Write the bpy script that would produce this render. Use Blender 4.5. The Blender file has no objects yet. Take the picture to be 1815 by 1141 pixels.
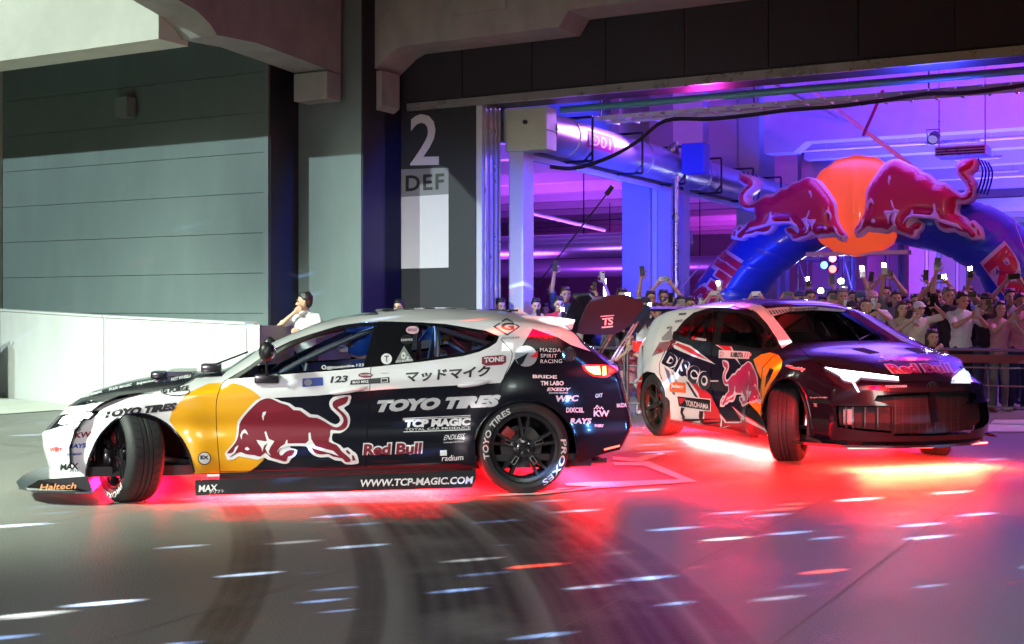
import bpy, bmesh, math, random
from mathutils import Vector, Matrix
from mathutils.bvhtree import BVHTree
R = math.radians
rnd = random.Random(7)
SC = bpy.context.scene
COL = SC.collection
# ---------------------------------------------------------------- camera
F_PX, CX, HZ, CAM_H = 2250.0, 907.5, 555.0, 1.31
cam_d = bpy.data.cameras.new('camera')
cam = bpy.data.objects.new('camera', cam_d); COL.objects.link(cam)
cam.location = (0, 0, CAM_H); cam.rotation_euler = (R(90), 0, 0)
cam_d.sensor_width = 36; cam_d.lens = 36 * F_PX / 1815
cam_d.shift_y = -(570.5 - HZ) / 1815
cam_d.clip_start = .05; cam_d.clip_end = 600
SC.camera = cam
# ---------------------------------------------------------------- night sky
w = bpy.data.worlds.new('World'); SC.world = w; w.use_nodes = True
nt = w.node_tree; bg = nt.nodes['Background']
sky = nt.nodes.new('ShaderNodeTexSky'); sky.sky_type = 'NISHITA'; sky.sun_disc = False
sky.sun_elevation = R(2.0); sky.sun_rotation = R(200)
nt.links.new(sky.outputs[0], bg.inputs[0]); bg.inputs[1].default_value = .012
SC.view_settings.view_transform = 'Standard'; SC.view_settings.look = 'None'
SC.view_settings.exposure = 0.0; SC.view_settings.gamma = 1.0
SC.view_settings.use_curve_mapping = False
SC.cycles.max_bounces = 6; SC.cycles.diffuse_bounces = 3; SC.cycles.glossy_bounces = 4
SC.cycles.transparent_max_bounces = 12; SC.cycles.transmission_bounces = 4
SC.cycles.sample_clamp_indirect = 4.0; SC.cycles.use_denoising = True
SC.cycles.caustics_reflective = False; SC.cycles.caustics_refractive = False

# ---------------------------------------------------------------- frames
def ray(px, py): return Vector(((px - CX) / F_PX, 1.0, (HZ - py) / F_PX))
CAMP = Vector((0, 0, CAM_H))
def at(px, py, D): return CAMP + ray(px, py) * D
def ground(px, py, z=0.0):
    D = (CAM_H - z) * F_PX / (py - HZ); return at(px, py, D)
TH = math.atan((2140 - CX) / F_PX)
BT = Vector((math.cos(TH), -math.sin(TH), 0)); BN = Vector((math.sin(TH), math.cos(TH), 0))
BO = at(843, HZ, 19.3); BO.z = 0
def B(u, v, z): return BO + BT * u + BN * v + Vector((0, 0, z))
def onv(px, py, v):           # the point of the plane v = const (parallel to the facade) behind a photo pixel -> (u, z)
    r = ray(px, py); t = (v - (CAMP - BO).dot(BN)) / r.dot(BN)
    p = CAMP + r * t - BO; return p.dot(BT), p.z
def onu(px, py, u):           # the same on a plane u = const -> (v, z)
    r = ray(px, py); t = (u - (CAMP - BO).dot(BT)) / r.dot(BT)
    p = CAMP + r * t - BO; return p.dot(BN), p.z
MB = Matrix(((BT.x, BN.x, 0, BO.x), (BT.y, BN.y, 0, BO.y), (0, 0, 1, 0), (0, 0, 0, 1)))

# ---------------------------------------------------------------- materials
MATS = {}
def mat(name, col, rough=.5, metal=0, var=0, vscale=6, bump=0, bscale=40, coat=0, emit=None, es=0, alpha=1, rvar=0, spec=.5, stretch=None):
    if name in MATS: return MATS[name]
    m = bpy.data.materials.new(name); m.use_nodes = True; t = m.node_tree; b = t.nodes['Principled BSDF']
    b.inputs['Base Color'].default_value = (*col, 1); b.inputs['Roughness'].default_value = rough
    b.inputs['Metallic'].default_value = metal; b.inputs['Coat Weight'].default_value = coat
    b.inputs['Coat Roughness'].default_value = .06; b.inputs['Specular IOR Level'].default_value = spec
    if emit: b.inputs['Emission Color'].default_value = (*emit, 1); b.inputs['Emission Strength'].default_value = es
    tc = t.nodes.new('ShaderNodeTexCoord'); src = tc.outputs['Object']
    if stretch:
        mp = t.nodes.new('ShaderNodeMapping'); mp.inputs['Scale'].default_value = stretch
        t.links.new(src, mp.inputs[0]); src = mp.outputs[0]
    if var or rvar:
        n = t.nodes.new('ShaderNodeTexNoise'); n.inputs['Scale'].default_value = vscale; n.inputs['Detail'].default_value = 7
        n.inputs['Roughness'].default_value = .62
        t.links.new(src, n.inputs['Vector'])
        if var:
            mx = t.nodes.new('ShaderNodeMix'); mx.data_type = 'RGBA'
            mx.inputs[6].default_value = (*[max(0, c * (1 - var)) for c in col], 1)
            mx.inputs[7].default_value = (*[min(1, c * (1 + var)) for c in col], 1)
            t.links.new(n.outputs[0], mx.inputs[0]); t.links.new(mx.outputs[2], b.inputs['Base Color'])
        if rvar:
            mr = t.nodes.new('ShaderNodeMapRange'); mr.inputs[1].default_value = .3; mr.inputs[2].default_value = .7
            mr.inputs[3].default_value = max(0.02, rough - rvar); mr.inputs[4].default_value = min(1, rough + rvar)
            t.links.new(n.outputs[0], mr.inputs[0]); t.links.new(mr.outputs[0], b.inputs['Roughness'])
    if bump:
        n2 = t.nodes.new('ShaderNodeTexNoise'); n2.inputs['Scale'].default_value = bscale; n2.inputs['Detail'].default_value = 5
        t.links.new(src, n2.inputs['Vector'])
        bp = t.nodes.new('ShaderNodeBump'); bp.inputs['Strength'].default_value = bump; bp.inputs['Distance'].default_value = .01
        t.links.new(n2.outputs[0], bp.inputs['Height']); t.links.new(bp.outputs[0], b.inputs['Normal'])
    MATS[name] = m; return m
def glass(name, tint, gl=.06):
    m = bpy.data.materials.new(name); m.use_nodes = True; t = m.node_tree; t.nodes.clear()
    o = t.nodes.new('ShaderNodeOutputMaterial'); tr = t.nodes.new('ShaderNodeBsdfTransparent'); tr.inputs[0].default_value = (*tint, 1)
    g = t.nodes.new('ShaderNodeBsdfGlossy'); g.inputs['Roughness'].default_value = gl; g.inputs[0].default_value = (.9, .9, .9, 1)
    fr = t.nodes.new('ShaderNodeFresnel'); fr.inputs[0].default_value = 1.5; mx = t.nodes.new('ShaderNodeMixShader')
    t.links.new(fr.outputs[0], mx.inputs[0]); t.links.new(tr.outputs[0], mx.inputs[1]); t.links.new(g.outputs[0], mx.inputs[2])
    t.links.new(mx.outputs[0], o.inputs[0]); MATS[name] = m; return m

# ---------------------------------------------------------------- object helpers
MW = {}                       # world matrices of the empties, by object
def tag(o, label=None, cat=None, group=None, kind=None):
    if label: o['label'] = label
    if cat: o['category'] = cat
    if group: o['group'] = group
    if kind: o['kind'] = kind
    return o
def thing(name, label, cat, M=None, group=None):
    o = bpy.data.objects.new(name, None); COL.objects.link(o)
    M = M if M is not None else Matrix.Identity(4)
    o.matrix_world = M; MW[o] = M.copy(); o.empty_display_size = .2
    return tag(o, label, cat, group)
def mesh_obj(name, me, parent=None, M=None):
    o = bpy.data.objects.new(name, me); COL.objects.link(o)
    if M is not None: o.matrix_world = M
    MW[o] = (M.copy() if M is not None else Matrix.Identity(4))
    if parent is not None:
        o.parent = parent
    return o
def smooth(me, ang=None):
    for p in me.polygons: p.use_smooth = True
    if ang is not None:
        try: me.set_sharp_from_angle(angle=R(ang))
        except Exception: pass
class Mb:
    """collects geometry in its parent's local frame"""
    def __init__(s): s.v = []; s.f = []; s.m = []
    def add(s, vs, fs, mi=0):
        k = len(s.v); s.v += [tuple(p) for p in vs]; s.f += [tuple(i + k for i in f) for f in fs]; s.m += [mi] * len(fs); return s
    def box(s, x0, x1, y0, y1, z0, z1, M=None, mi=0, bev=0):
        vs = [Vector((x, y, z)) for z in (z0, z1) for y in (y0, y1) for x in (x0, x1)]
        fs = [(0, 2, 3, 1), (4, 5, 7, 6), (0, 1, 5, 4), (2, 6, 7, 3), (0, 4, 6, 2), (1, 3, 7, 5)]
        if bev:
            bm = bmesh.new(); bv = [bm.verts.new(v) for v in vs]
            for f in fs: bm.faces.new([bv[i] for i in f])
            bmesh.ops.bevel(bm, geom=bm.edges[:], offset=bev, segments=2, affect='EDGES', profile=.6)
            bm.verts.index_update(); vs = [v.co.copy() for v in bm.verts]; fs = [[v.index for v in f.verts] for f in bm.faces]; bm.free()
        if M is not None: vs = [M @ v for v in vs]
        return s.add(vs, fs, mi)
    def prism(s, poly, d0, d1, fn, mi=0):
        """poly (a,b) extruded between depths d0,d1; fn(a,b,d)->point"""
        n = len(poly)
        vs = [fn(a, b, d0) for a, b in poly] + [fn(a, b, d1) for a, b in poly]
        fs = [tuple(range(n)), tuple(range(2 * n - 1, n - 1, -1))] + [(i, i + n, (i + 1) % n + n, (i + 1) % n) for i in range(n)]
        return s.add(vs, fs, mi)
    def tube(s, pts, r, n=8, mi=0, cap=True, closed=False):
        pts = [Vector(p) for p in pts]; rs = r if isinstance(r, (list, tuple)) else [r] * len(pts)
        vs = []; fs = []; up = None; N = len(pts)
        for i, p in enumerate(pts):
            if closed: d = (pts[(i + 1) % N] - pts[i - 1])
            else: d = (pts[min(i + 1, N - 1)] - pts[max(i - 1, 0)])
            d.normalize()
            if up is None: up = Vector((0, 0, 1)) if abs(d.z) < .9 else Vector((1, 0, 0))
            a = d.cross(up).normalized(); b_ = a.cross(d).normalized(); up = b_
            for k in range(n):
                t = 2 * math.pi * k / n; vs.append(p + a * (rs[i] * math.cos(t)) + b_ * (rs[i] * math.sin(t)))
        L = N if closed else N - 1
        for i in range(L):
            j = (i + 1) % N
            for k in range(n):
                k2 = (k + 1) % n; fs.append((i * n + k, i * n + k2, j * n + k2, j * n + k))
        if cap and not closed:
            fs.append(tuple(range(n - 1, -1, -1))); fs.append(tuple((N - 1) * n + k for k in range(n)))
        return s.add(vs, fs, mi)
    def lathe(s, prof, n=48, axis='y', c=(0, 0, 0), mi=0, close=False):
        """prof: (radius, along)"""
        vs = []; fs = []; m = len(prof); c = Vector(c)
        for k in range(n):
            t = 2 * math.pi * k / n
            for r, h in prof:
                if axis == 'y': vs.append(c + Vector((r * math.cos(t), h, r * math.sin(t))))
                elif axis == 'x': vs.append(c + Vector((h, r * math.cos(t), r * math.sin(t))))
                else: vs.append(c + Vector((r * math.cos(t), r * math.sin(t), h)))
        for k in range(n):
            k2 = (k + 1) % n
            for i in range(m if close else m - 1):
                j = (i + 1) % m; fs.append((k * m + i, k * m + j, k2 * m + j, k2 * m + i))
        return s.add(vs, fs, mi)
    def ell(s, c, r, n=14, m=9, M=None, mi=0):
        c = Vector(c); vs = []; fs = []
        for i in range(m + 1):
            a = math.pi * i / m
            for k in range(n):
                t = 2 * math.pi * k / n
                p = Vector((r[0] * math.sin(a) * math.cos(t), r[1] * math.sin(a) * math.sin(t), r[2] * math.cos(a)))
                if M is not None: p = M @ p
                vs.append(c + p)
        for i in range(m):
            for k in range(n):
                k2 = (k + 1) % n; fs.append((i * n + k, (i + 1) * n + k, (i + 1) * n + k2, i * n + k2))
        return s.add(vs, fs, mi)
    def build(s, name, mats, parent=None, M=None, sm=None, world=False):
        me = bpy.data.meshes.new(name)
        vs = s.v
        if world and parent is not None:
            Mi = MW[parent].inverted(); vs = [tuple(Mi @ Vector(p)) for p in vs]
        me.from_pydata(vs, [], s.f); me.validate()
        if not isinstance(mats, (list, tuple)): mats = [mats]
        for m in mats: me.materials.append(m)
        if len(mats) > 1 and len(me.polygons) == len(s.m): me.polygons.foreach_set('material_index', s.m)
        bm = bmesh.new(); bm.from_mesh(me); bmesh.ops.recalc_face_normals(bm, faces=bm.faces[:]); bm.to_mesh(me); bm.free()
        if sm is not None: smooth(me, sm)
        return mesh_obj(name, me, parent, M)
def catmull(pts, k=6, closed=False):
    P = [Vector(p) for p in pts]; out = []; n = len(P)
    L = n if closed else n - 1
    for i in range(L):
        if closed: p0, p1, p2, p3 = P[i - 1], P[i], P[(i + 1) % n], P[(i + 2) % n]
        else: p0, p1, p2, p3 = P[max(i - 1, 0)], P[i], P[i + 1], P[min(i + 2, n - 1)]
        for j in range(k):
            t = j / k
            out.append(.5 * ((2 * p1) + (p2 - p0) * t + (2 * p0 - 5 * p1 + 4 * p2 - p3) * t * t + (3 * p1 - p0 - 3 * p2 + p3) * t ** 3))
    if not closed: out.append(P[-1])
    return out
def lerp_tab(tab, x):
    if x <= tab[0][0]: return tab[0][1]
    for (a, fa), (b, fb) in zip(tab, tab[1:]):
        if x <= b: return fa + (fb - fa) * (x - a) / (b - a)
    return tab[-1][1]
def smtab(tab, x, r=.06):     # softened table lookup
    return sum(lerp_tab(tab, x + d * r) * w_ for d, w_ in ((-1, .15), (-.5, .22), (0, .26), (.5, .22), (1, .15)))
# ---------------------------------------------------------------- flat lettering and shapes
_TX = {}
def text2d(txt, bold=0.0, shear=0.0, spacing=1.0):
    key = (txt, bold, shear, spacing)
    if key in _TX: return _TX[key]
    cu = bpy.data.curves.new('tmp', 'FONT'); cu.body = txt; cu.offset = bold; cu.shear = shear; cu.resolution_u = 3
    cu.space_character = spacing; cu.fill_mode = 'FRONT'
    o = bpy.data.objects.new('tmp', cu); COL.objects.link(o)
    dg = bpy.context.evaluated_depsgraph_get(); me = bpy.data.meshes.new_from_object(o.evaluated_get(dg))
    vs = [(v.co.x, v.co.y) for v in me.vertices]; fs = [tuple(p.vertices) for p in me.polygons]
    bpy.data.objects.remove(o); bpy.data.curves.remove(cu); bpy.data.meshes.remove(me)
    if not vs: vs = [(0, 0), (1, 0), (0, 1)]; fs = [(0, 1, 2)]
    x0 = min(v[0] for v in vs); x1 = max(v[0] for v in vs); y0 = min(v[1] for v in vs); y1 = max(v[1] for v in vs)
    vs = [((x - x0) / (x1 - x0), (y - y0) / (y1 - y0)) for x, y in vs]
    _TX[key] = (vs, fs, (x1 - x0) / (y1 - y0)); return _TX[key]
def poly2d(*polys):
    """filled 2D polygons with holes (even-odd) -> verts, tris"""
    from mathutils.geometry import tessellate_polygon
    lists = [[Vector((a, b, 0)) for a, b in p] for p in polys]
    tris = tessellate_polygon(lists); flat = [(p.x, p.y) for l in lists for p in l]
    return flat, [tuple(t) for t in tris if len(set(t)) == 3]
def circle2d(cx, cy, rx, ry=None, n=40, a0=0, a1=360):
    ry = rx if ry is None else ry
    return [(cx + rx * math.cos(R(a0 + (a1 - a0) * k / n)), cy + ry * math.sin(R(a0 + (a1 - a0) * k / n))) for k in range(n)]
def quadmap(q, vs):
    """q: four px corners: left-bottom, right-bottom, right-top, left-top"""
    out = []
    for s_, t_ in vs:
        a = [q[0][k] + (q[1][k] - q[0][k]) * s_ for k in (0, 1)]; b = [q[3][k] + (q[2][k] - q[3][k]) * s_ for k in (0, 1)]
        out.append((a[0] + (b[0] - a[0]) * t_, a[1] + (b[1] - a[1]) * t_))
    return out
def gridcut(vs, fs, step):
    bm = bmesh.new(); bv = [bm.verts.new((x, y, 0)) for x, y in vs]
    for f in fs:
        try: bm.faces.new([bv[i] for i in f])
        except ValueError: pass
    xs = [v[0] for v in vs]; ys = [v[1] for v in vs]
    for ax, lo, hi in ((0, min(xs), max(xs)), (1, min(ys), max(ys))):
        k = math.floor(lo / step) + 1
        while k * step < hi:
            co = [0, 0, 0]; no = [0, 0, 0]; co[ax] = k * step; no[ax] = 1
            bmesh.ops.bisect_plane(bm, geom=bm.verts[:] + bm.edges[:] + bm.faces[:], plane_co=co, plane_no=no, dist=1e-5)
            k += 1
    bm.verts.index_update()
    out = [(v.co.x, v.co.y) for v in bm.verts], [tuple(v.index for v in f.verts) for f in bm.faces]
    bm.free(); return out
# the charging bull emblem, traced in its own 0..1815 x 0..1117 frame
BULL_W = [(60,860),(130,775),(185,700),(205,600),(215,470),(270,390),(350,300),(450,200),(560,165),(650,170),(760,215),(860,240),(930,290),(1010,300),(1120,375),(1210,385),(1320,450),(1400,495),(1450,495),(1480,465),(1475,410),(1380,320),(1350,250),(1370,190),(1440,150),(1610,140),(1615,200),(1590,260),(1530,300),(1590,370),(1610,450),(1590,530),(1530,590),(1470,612),(1395,615),(1385,700),(1440,735),(1490,760),(1530,800),(1580,785),(1640,830),(1690,870),(1715,960),(1690,990),(1560,995),(1500,955),(1420,945),(1340,905),(1240,910),(1150,880),(1090,810),(1060,775),(870,772),(880,795),(955,820),(930,890),(880,925),(850,975),(790,990),(700,965),(590,935),(545,910),(470,940),(390,925),(270,905),(230,895),(170,935),(90,940),(75,900)]
BULL_R = [(80,862),(140,790),(190,725),(225,640),(240,500),(300,400),(400,290),(500,205),(590,178),(660,195),(740,235),(840,265),(910,325),(990,330),(1100,410),(1200,420),(1300,470),(1400,530),(1460,535),(1515,490),(1525,430),(1480,360),(1400,290),(1395,230),(1440,195),(1520,170),(1580,155),(1580,200),(1550,245),(1470,280),(1460,300),(1530,360),(1575,430),(1570,520),(1530,565),(1460,580),(1370,570),(1360,640),(1345,715),(1440,755),(1500,830),(1560,880),(1610,930),(1605,960),(1550,965),(1510,920),(1400,900),(1340,868),(1240,872),(1160,842),(1100,745),(1000,738),(850,740),(800,770),(740,815),(733,870),(765,885),(800,850),(860,820),(925,825),(890,885),(840,900),(820,950),(780,955),(700,930),(620,908),(560,850),(500,900),(420,880),(320,870),(260,845),(205,860),(120,910),(135,885),(165,850)]
BULL_D = [[(530,445),(518,400),(530,350),(570,340),(565,370),(545,400),(540,450)],
 [(262,685),(248,640),(270,590),(305,560),(330,590),(350,635),(320,615),(300,605),(275,630),(268,685)],
 [(308,795),(335,778),(368,808),(345,825),(315,818)], [(228,758),(190,785),(165,840),(118,880),(128,893),(182,856),(212,800)],
 [(450,695),(560,712),(580,705),(550,600),(567,588),(602,680),(672,710),(620,790),(602,840),(630,888),(590,862),(560,800),(590,730),(545,765),(522,842),(515,800),(500,772),(470,735)],
 [(822,692),(836,700),(835,738),(1060,736),(1097,700),(1093,610),(1116,603),(1130,690),(1180,770),(1300,803),(1400,828),(1468,892),(1380,862),(1250,828),(1150,795),(1100,770),(850,768),(800,782),(745,800),(700,850),(745,780),(800,745)]]
BULL_H = [[(1552,828),(1575,818),(1612,852),(1606,876),(1572,858)], [(1628,885),(1650,882),(1675,940),(1640,952)]]
def bull_layers(fit):
    """fit(x, y) -> target 2D; returns (white, red, white detail) meshes"""
    cm = lambda p, k=2: [(q.x, q.y) for q in catmull([(a, b, 0) for a, b in p], k, True)]
    f = lambda P: [fit(a, b) for a, b in cm(P)]
    w_ = poly2d(f(BULL_W)); r_ = poly2d(f(BULL_R))
    dl = [poly2d([fit(*q) for q in P]) for P in BULL_D]
    rv, rf = r_
    for P in BULL_H:
        a, b_ = poly2d([fit(*q) for q in P]); k = len(rv); rv += a; rf += [tuple(i + k for i in t) for t in b_]
    return w_, (rv, rf), dl
# ---------------------------------------------------------------- lamps of the place
def lamp(name, kind, loc, target, col, power, **kw):
    d = bpy.data.lights.new(name, kind); d.color = col; d.energy = power
    for k, v_ in kw.items(): setattr(d, k, v_)
    o = bpy.data.objects.new(name, d); COL.objects.link(o); o.location = loc
    if target is not None: o.rotation_euler = (Vector(target) - Vector(loc)).to_track_quat('-Z', 'Y').to_euler()
    return o
# yard floodlights (outside the frame)
lamp('yard_flood_left', 'SPOT', B(-9.5, -25, 12.6), B(-5.0, -1.6, 2.6), (.78, 1.0, .95), 19000, spot_size=R(34), spot_blend=.35, shadow_soft_size=.12)
lamp('yard_flood_ground', 'SPOT', (-11, 3.0, 8), (-6.5, 11, 0), (.84, 1.0, .82), 25000, spot_size=R(62), spot_blend=.8, shadow_soft_size=.6)
lamp('show_flood_front', 'SPOT', (-3.0, -3.0, 2.1), (-.9, 9, .75), (1.0, .86, .95), 2200, spot_size=R(37), spot_blend=.6, shadow_soft_size=.7)
lamp('show_flood_right', 'SPOT', (1.5, -3.0, 2.2), (2.9, 12, .8), (.9, .82, 1.0), 1300, spot_size=R(15), spot_blend=.8, shadow_soft_size=.5)
lamp('yard_fill', 'AREA', (4, -3, 7), (2.5, 5.5, 0), (.86, 1.0, .90), 110, size=3.0, spread=R(70))
# blue and magenta stage light in the hall
for (u, v, z, tu, tv, tz, c, p, s) in [
    (5.0, 9.6, .5, 5.0, 12.6, 6.5, (.06, .05, 1.0), 1500, 2.0), (3.5, 14.6, .4, 3.5, 15.4, 6.5, (.10, .07, 1.0), 1300, 1.2), (8.5, 14.6, .4, 8.5, 15.4, 6.5, (.12, .08, 1.0), 1300, 1.2), (5.5, 22.5, .4, 5.5, 23.0, 6.5, (.16, .09, 1.0), 1600, 1.6),
    (9.5, 10.0, .5, 9.5, 12.5, 6.5, (.10, .05, 1.0), 1400, 2.0),
    (4.0, 17.0, .5, 5, 20, 7, (.06, .05, 1.0), 800, 3.0),
    (10.0, 17.0, .5, 9, 21, 7, (.09, .06, 1.0), 800, 3.0),
    (5.0, 30.0, 1, 5, 42, 5, (.20, .14, 1.0), 2000, 4.0),
    (-6.5, 12.0, .5, -7, 22, 8, (.42, .07, 1.0), 1500, 3.0), (-3.4, 8.2, .4, -3.4, 8.8, 7.0, (.45, .12, 1.0), 600, 1.2),
    (-4.0, 26.0, .5, -5, 40, 7, (.62, .05, .9), 1500, 3.0),
    (1.8, 3.2, .4, -.2, 5, 4.5, (.02, .04, 1.0), 900, 1.0), 
    (9.4, 1.5, 3.6, 9.2, 3.4, 6.0, (1.0, .01, .30), 1500, .6), (3.2, 1.4, 4.0, 3.2, .3, 4.4, (1.0, .04, .7), 26, .3), (6.5, 1.2, 3.4, 6.5, .3, 4.4, (.05, .06, 1.0), 110, .6)]:
    lamp('stage_light', 'AREA', B(u, v, z), B(tu, tv, tz), c, p * .55, size=s, spread=R(110))
lamp('hall_down_light', 'AREA', B(4.5, 6.5, 5.0), B(4.5, 3.0, 0), (.18, .10, 1.0), 150, size=2.5)
lamp('hall_down_light', 'AREA', B(10.0, 3.5, 5.0), B(8.0, .5, .6), (.95, .35, .95), 260, size=.8)
lamp('hall_down_light', 'AREA', B(1.5, 3.5, 4.6), B(1.5, 1.0, .6), (.5, .2, 1.0), 120, size=1.2)
def gobo_nodes(L, scale, stretch, cols, thr):
    L.use_nodes = True; t = L.node_tree; e = t.nodes['Emission']
    tc = t.nodes.new('ShaderNodeTexCoord'); mp = t.nodes.new('ShaderNodeMapping'); mp.inputs['Scale'].default_value = stretch
    sp = t.nodes.new('ShaderNodeSeparateXYZ'); t.links.new(tc.outputs['Normal'], sp.inputs[0])
    dx = t.nodes.new('ShaderNodeMath'); dx.operation = 'DIVIDE'; dy = t.nodes.new('ShaderNodeMath'); dy.operation = 'DIVIDE'
    t.links.new(sp.outputs[0], dx.inputs[0]); t.links.new(sp.outputs[2], dx.inputs[1])
    t.links.new(sp.outputs[1], dy.inputs[0]); t.links.new(sp.outputs[2], dy.inputs[1])
    cb = t.nodes.new('ShaderNodeCombineXYZ'); t.links.new(dx.outputs[0], cb.inputs[0]); t.links.new(dy.outputs[0], cb.inputs[1])
    t.links.new(cb.outputs[0], mp.inputs[0])
    vo = t.nodes.new('ShaderNodeTexVoronoi'); vo.inputs['Scale'].default_value = scale; vo.inputs['Randomness'].default_value = .9
    t.links.new(mp.outputs[0], vo.inputs['Vector'])
    mr = t.nodes.new('ShaderNodeMapRange'); mr.interpolation_type = 'SMOOTHSTEP'
    mr.inputs[1].default_value = thr; mr.inputs[2].default_value = thr * .25; mr.inputs[3].default_value = 0; mr.inputs[4].default_value = 1
    t.links.new(vo.outputs['Distance'], mr.inputs[0])
    sc = t.nodes.new('ShaderNodeSeparateColor'); t.links.new(vo.outputs['Color'], sc.inputs[0])
    cr = t.nodes.new('ShaderNodeValToRGB'); cr.color_ramp.interpolation = 'CONSTANT'
    els = cr.color_ramp.elements
    els[0].position = 0; els[0].color = (*cols[0][1], 1); els[1].position = cols[1][0]; els[1].color = (*cols[1][1], 1)
    for p, c in cols[2:]:
        k = els.new(p); k.color = (*c, 1)
    t.links.new(sc.outputs[0], cr.inputs[0])
    t.links.new(cr.outputs[0], e.inputs[0])
    # varied brightness
    m2 = t.nodes.new('ShaderNodeMath'); m2.operation = 'MULTIPLY'; t.links.new(mr.outputs[0], m2.inputs[0]); t.links.new(sc.outputs[1], m2.inputs[1])
    t.links.new(m2.outputs[0], e.inputs['Strength'])
g = lamp('party_projector', 'SPOT', (2.2, 1.0, 7.0), (0.2, 5.6, 0), (1, 1, 1), 95000, spot_size=R(88), spot_blend=.25, shadow_soft_size=.0)
gobo_nodes(g.data, 25.0, (.48, 2.5, 1), [(0, (.30, .48, 1)), (.40, (.55, .7, 1)), (.60, (1, .08, .04)), (.9, (.9, .95, 1))], .31)
g2 = lamp('party_projector_left', 'SPOT', (-3.0, 2.0, 4.5), (-6.2, 15, .5), (1, 1, 1), 1800, spot_size=R(17), spot_blend=.3, shadow_soft_size=.0)
gobo_nodes(g2.data, 11.0, (1, 1, 1), [(0, (.5, .7, 1)), (.5, (.8, .9, 1)), (.85, (1, .25, .3)), (.95, (1, 1, 1))], .30)

lamp('added_red_spot', 'SPOT', (3.2, 4.2, 6.0), ground(1215, 818), (1, .0, .008), 9500, spot_size=R(28), spot_blend=.7, shadow_soft_size=.25)  # two added red spots above the yard, deepen the red pool
lamp('added_red_spot', 'SPOT', (3.6, 4.2, 6.0), ground(1440, 850), (1, .0, .008), 8000, spot_size=R(28), spot_blend=.8, shadow_soft_size=.25)
lamp('added_tail_spot', 'SPOT', (4.2, 6.2, 1.6), (1.0, 9.45, .72), (.10, .36, 1), 850, spot_size=R(15), spot_blend=.6, shadow_soft_size=.15)  # added spot off to the right, tints the near car's tail blue

lamp('added_jamb_spot', 'SPOT', B(3.2, -.5, 2.4), B(.1, .35, 2.2), (.02, .05, 1.0), 1000, spot_size=R(58), spot_blend=.3, shadow_soft_size=.2)  # added spot outside the gate, turns jamb and first column blue
# ---------------------------------------------------------------- materials of the place
M_floor = mat('apron_concrete', (.205, .208, .19), .42, var=.38, vscale=.6, bump=.7, bscale=75, rvar=.10, spec=.14)
M_conc = mat('raw_concrete', (.36, .34, .32), .8, var=.42, vscale=2.6, bump=.35, bscale=25, stretch=(1, 1, .55))
M_concg = mat('pale_concrete', (.55, .56, .50), .75, var=.16, vscale=1.6, bump=.3, bscale=25)
M_hall = mat('hall_concrete', (.50, .50, .52), .75, var=.18, vscale=1.4, bump=.25, bscale=20)
M_clad = mat('grey_cladding', (.165, .21, .21), .5, var=.2, vscale=2.2, bump=.15, bscale=90, stretch=(1, 1, .3))
M_dark = mat('charcoal_cladding', (.016, .0155, .022), .55, var=.12, vscale=3, bump=.12, bscale=90)
M_barr = mat('barrier_paint', (.56, .62, .60), .5, var=.07, vscale=2, bump=.15, bscale=60)
M_steel = mat('galvanised_steel', (.55, .56, .58), .32, metal=.9, var=.15, vscale=5, rvar=.1)
M_duct = mat('duct_metal', (.58, .60, .66), .30, metal=.8, var=.1, vscale=2, bump=.1, bscale=6)
M_white = mat('white_paint', (.78, .78, .78), .45, var=.04)
M_black = mat('black_paint', (.012, .012, .014), .4)
M_rubber = mat('cable_rubber', (.012, .012, .016), .6)
M_signg = mat('sign_grey', (.20, .19, .20), .55, var=.05)
M_signw = mat('sign_white', (.60, .55, .57), .5, var=.05)
M_cream = mat('cream_panel', (.52, .60, .45), .5, var=.1)
def S(o): return tag(o, kind='structure')
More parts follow.
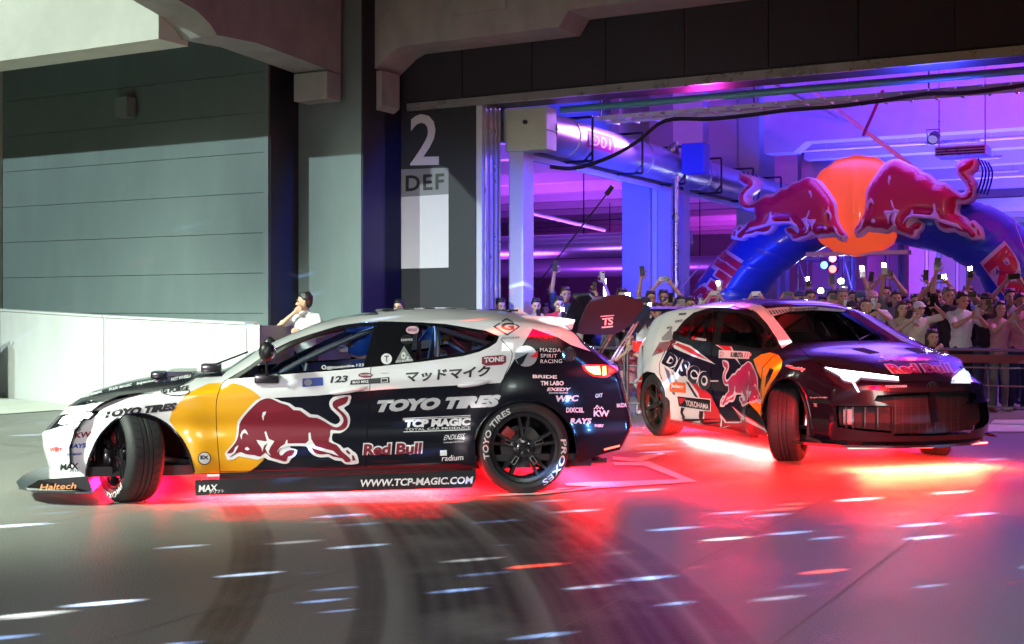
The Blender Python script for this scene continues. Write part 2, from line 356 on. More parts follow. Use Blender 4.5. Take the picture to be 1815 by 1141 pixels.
# ---------------------------------------------------------------- ground
M_line = mat('road_paint', (.88, .90, .90), .45, var=.2, vscale=8, rvar=.1)
def floor_mat():
    m = M_floor; t = m.node_tree; b = t.nodes['Principled BSDF']
    geo = t.nodes.new('ShaderNodeTexCoord'); sp = t.nodes.new('ShaderNodeSeparateXYZ'); t.links.new(geo.outputs['Object'], sp.inputs[0])
    def math_(op, a, c=None, v=None):
        n = t.nodes.new('ShaderNodeMath'); n.operation = op
        t.links.new(a, n.inputs[0])
        if c is not None: t.links.new(c, n.inputs[1])
        if v is not None: n.inputs[1].default_value = v
        return n.outputs[0]
    # tyre marks: arcs about two centres, broken up with noise
    base = b.inputs['Base Color'].links[0].from_socket
    nz = t.nodes.new('ShaderNodeTexNoise'); nz.inputs['Scale'].default_value = 1.6; nz.inputs['Detail'].default_value = 4
    t.links.new(geo.outputs['Object'], nz.inputs['Vector'])
    fine = t.nodes.new('ShaderNodeTexNoise'); fine.inputs['Scale'].default_value = 1.0; fine.inputs['Detail'].default_value = 2
    total = None
    for (cx, cy, r0, wdt, amt) in ((-14, 4.5, 12.82, .14, .72), (-14, 4.5, 13.42, .09, .6), (-14, 4.5, 13.86, .33, .86), (-14, 4.5, 14.3, .12, .8), (-13, 4.4, 13.58, .24, .92), (-12.2, 4.6, 13.1, .1, .6)):
        dx = math_('ADD', sp.outputs[0], v=-cx); dy = math_('ADD', sp.outputs[1], v=-cy)
        r2 = math_('ADD', math_('MULTIPLY', dx, dx), math_('MULTIPLY', dy, dy)); r = math_('SQRT', r2)
        d = math_('ABSOLUTE', math_('ADD', r, v=-r0))
        mr = t.nodes.new('ShaderNodeMapRange'); mr.interpolation_type = 'SMOOTHSTEP'; t.links.new(d, mr.inputs[0])
        mr.inputs[1].default_value = wdt; mr.inputs[2].default_value = wdt * .62; mr.inputs[3].default_value = 0; mr.inputs[4].default_value = amt
        wv = math_('SINE', math_('MULTIPLY', d, v=70.0)); wv = math_('ADD', math_('MULTIPLY', wv, v=.12), v=.88)
        msk = math_('MULTIPLY', mr.outputs[0], wv)
        nn = t.nodes.new('ShaderNodeMapRange'); t.links.new(nz.outputs[0], nn.inputs[0]); nn.inputs[1].default_value = .22; nn.inputs[2].default_value = .5
        msk = math_('MULTIPLY', msk, nn.outputs[0])
        lim = t.nodes.new('ShaderNodeMapRange'); t.links.new(sp.outputs[1], lim.inputs[0]); lim.inputs[1].default_value = 9.6; lim.inputs[2].default_value = 8.6
        msk = math_('MULTIPLY', msk, lim.outputs[0])
        total = msk if total is None else math_('MAXIMUM', total, msk)
    mx = t.nodes.new('ShaderNodeMix'); mx.data_type = 'RGBA'; t.links.new(total, mx.inputs[0]); t.links.new(base, mx.inputs[6]); mx.inputs[7].default_value = (.012, .012, .013, 1)
    t.links.new(mx.outputs[2], b.inputs['Base Color'])
floor_mat()
S(Mb().add([(-60, -20, 0), (60, -20, 0), (60, 120, 0), (-60, 120, 0)], [(0, 1, 2, 3)]).build('ground', M_floor))
M_joint = mat('joint_filler', (.17, .17, .165), .7)
js = Mb()
for k, u in enumerate((-14, -10.5, -7, -3.5, 0.1, 3.4, 5.9, 7.4, 8.25, 11.0, 14.0)):
    js.add([B(u, -19, .004), B(u + .007, -19, .004), B(u + .007, 0, .004), B(u, 0, .004)], [(0, 1, 2, 3)])
for v in (-4.0, -8.0, -14.2):
    js.add([B(-16, v, .0045), B(16, v, .0045), B(16, v + .01, .0045), B(-16, v + .01, .0045)], [(0, 1, 2, 3)])
S(js.build('floor_joint', M_joint))
# painted lines behind the near car and right of the far one
def paint(name, pxs):
    return tag(Mb().add([ground(a, b) + Vector((0, 0, .009)) for a, b in pxs], [tuple(range(len(pxs)))]).build(name, M_line), kind='structure')
paint('painted_line', [(838, 882), (1236, 855), (1150, 819), (1086, 821), (1090, 826), (1140, 826), (1205, 851), (1000, 858), (1004, 862), (1050, 864), (960, 878)])
paint('painted_line', [(1086, 811), (1130, 813), (1172, 804), (1180, 806), (1136, 819), (1088, 817)])
paint('painted_line', [(1762, 745), (1815, 745), (1870, 745), (1870, 766), (1815, 766), (1740, 766)])
# light paved strip in front of the ramp wall
pv = [ground(-60, 706), ground(0, 706), ground(110, 716), ground(160, 722), ground(160, 730), ground(100, 728), ground(0, 735), ground(-60, 740)]
S(Mb().add([p + Vector((0, 0, .010)) for p in pv], [tuple(range(8))]).build('pavement', M_concg))

# ---------------------------------------------------------------- facade
VS, VP, VA = 0.0, -1.05, -1.74            # sign wall, pilaster face, panelled wall
u_s0 = onv(705, 555, VS)[0]; u_p1 = onv(640, 555, VP)[0]; u_p0 = onv(525, 555, VP)[0]
u_a1 = onv(476, 555, VA)[0]; u_a0 = onv(5, 555, VA)[0]
zH = onv(860, 182, 0)[1]                   # underside of the door header
ZT = 9.0
def bx(mb, u0, u1, v0, v1, z0, z1, bev=0): return mb.box(u0, u1, v0, v1, z0, z1, bev=bev)
bl = thing('warehouse_wall', 'dark grey warehouse facade with a large open gate and a sign reading 2 DEF', 'wall', MB)
bx(Mb(), u_s0, 0, 0, .55, 0, zH).build('sign_wall', M_dark, bl)
for k, (ua, ub) in enumerate(((u_s0 + .0, u_s0 + .93), (u_s0 + .95, 0))):
    pass
# header boards with vertical joints
hu = [u_s0]
while hu[-1] < 13: hu.append(hu[-1] + 1.2)
for k in range(len(hu) - 1):
    bx(Mb(), hu[k] + .008, hu[k + 1] - .008, -.03, 0, zH + .12, ZT).build('header_panel', M_dark, bl)
bx(Mb(), u_s0, 14.5, .001, .62, zH, ZT).build('header_beam', M_dark, bl)
bx(Mb(), u_s0 + .2, 14.5, -.05, -.002, zH - .03, zH + .09).build('header_trim', M_steel, bl)
bx(Mb(), 13.2, 17, 0, .6, 0, zH - .001).build('gate_jamb', M_dark, bl)
# pilaster; dark returns and recess, their shade put into the colour
bx(Mb(), u_p0, u_p1, VP, .56, 0, ZT).build('pilaster', M_clad, bl)
pm = MATS['charcoal_cladding']
bx(Mb(), u_p1 + .001, u_p1 + .02, VP + .02, -.001, 0, ZT).build('return_panel', pm, bl)
bx(Mb(), u_p1 + .02, u_s0, VP + .6, -.002, 0, ZT).build('return_column', pm, bl)
bx(Mb(), u_a1, u_p0 - .001, VP + .012, .5, 0, ZT).build('recess_panel', pm, bl)
bx(Mb(), u_a1 + .001, u_a1 + .02, VA + .02, VP + .2, 0, ZT).build('return_panel', pm, bl)
bx(Mb(), u_a0 - 3, u_a1, VA + .03, VA + .5, 0, ZT).build('wall_core', M_dark, bl)
# stacked cladding boards of the left wall
zs = [onv(472, y, VA)[1] for y in (555, 483, 412, 340, 269, 198)]
zst = (zs[4] - zs[0]) / 4; z = zs[0] - zst * 4
while z < ZT:
    if z + zst > 0.2:
        bx(Mb(), u_a0, u_a1 - .10, VA, VA + .03, max(z, 0) + .004, z + zst - .004).build('cladding_board', M_clad, bl)
    z += zst
bx(Mb(), u_a1 - .095, u_a1, VA - .012, VA + .03, 0, ZT).build('corner_trim', M_clad, bl)
bx(Mb(), u_a0 - 3, u_a0 - .01, VA - .3, VA + .029, 0, ZT).build('end_pier', M_concg, bl)
# inner jamb of the gate: sheet-lined reveal, rails
for k, (a, b_, va, vb) in enumerate(((0, .10, .02, .54), (.02, .06, .56, .62))):
    bx(Mb(), a, b_, va, vb, 0, zH - .002).build('gate_jamb', M_hall, bl)
for uu, vv in ((.13, .08), (.13, .22), (.13, .36), (.13, .50)):
    bx(Mb(), uu - .02, uu, vv, vv + .045, 0, zH - .004).build('guide_rail', M_steel, bl)
# wall lamp box
bo = Mb(); cu_, cz_ = onv(219, 190, VA - .2); hs = .125
bo.box(cu_ - hs, cu_ + hs, VA - .26, VA - .06, cz_ - .16, cz_ + .16, bev=.01); bo.box(cu_ - .05, cu_ + .05, VA - .061, VA + .0, cz_ - .08, cz_ + .08)
bo2 = bo.build('wall_box', mat('box_paint', (.22, .27, .26), .5), None, MB); tag(bo2, 'small square grey box fixed high on the panelled left wall', 'wall box')
# small door handle on sign wall
hu_, hz_ = onv(709, 495, 0); Mb().box(hu_ - .012, hu_ + .012, -.05, -.001, hz_ - .06, hz_ + .06, bev=.004).build('handle', M_steel, bl)
# ---------------------------------------------------------------- sign 2 DEF
def on_sign(vs, fs, dv, name, m, parent=bl):
    mb = Mb(); pts = [onv(x, y, dv) for x, y in vs]; mb.add([(u, dv, z) for u, z in pts], fs); return mb.build(name, m, parent)
ns = bpy.data.objects.new('wall_sign', None); COL.objects.link(ns); ns.matrix_world = MB; MW[ns] = MB.copy()
tag(ns, 'painted wall sign reading 2 over DEF with its floodlit lower part painted paler', 'sign')
v2, f2, _ = text2d('2', .012, 0); on_sign(quadmap([(727, 293), (778, 292), (777, 201), (727, 203)], v2), f2, -.004, 'numeral', M_signw, ns)
on_sign([(711, 300), (795, 297), (795, 344), (711, 349)], [(0, 1, 2, 3)], -.004, 'letter_panel', M_signg, ns)
v2, f2, _ = text2d('DEF', .022, 0, 1.15); on_sign(quadmap([(719, 339), (787, 335), (787, 307), (719, 311)], v2), f2, -.010, 'lettering', M_black, ns)
on_sign([(711, 349), (795, 344), (795, 474), (711, 476)], [(0, 1, 2, 3)], -.004, 'lit_panel', M_signw, ns)  # lit lower part of the sign, floodlight painted in as paler colour

# ---------------------------------------------------------------- concrete canopy girders in front of the facade
cg = thing('canopy_girder', 'raw concrete girder with a haunched end above the gate header', 'girder', MB)
v0 = -.72; z1 = onv(745, 98, 0)[1] ; zr = onv(1045, 36, 0)[1]
ua = onv(700, 137, 0)[0]; ub = onv(745, 98, 0)[0]; uc = onv(1030, 66, 0)[0]; ud = onv(1047, 36, 0)[0]; zl = onv(693, 137, 0)[1]
prof = [(ua - .15, zl - .02), (ua + .12, zl), (ub - .05, z1 - .07), (ub + .12, z1), (uc, z1), (ud, zr), (15, zr), (15, 9.2), (ua - .15, 9.2)]
Mb().prism(prof, v0, -.04, lambda a, b, d: (a, d, b)).build('girder', M_conc, cg)
Mb().prism([(ua - .42, zl - .62), (ua - .1, zl - .78), (ua + .22, zl - .55), (ua + .22, zl - .03), (ua - .42, zl - .03)], v0 + .04, -.2, lambda a, b, d: (a, d, b)).build('corbel', M_conc, cg)
Mb().box((ub + uc) / 2 - .35, (ub + uc) / 2 + .55, v0 - .035, v0 - .001, z1 + .35, 9, bev=.01).build('cast_pad', M_conc, cg)
# perpendicular girder over the left wall, stepping down to its corbel
cg2 = thing('cross_girder', 'concrete cross girder stepping down to a corbel left of the sign', 'girder', MB)
U2 = onv(601, 150, VP - .15)[0]; U1 = U2 - .62
def sd(px, py, u=None): return onu(px, py, U2 if u is None else u)
pr = [sd(602, 131), sd(536, 112), sd(536, 100), sd(455, 76), sd(388, 66), sd(372, 40), sd(330, 10), (-9.5, sd(330, 10)[1]), (-9.5, 9.3), (-1.1, 9.3), (-1.1, sd(602, 131)[1])]
vend = VP - .1
pr = [(vend, onu(602, 131, U2)[1])]
for (x, y) in ((520, 100), (455, 76), (385, 62), (372, 42), (350, 20), (300, -10)):
    pr.append(sd(x, y))
pr += [(-12, pr[-1][1] + .1), (-12, 9.3), (vend, 9.3)]
Mb().prism(pr, U1, U2, lambda a, b, d: (d, a, b)).build('girder', M_conc, cg2)
zc = onu(602, 131, U2)[1]
Mb().box(U1 + .02, U2 + .02, vend - .38, vend - .02, zc - .42, zc - .002, bev=.02).build('corbel', M_conc, cg2)
for k in range(3):
    vv = -3.0 - k * 1.6
    Mb().box(U2 + .001, U2 + .10, vv, vv + .3, zc + .9, 9.2, bev=.01).build('stiffener', M_conc, cg2)
# near girder parallel to the facade, floodlight brightness raised in its base colour
cg3 = thing('front_girder', 'pale brightly lit concrete girder at the top left corner', 'girder', MB)
vf = -4.3
zf = onv(170, 84, vf)[1]
Mb().prism([(vf, zf), (vf + .55, zf), (vf + .55, 10.5), (vf, 10.5)], onv(-250, 555, vf)[0], U1 - .002, lambda a, b, d: (d, a, b)).build('girder', mat('floodlit_concrete', (.80, .75, .64), .8, var=.22, vscale=1.2, bump=.3, bscale=25), cg3)

# ---------------------------------------------------------------- ramp wall on the left (sloping top)
rw = thing('ramp_wall', 'white ramp wall with a sloping top behind the nose of the near car', 'wall')
pa = at(-220, 0, 0); 
def bp(px, D): p = at(px, HZ, D); p.z = 0; return p
seg = [(-260, 22.2, 1.55), (0, 19.8, 1.345), (184, 17.4, 1.25), (437, 14.9, 1.175)]
pts = [(bp(px, D), h) for px, D, h in seg]
pw = mat('panel_white', (.52, .52, .52), .45, var=.17, vscale=2.4, bump=.15, bscale=80, stretch=(1, 1, .25))
for (p, h), (q, h2) in zip(pts, pts[1:]):
    d = (q - p).normalized(); nn = Vector((d.y, -d.x, 0)); nn = nn if nn.y > 0 else -nn
    p_ = p + d * .012; q_ = q - d * .012; mb = Mb()
    vs = [p_, q_, q_ + nn * .16, p_ + nn * .16]; vs = vs + [Vector((a.x, a.y, hh)) for a, hh in zip(vs, (h, h2, h2, h))]
    mb.add(vs, [(0, 1, 5, 4), (1, 2, 6, 5), (2, 3, 7, 6), (3, 0, 4, 7), (4, 5, 6, 7)]); mb.build('wall_panel', pw, rw)
    mb = Mb(); up = Vector((0, 0, 1)); o1 = [p_ - nn * .02, q_ - nn * .02, q_ + nn * .18, p_ + nn * .18]
    vs = [Vector((a.x, a.y, hh + .002)) for a, hh in zip(o1, (h, h2, h2, h))]; vs += [a + up * .03 for a in vs]
    mb.add(vs, [(0, 1, 2, 3), (4, 5, 6, 7), (0, 1, 5, 4), (1, 2, 6, 5), (2, 3, 7, 6), (3, 0, 4, 7)]); mb.build('coping', pw, rw)
q = pts[-1][0]; e = bp(460, 14.75); f_ = bp(640, 18.4)
mb = Mb()
for a, b_, h in ((q + Vector((.01, 0, 0)), e, 1.175),):
    vs = [a, b_, b_ + Vector((0, .16, 0)), a + Vector((0, .16, 0))]; vs += [Vector((p.x, p.y, h)) for p in vs]
    mb.add(vs, [(0, 1, 5, 4), (1, 2, 6, 5), (2, 3, 7, 6), (3, 0, 4, 7), (4, 5, 6, 7)])
mb.build('end_post', pw, rw)
a = e + Vector((.01, .02, 0)); b_ = f_; vs = [a, b_, b_ + Vector((0, .2, 0)), a + Vector((0, .2, 0))]; vs += [Vector((p.x, p.y, 1.165)) for p in vs]
Mb().add(vs, [(0, 1, 5, 4), (1, 2, 6, 5), (2, 3, 7, 6), (3, 0, 4, 7), (4, 5, 6, 7)]).build('return_wall', mat('return_shade', (.22, .21, .22), .6, var=.06), rw)  # darker copy of the wall white, shade of the turned side in its colour
# white cabinet at the left edge
p = ground(-2, 706); cb = thing('utility_cabinet', 'white cabinet on a dark base at the far left edge', 'cabinet', Matrix.Translation(p + Vector((-.12, -.3, 0))))
Mb().box(-.3, .14, -.15, .15, .18, .98, bev=.02).build('cabinet_body', M_white, cb)
Mb().box(-.3, .16, -.17, .17, 0, .179).build('base', M_dark, cb)
Mb().tube([(.12, 0, .98), (.12, 0, 1.0), (.22, 0, 1.01)], .018).build('lamp_arm', M_black, cb)
cbl = Mb().tube([ground(x, y) + Vector((0, 0, .012)) for x, y in ((30, 705), (60, 709), (90, 712), (130, 716), (150, 716))], .012, 6).build('floor_cable', M_rubber)
tag(cbl, 'thin dark cable lying along the foot of the ramp wall', 'cable')

# ---------------------------------------------------------------- the hall inside
S(Mb().box(-26, 30, .7, 58, 7.2, 7.5).build('ceiling', M_hall, None, MB))
S(Mb().box(-26, 30, 56, 56.4, 0, 7.2).build('back_wall', M_hall, None, MB))
S(Mb().box(-26.4, -26, .7, 56, 0, 7.2).build('left_wall', M_hall, None, MB))
S(Mb().box(24, 24.4, .7, 56, 0, 7.2).build('right_wall', M_hall, None, MB))
S(Mb().box(-26, -12, .3, .6, 0, 7.2).build('front_wall', M_hall, None, MB))
ORD = 'zeroth first second third fourth fifth sixth seventh eighth ninth tenth eleventh twelfth thirteenth fourteenth fifteenth sixteenth seventeenth eighteenth nineteenth twentieth'.split()
sk_ = 0; vg = onv(1428, 250, 12.4); zg = 5.35
du = onv(1428, 250, 12.4)[0]
zz = onv(1811, 225, 12.4)[1]
gk = 0
v = 12.4
while v < 54:
    step = .42 if gk == 0 else 0
    mb = Mb()
    if gk == 0:
        us = onv(1407, 266, v)[0]; ut = onv(1428, 250, v)[0]
        mb.prism([(.6, zz - .22), (us, zz - .22), (ut, zz), (23.9, zz), (23.9, 7.19), (.6, 7.19)], v, v + .55, lambda a, b, d: (a, d, b))
    else: mb.box(.6, 23.9, v, v + .5, zz, 7.19)
    o = mb.build('hall_girder', M_hall, None, MB); tag(o, 'pale ceiling girder with a stepped underside, nearest to the gate' if gk == 0 else ORD[gk] + ' ceiling girder behind the stepped one, counted from the gate', 'girder', None if gk == 0 else 'ceiling girders crossing the hall behind the arch')
    v += 3.4; gk += 1
v = 6.2
while v < 40:
    o = Mb().box(-25.9, -.55, v, v + .4, 4.85, 7.19).build('side_girder', M_hall, None, MB)
    sk_ += 1; tag(o, ORD[sk_] + ' girder of the magenta lit side hall, counted from the gate', 'girder', 'ceiling girders of the side hall'); v += 2.6
for k in range(4):
    o = Mb().box(1.5 + 5 * k, 1.8 + 5 * k, 12.96, 55.9, zz + .55, 7.18).build('joist', M_hall, None, MB)
    tag(o, ('leftmost', 'second', 'third', 'rightmost')[k] + ' of four long concrete joists above the girders', 'joist', 'joists under the hall ceiling')
# columns along u ~ 0 with their stepped beam and the duct
for k, vc in enumerate((.75, 6.9, 14.0, 21.0, 28.0, 35.0, 42.0)):
    t_ = thing('hall_column', ('pale column just inside the left gate jamb', 'wide blue lit column with a bright edge, left of the arch')[k] if k < 2 else ORD[k + 1] + ' pale column of the row receding behind the arch', 'column', MB @ Matrix.Translation((0, vc, 0)), None if k < 2 else 'columns receding behind the arch')
    if k == 0: Mb().box(.16, .42, 0, .35, 0, 4.0, bev=.01).build('shaft', M_hall, t_)
    else:
        Mb().box(-.62, -.02, 0, 1.3, 0, 7.1, bev=.015).build('shaft', M_hall, t_)
        Mb().box(.0, .10, .1, 1.2, 0, 4.3).build('facing', M_white, t_)
        Mb().box(.13, .42, .05, .35, 0, 4.3, bev=.01).build('edge_post', M_hall, t_)
        Mb().box(.13, .42, .75, 1.1, 0, 4.3, bev=.01).build('edge_post', M_hall, t_)
lb = thing('door_beam', 'stepped steel lintel under the round duct inside the gate', 'beam', MB)
zb0 = onu(1170, 335, .42)[1]
for k in range(4):
    Mb().box(.42 - .10 * k - .09, .42 - .10 * k, .9, 50, zb0 + .09 * k, zb0 + .09 * k + .085, bev=.006).build('moulding', M_hall, lb)
Mb().box(-.1, .02, .9, 50, zb0 + .3, zb0 + .9).build('web', M_hall, lb)
# duct
dz = onu(941, 228, .55)[1]; dr = .32; DU = .55
dt = thing('air_duct', 'big round silver air duct marked D01 running back from the gate', 'duct', MB)
Mb().tube([(DU, 1.05, dz), (DU, 51, dz)], dr, 28).build('duct_pipe', M_duct, dt, sm=40)
for k in range(16):
    vv = 1.9 + 3.1 * k
    Mb().lathe([(dr, -.03), (dr + .014, -.03), (dr + .014, .03), (dr, .03)], 28, 'y', (DU, vv, dz)).build('flange', M_duct, dt)
mb = Mb(); mb.box(DU - .42, DU + .30, .70, 1.05, dz - .34, dz + .33, bev=.015); mb.box(DU - .44, DU + .32, .71, 1.04, dz - .04, dz - .03); mb.build('end_box', M_cream, dt)
Mb().tube([(DU - .06, .66, dz + .1), (DU - .06, .7, dz + .1)], .035).build('knob', M_black, dt)
for k in range(14):
    vv = onu(1050, 260, DU + .36)[0] + k * 2.1
    fr = Mb(); s = dr + .04
    for (a, b_) in (((DU + s, dz + s), (DU + s, dz - s)), ((DU + s, dz - s), (DU - s, dz - s)), ((DU + s, dz + s), (DU - s, dz + s)), ((DU + s, dz - s + .15), (DU + s - .15, dz - s))):
        fr.tube([(a[0], vv, a[1]), (b_[0], vv, b_[1])], .022, 4)
    fr.build('bracket', M_black, dt)
vl, zl_ = onu(1064, 262, DU + dr)
tv, tf, _ = text2d('D01', .01)
def ductpt(s, t, off): # s along v, t angle
    a = t; return (DU + (dr + off) * math.cos(a), s, dz + (dr + off) * math.sin(a))
red = Mb()
for i in range(8):
    a0 = -.42 + i * .11; red.add([ductpt(vl - .45, a0, .004), ductpt(vl + .55, a0, .004), ductpt(vl + .55, a0 + .11, .004), ductpt(vl - .45, a0 + .11, .004)], [(0, 1, 2, 3)])
red.build('marking_panel', mat('marking_red', (.35, .02, .12), .4), dt)
gv, gf = gridcut([(a * .8, b_ * .6) for a, b_ in tv], tf, .06)
Mb().add([ductpt(vl - .38 + a, -.30 + b_, .008) for a, b_ in gv], gf).build('lettering', M_white, dt)
# second smaller ducts in the side hall
for k, (uu, zz_, vv) in enumerate(((-1.6, 3.0, 12), (-3.0, 2.75, 20))):
    d2 = thing('side_duct', ('silver duct hanging in the side hall, nearest to the gate', 'magenta lit duct deeper in the side hall')[k], 'duct', MB)
    Mb().tube([(uu - 12, vv, zz_), (uu, vv, zz_), (uu + .5, vv + .2, zz_)], .3, 20).build('duct_pipe', M_duct, d2, sm=40)
    for q in range(3): Mb().tube([(uu - .8 - 1.5 * q, vv, zz_ + .3), (uu - .8 - 1.5 * q, vv, 4.8)], .015, 6).build('hanger_rod', M_black, d2)
# vertical pipe beside the column with its junction box
pp = thing('stand_pipe', 'vertical steel pipe with a blue junction box left of the arch', 'pipe', MB @ Matrix.Translation((0, 0, 0)))
vv, zt = onu(1198, 270, .75)
Mb().tube([(.75, vv, 0), (.75, vv, zt + .2)], .06, 14).build('pipe', M_steel, pp, sm=40)
for hh in (1.9, 3.15, 3.9): Mb().lathe([(.06, -.05), (.085, -.05), (.085, .05), (.06, .05)], 14, 'z', (.75, vv, hh)).build('coupling', M_steel, pp)
Mb().box(.9, 1.35, vv - .1, vv + .25, zt - .42, zt + .15, bev=.01).build('junction_box', mat('blue_box', (.05, .07, .32), .4), pp)
Mb().ell((.72, vv - .12, zt + .05), (.09, .09, .11)).build('valve', M_steel, pp, sm=60)
# teal pipe, cable ladder and cables along the header
zp = onv(1400, 160, 1.3)[1]
tp = Mb().tube([(-.1 + .9, 1.3, zp), (14, 1.3, zp)], .055, 14).build('overhead_pipe', mat('teal_pipe', (.12, .42, .42), .4, metal=.3), None, MB, sm=40); tag(tp, 'long teal pipe running just behind the gate header', 'pipe')
cl = thing('cable_ladder', 'steel cable ladder hanging below the pipe across the gate', 'cable tray', MB)
zc_ = onv(1400, 186, 1.7)[1]; M_lad = mat('ladder_zinc', (.7, .7, .74), .5, metal=.1)
for dv in (0, .42): Mb().box(1.2, 14, 1.7 + dv, 1.73 + dv, zc_, zc_ + .07).build('side_rail', M_lad, cl)
k = 0
uu = 1.3
rung = None
while uu < 13.8:
    if rung is None:
        rung = Mb().box(-.022, .022, -.42, .46, -.016, .016); rung = rung.build('rung', M_lad, cl); rung.location = (uu, 1.95, zc_ + .03); rung0 = rung
    else:
        r_ = rung0.copy(); COL.objects.link(r_); r_.parent = cl; r_.location = (uu, 1.95, zc_ + .03)
    if k % 7 == 0: Mb().tube([(uu, 1.71, zc_ + .07), (uu, 1.71, 7.1)], .012, 6).build('hanger_rod', M_black, cl)
    uu += .36; k += 1
cbn = 0
for off, rad, lab in ((0, .019, 'thick black cable sagging from the cable ladder, lower of the two'), (.09, .013, 'thinner black cable sagging from the cable ladder, upper of the two')):
    P = [(975, 297), (1020, 299), (1080, 280), (1130, 252), (1180, 215), (1260, 212), (1330, 205), (1400, 196), (1480, 190), (1560, 180), (1640, 168), (1720, 165), (1830, 150)]
    pts_ = []
    for x, y in P:
        u_, z_ = onv(x, y - off * 40, 1.55 - off); pts_.append((u_, 1.55 - off, z_))
    o = Mb().tube(catmull(pts_, 5), rad, 8).build('cable', M_rubber, None, MB, sm=60); tag(o, lab, 'cable')
# diagonal brace pipe and hanging braces
for (x0, y0, x1, y1, v_, r_, lab) in ((1425, 150, 1640, 312, 8.0, .045, 'white diagonal pipe crossing above the arch'),
    (1565, 160, 1530, 240, 7.0, .03, 'dark red brace hanging above the arch'), (910, 370, 1074, 408, 10.0, .05, 'pink lit diagonal pipe in the side hall')):
    a = onv(x0, y0, v_); b_ = onv(x1, y1, v_ + .5)
    o = Mb().tube([(a[0], v_, a[1]), (b_[0], v_ + .5, b_[1])], r_, 10).build('brace_pipe', M_white if 'red' not in lab else mat('brace_red', (.3, .02, .12), .5), None, MB, sm=40); tag(o, lab, 'pipe')
# ceiling unit above the right bull
u_, z_ = onv(1705, 270, 10.5)
ac = thing('ceiling_unit', 'slatted ceiling unit hanging above the right bull', 'air unit', MB @ Matrix.Translation((u_, 10.5, z_)))
Mb().box(-.5, .5, -.2, .5, -.08, .12, bev=.01).build('housing', M_steel, ac)
for q in range(3): Mb().box(-.47, .47, -.215, -.2, -.06 + q * .055, -.03 + q * .055).build('slat', M_black, ac)
for sx in (-.45, .45): Mb().tube([(sx, 0, .12), (sx, 0, 7.1 - z_)], .015, 6).build('hanger_rod', M_steel, ac)
# spotlight heads on the ceiling and on the scaffold
def par_can(M, lens, lab, grp=None, es=6):
    t_ = thing('spotlight', lab, 'stage light', M, grp)
    Mb().lathe([(.02, .16), (.08, .14), (.10, .05), (.105, -.14), (.095, -.14), (.09, -.10)], 18, 'y').build('housing', M_black, t_, sm=40)
    Mb().lathe([(.0, -.105), (.09, -.10)], 18, 'y').build('lens', mat('lens_' + lens[0], (.1, .1, .1), .2, emit=lens[1], es=es), t_)
    Mb().tube([(-.12, 0, 0), (-.12, 0, .16), (.12, 0, .16), (.12, 0, 0)], .01, 6).build('yoke', M_black, t_)
    return t_
u_, z_ = onv(1655, 243, 9.0)
par_can(MB @ Matrix.Translation((u_, 9, z_)) @ Matrix.Rotation(.5, 4, 'X'), ('off', (.2, .2, .6)), 'dark spotlight clamped under the ceiling right of the arch crown', es=1)
# scaffold tower behind the arch
scf = thing('scaffold_tower', 'steel scaffold tower carrying coloured spotlights behind the arch', 'scaffold', MB @ Matrix.Translation((onv(1462, 555, 14)[0], 14, 0)))
for a in (-.55, .55):
    for b_ in (-.4, .4): Mb().tube([(a, b_, 0), (a, b_, 2.9)], .03, 8).build('upright', M_steel, scf)
for hh in (1.2, 1.9, 2.6):
    for b_ in (-.4, .4): Mb().tube([(-.6, b_, hh), (.6, b_, hh)], .025, 8).build('ledger', M_steel, scf)
for a in (-.55, .55): Mb().tube([(a, -.4, 1.2), (a, .4, 1.9), (a, -.4, 2.6)], .02, 6).build('brace', M_steel, scf)
Mb().tube([(-.55, -.42, 1.2), (.55, -.42, 1.9)], .02, 6).build('brace', M_steel, scf)
for x, y, ln, lab in ((1463, 470, ('blue', (.1, .25, 1)), 'blue spotlight on the scaffold behind the arch'), (1478, 477, ('red', (1, .12, .1)), 'red spotlight on the scaffold behind the arch'), (1478, 458, ('pink', (1, .2, .5)), 'topmost pink spotlight on the scaffold behind the arch')):
    u_, z_ = onv(x, y, 13.5); par_can(MB @ Matrix.Translation((u_, 13.5, z_)), ln, lab)
# work lamps that glare behind the crowd
M_lampw = mat('lamp_glow', (1, 1, 1), .4, emit=(.85, .9, 1), es=90)
for i, (x, y) in enumerate(((1455, 515), (1491, 498), (1496, 513))):
    u_, z_ = onv(x, y, 12.2)
    t_ = thing('work_lamp', ('leftmost', 'upper right', 'lower right')[i] + ' of three glaring white work lamps behind the crowd', 'lamp', MB @ Matrix.Translation((u_, 12.2, z_)))
    Mb().ell((0, -.03, 0), (.06, .03, .06)).build('lens', M_lampw, t_, sm=60)
    Mb().box(-.09, .09, 0, .08, -.08, .08, bev=.01).build('housing', M_black, t_)
    Mb().tube([(0, .04, -.08), (0, .04, -z_)], .015, 6).build('stand', M_black, t_)
# bright vertical tube between the near car and the column
u_, z_ = onv(1072, 511, 2.6)
tl = thing('light_tube', 'short glowing violet white tube held up in the crowd behind the rear wing', 'lamp', MB @ Matrix.Translation((u_, 2.6, z_)))
Mb().tube([(0, 0, -.16), (0, 0, .16)], .022, 10).build('tube', mat('tube_glow', (1, 1, 1), .4, emit=(.8, .7, 1), es=22), tl)
Mb().tube([(0, 0, -.3), (0, 0, -.16)], .028, 8).build('grip', M_black, tl)
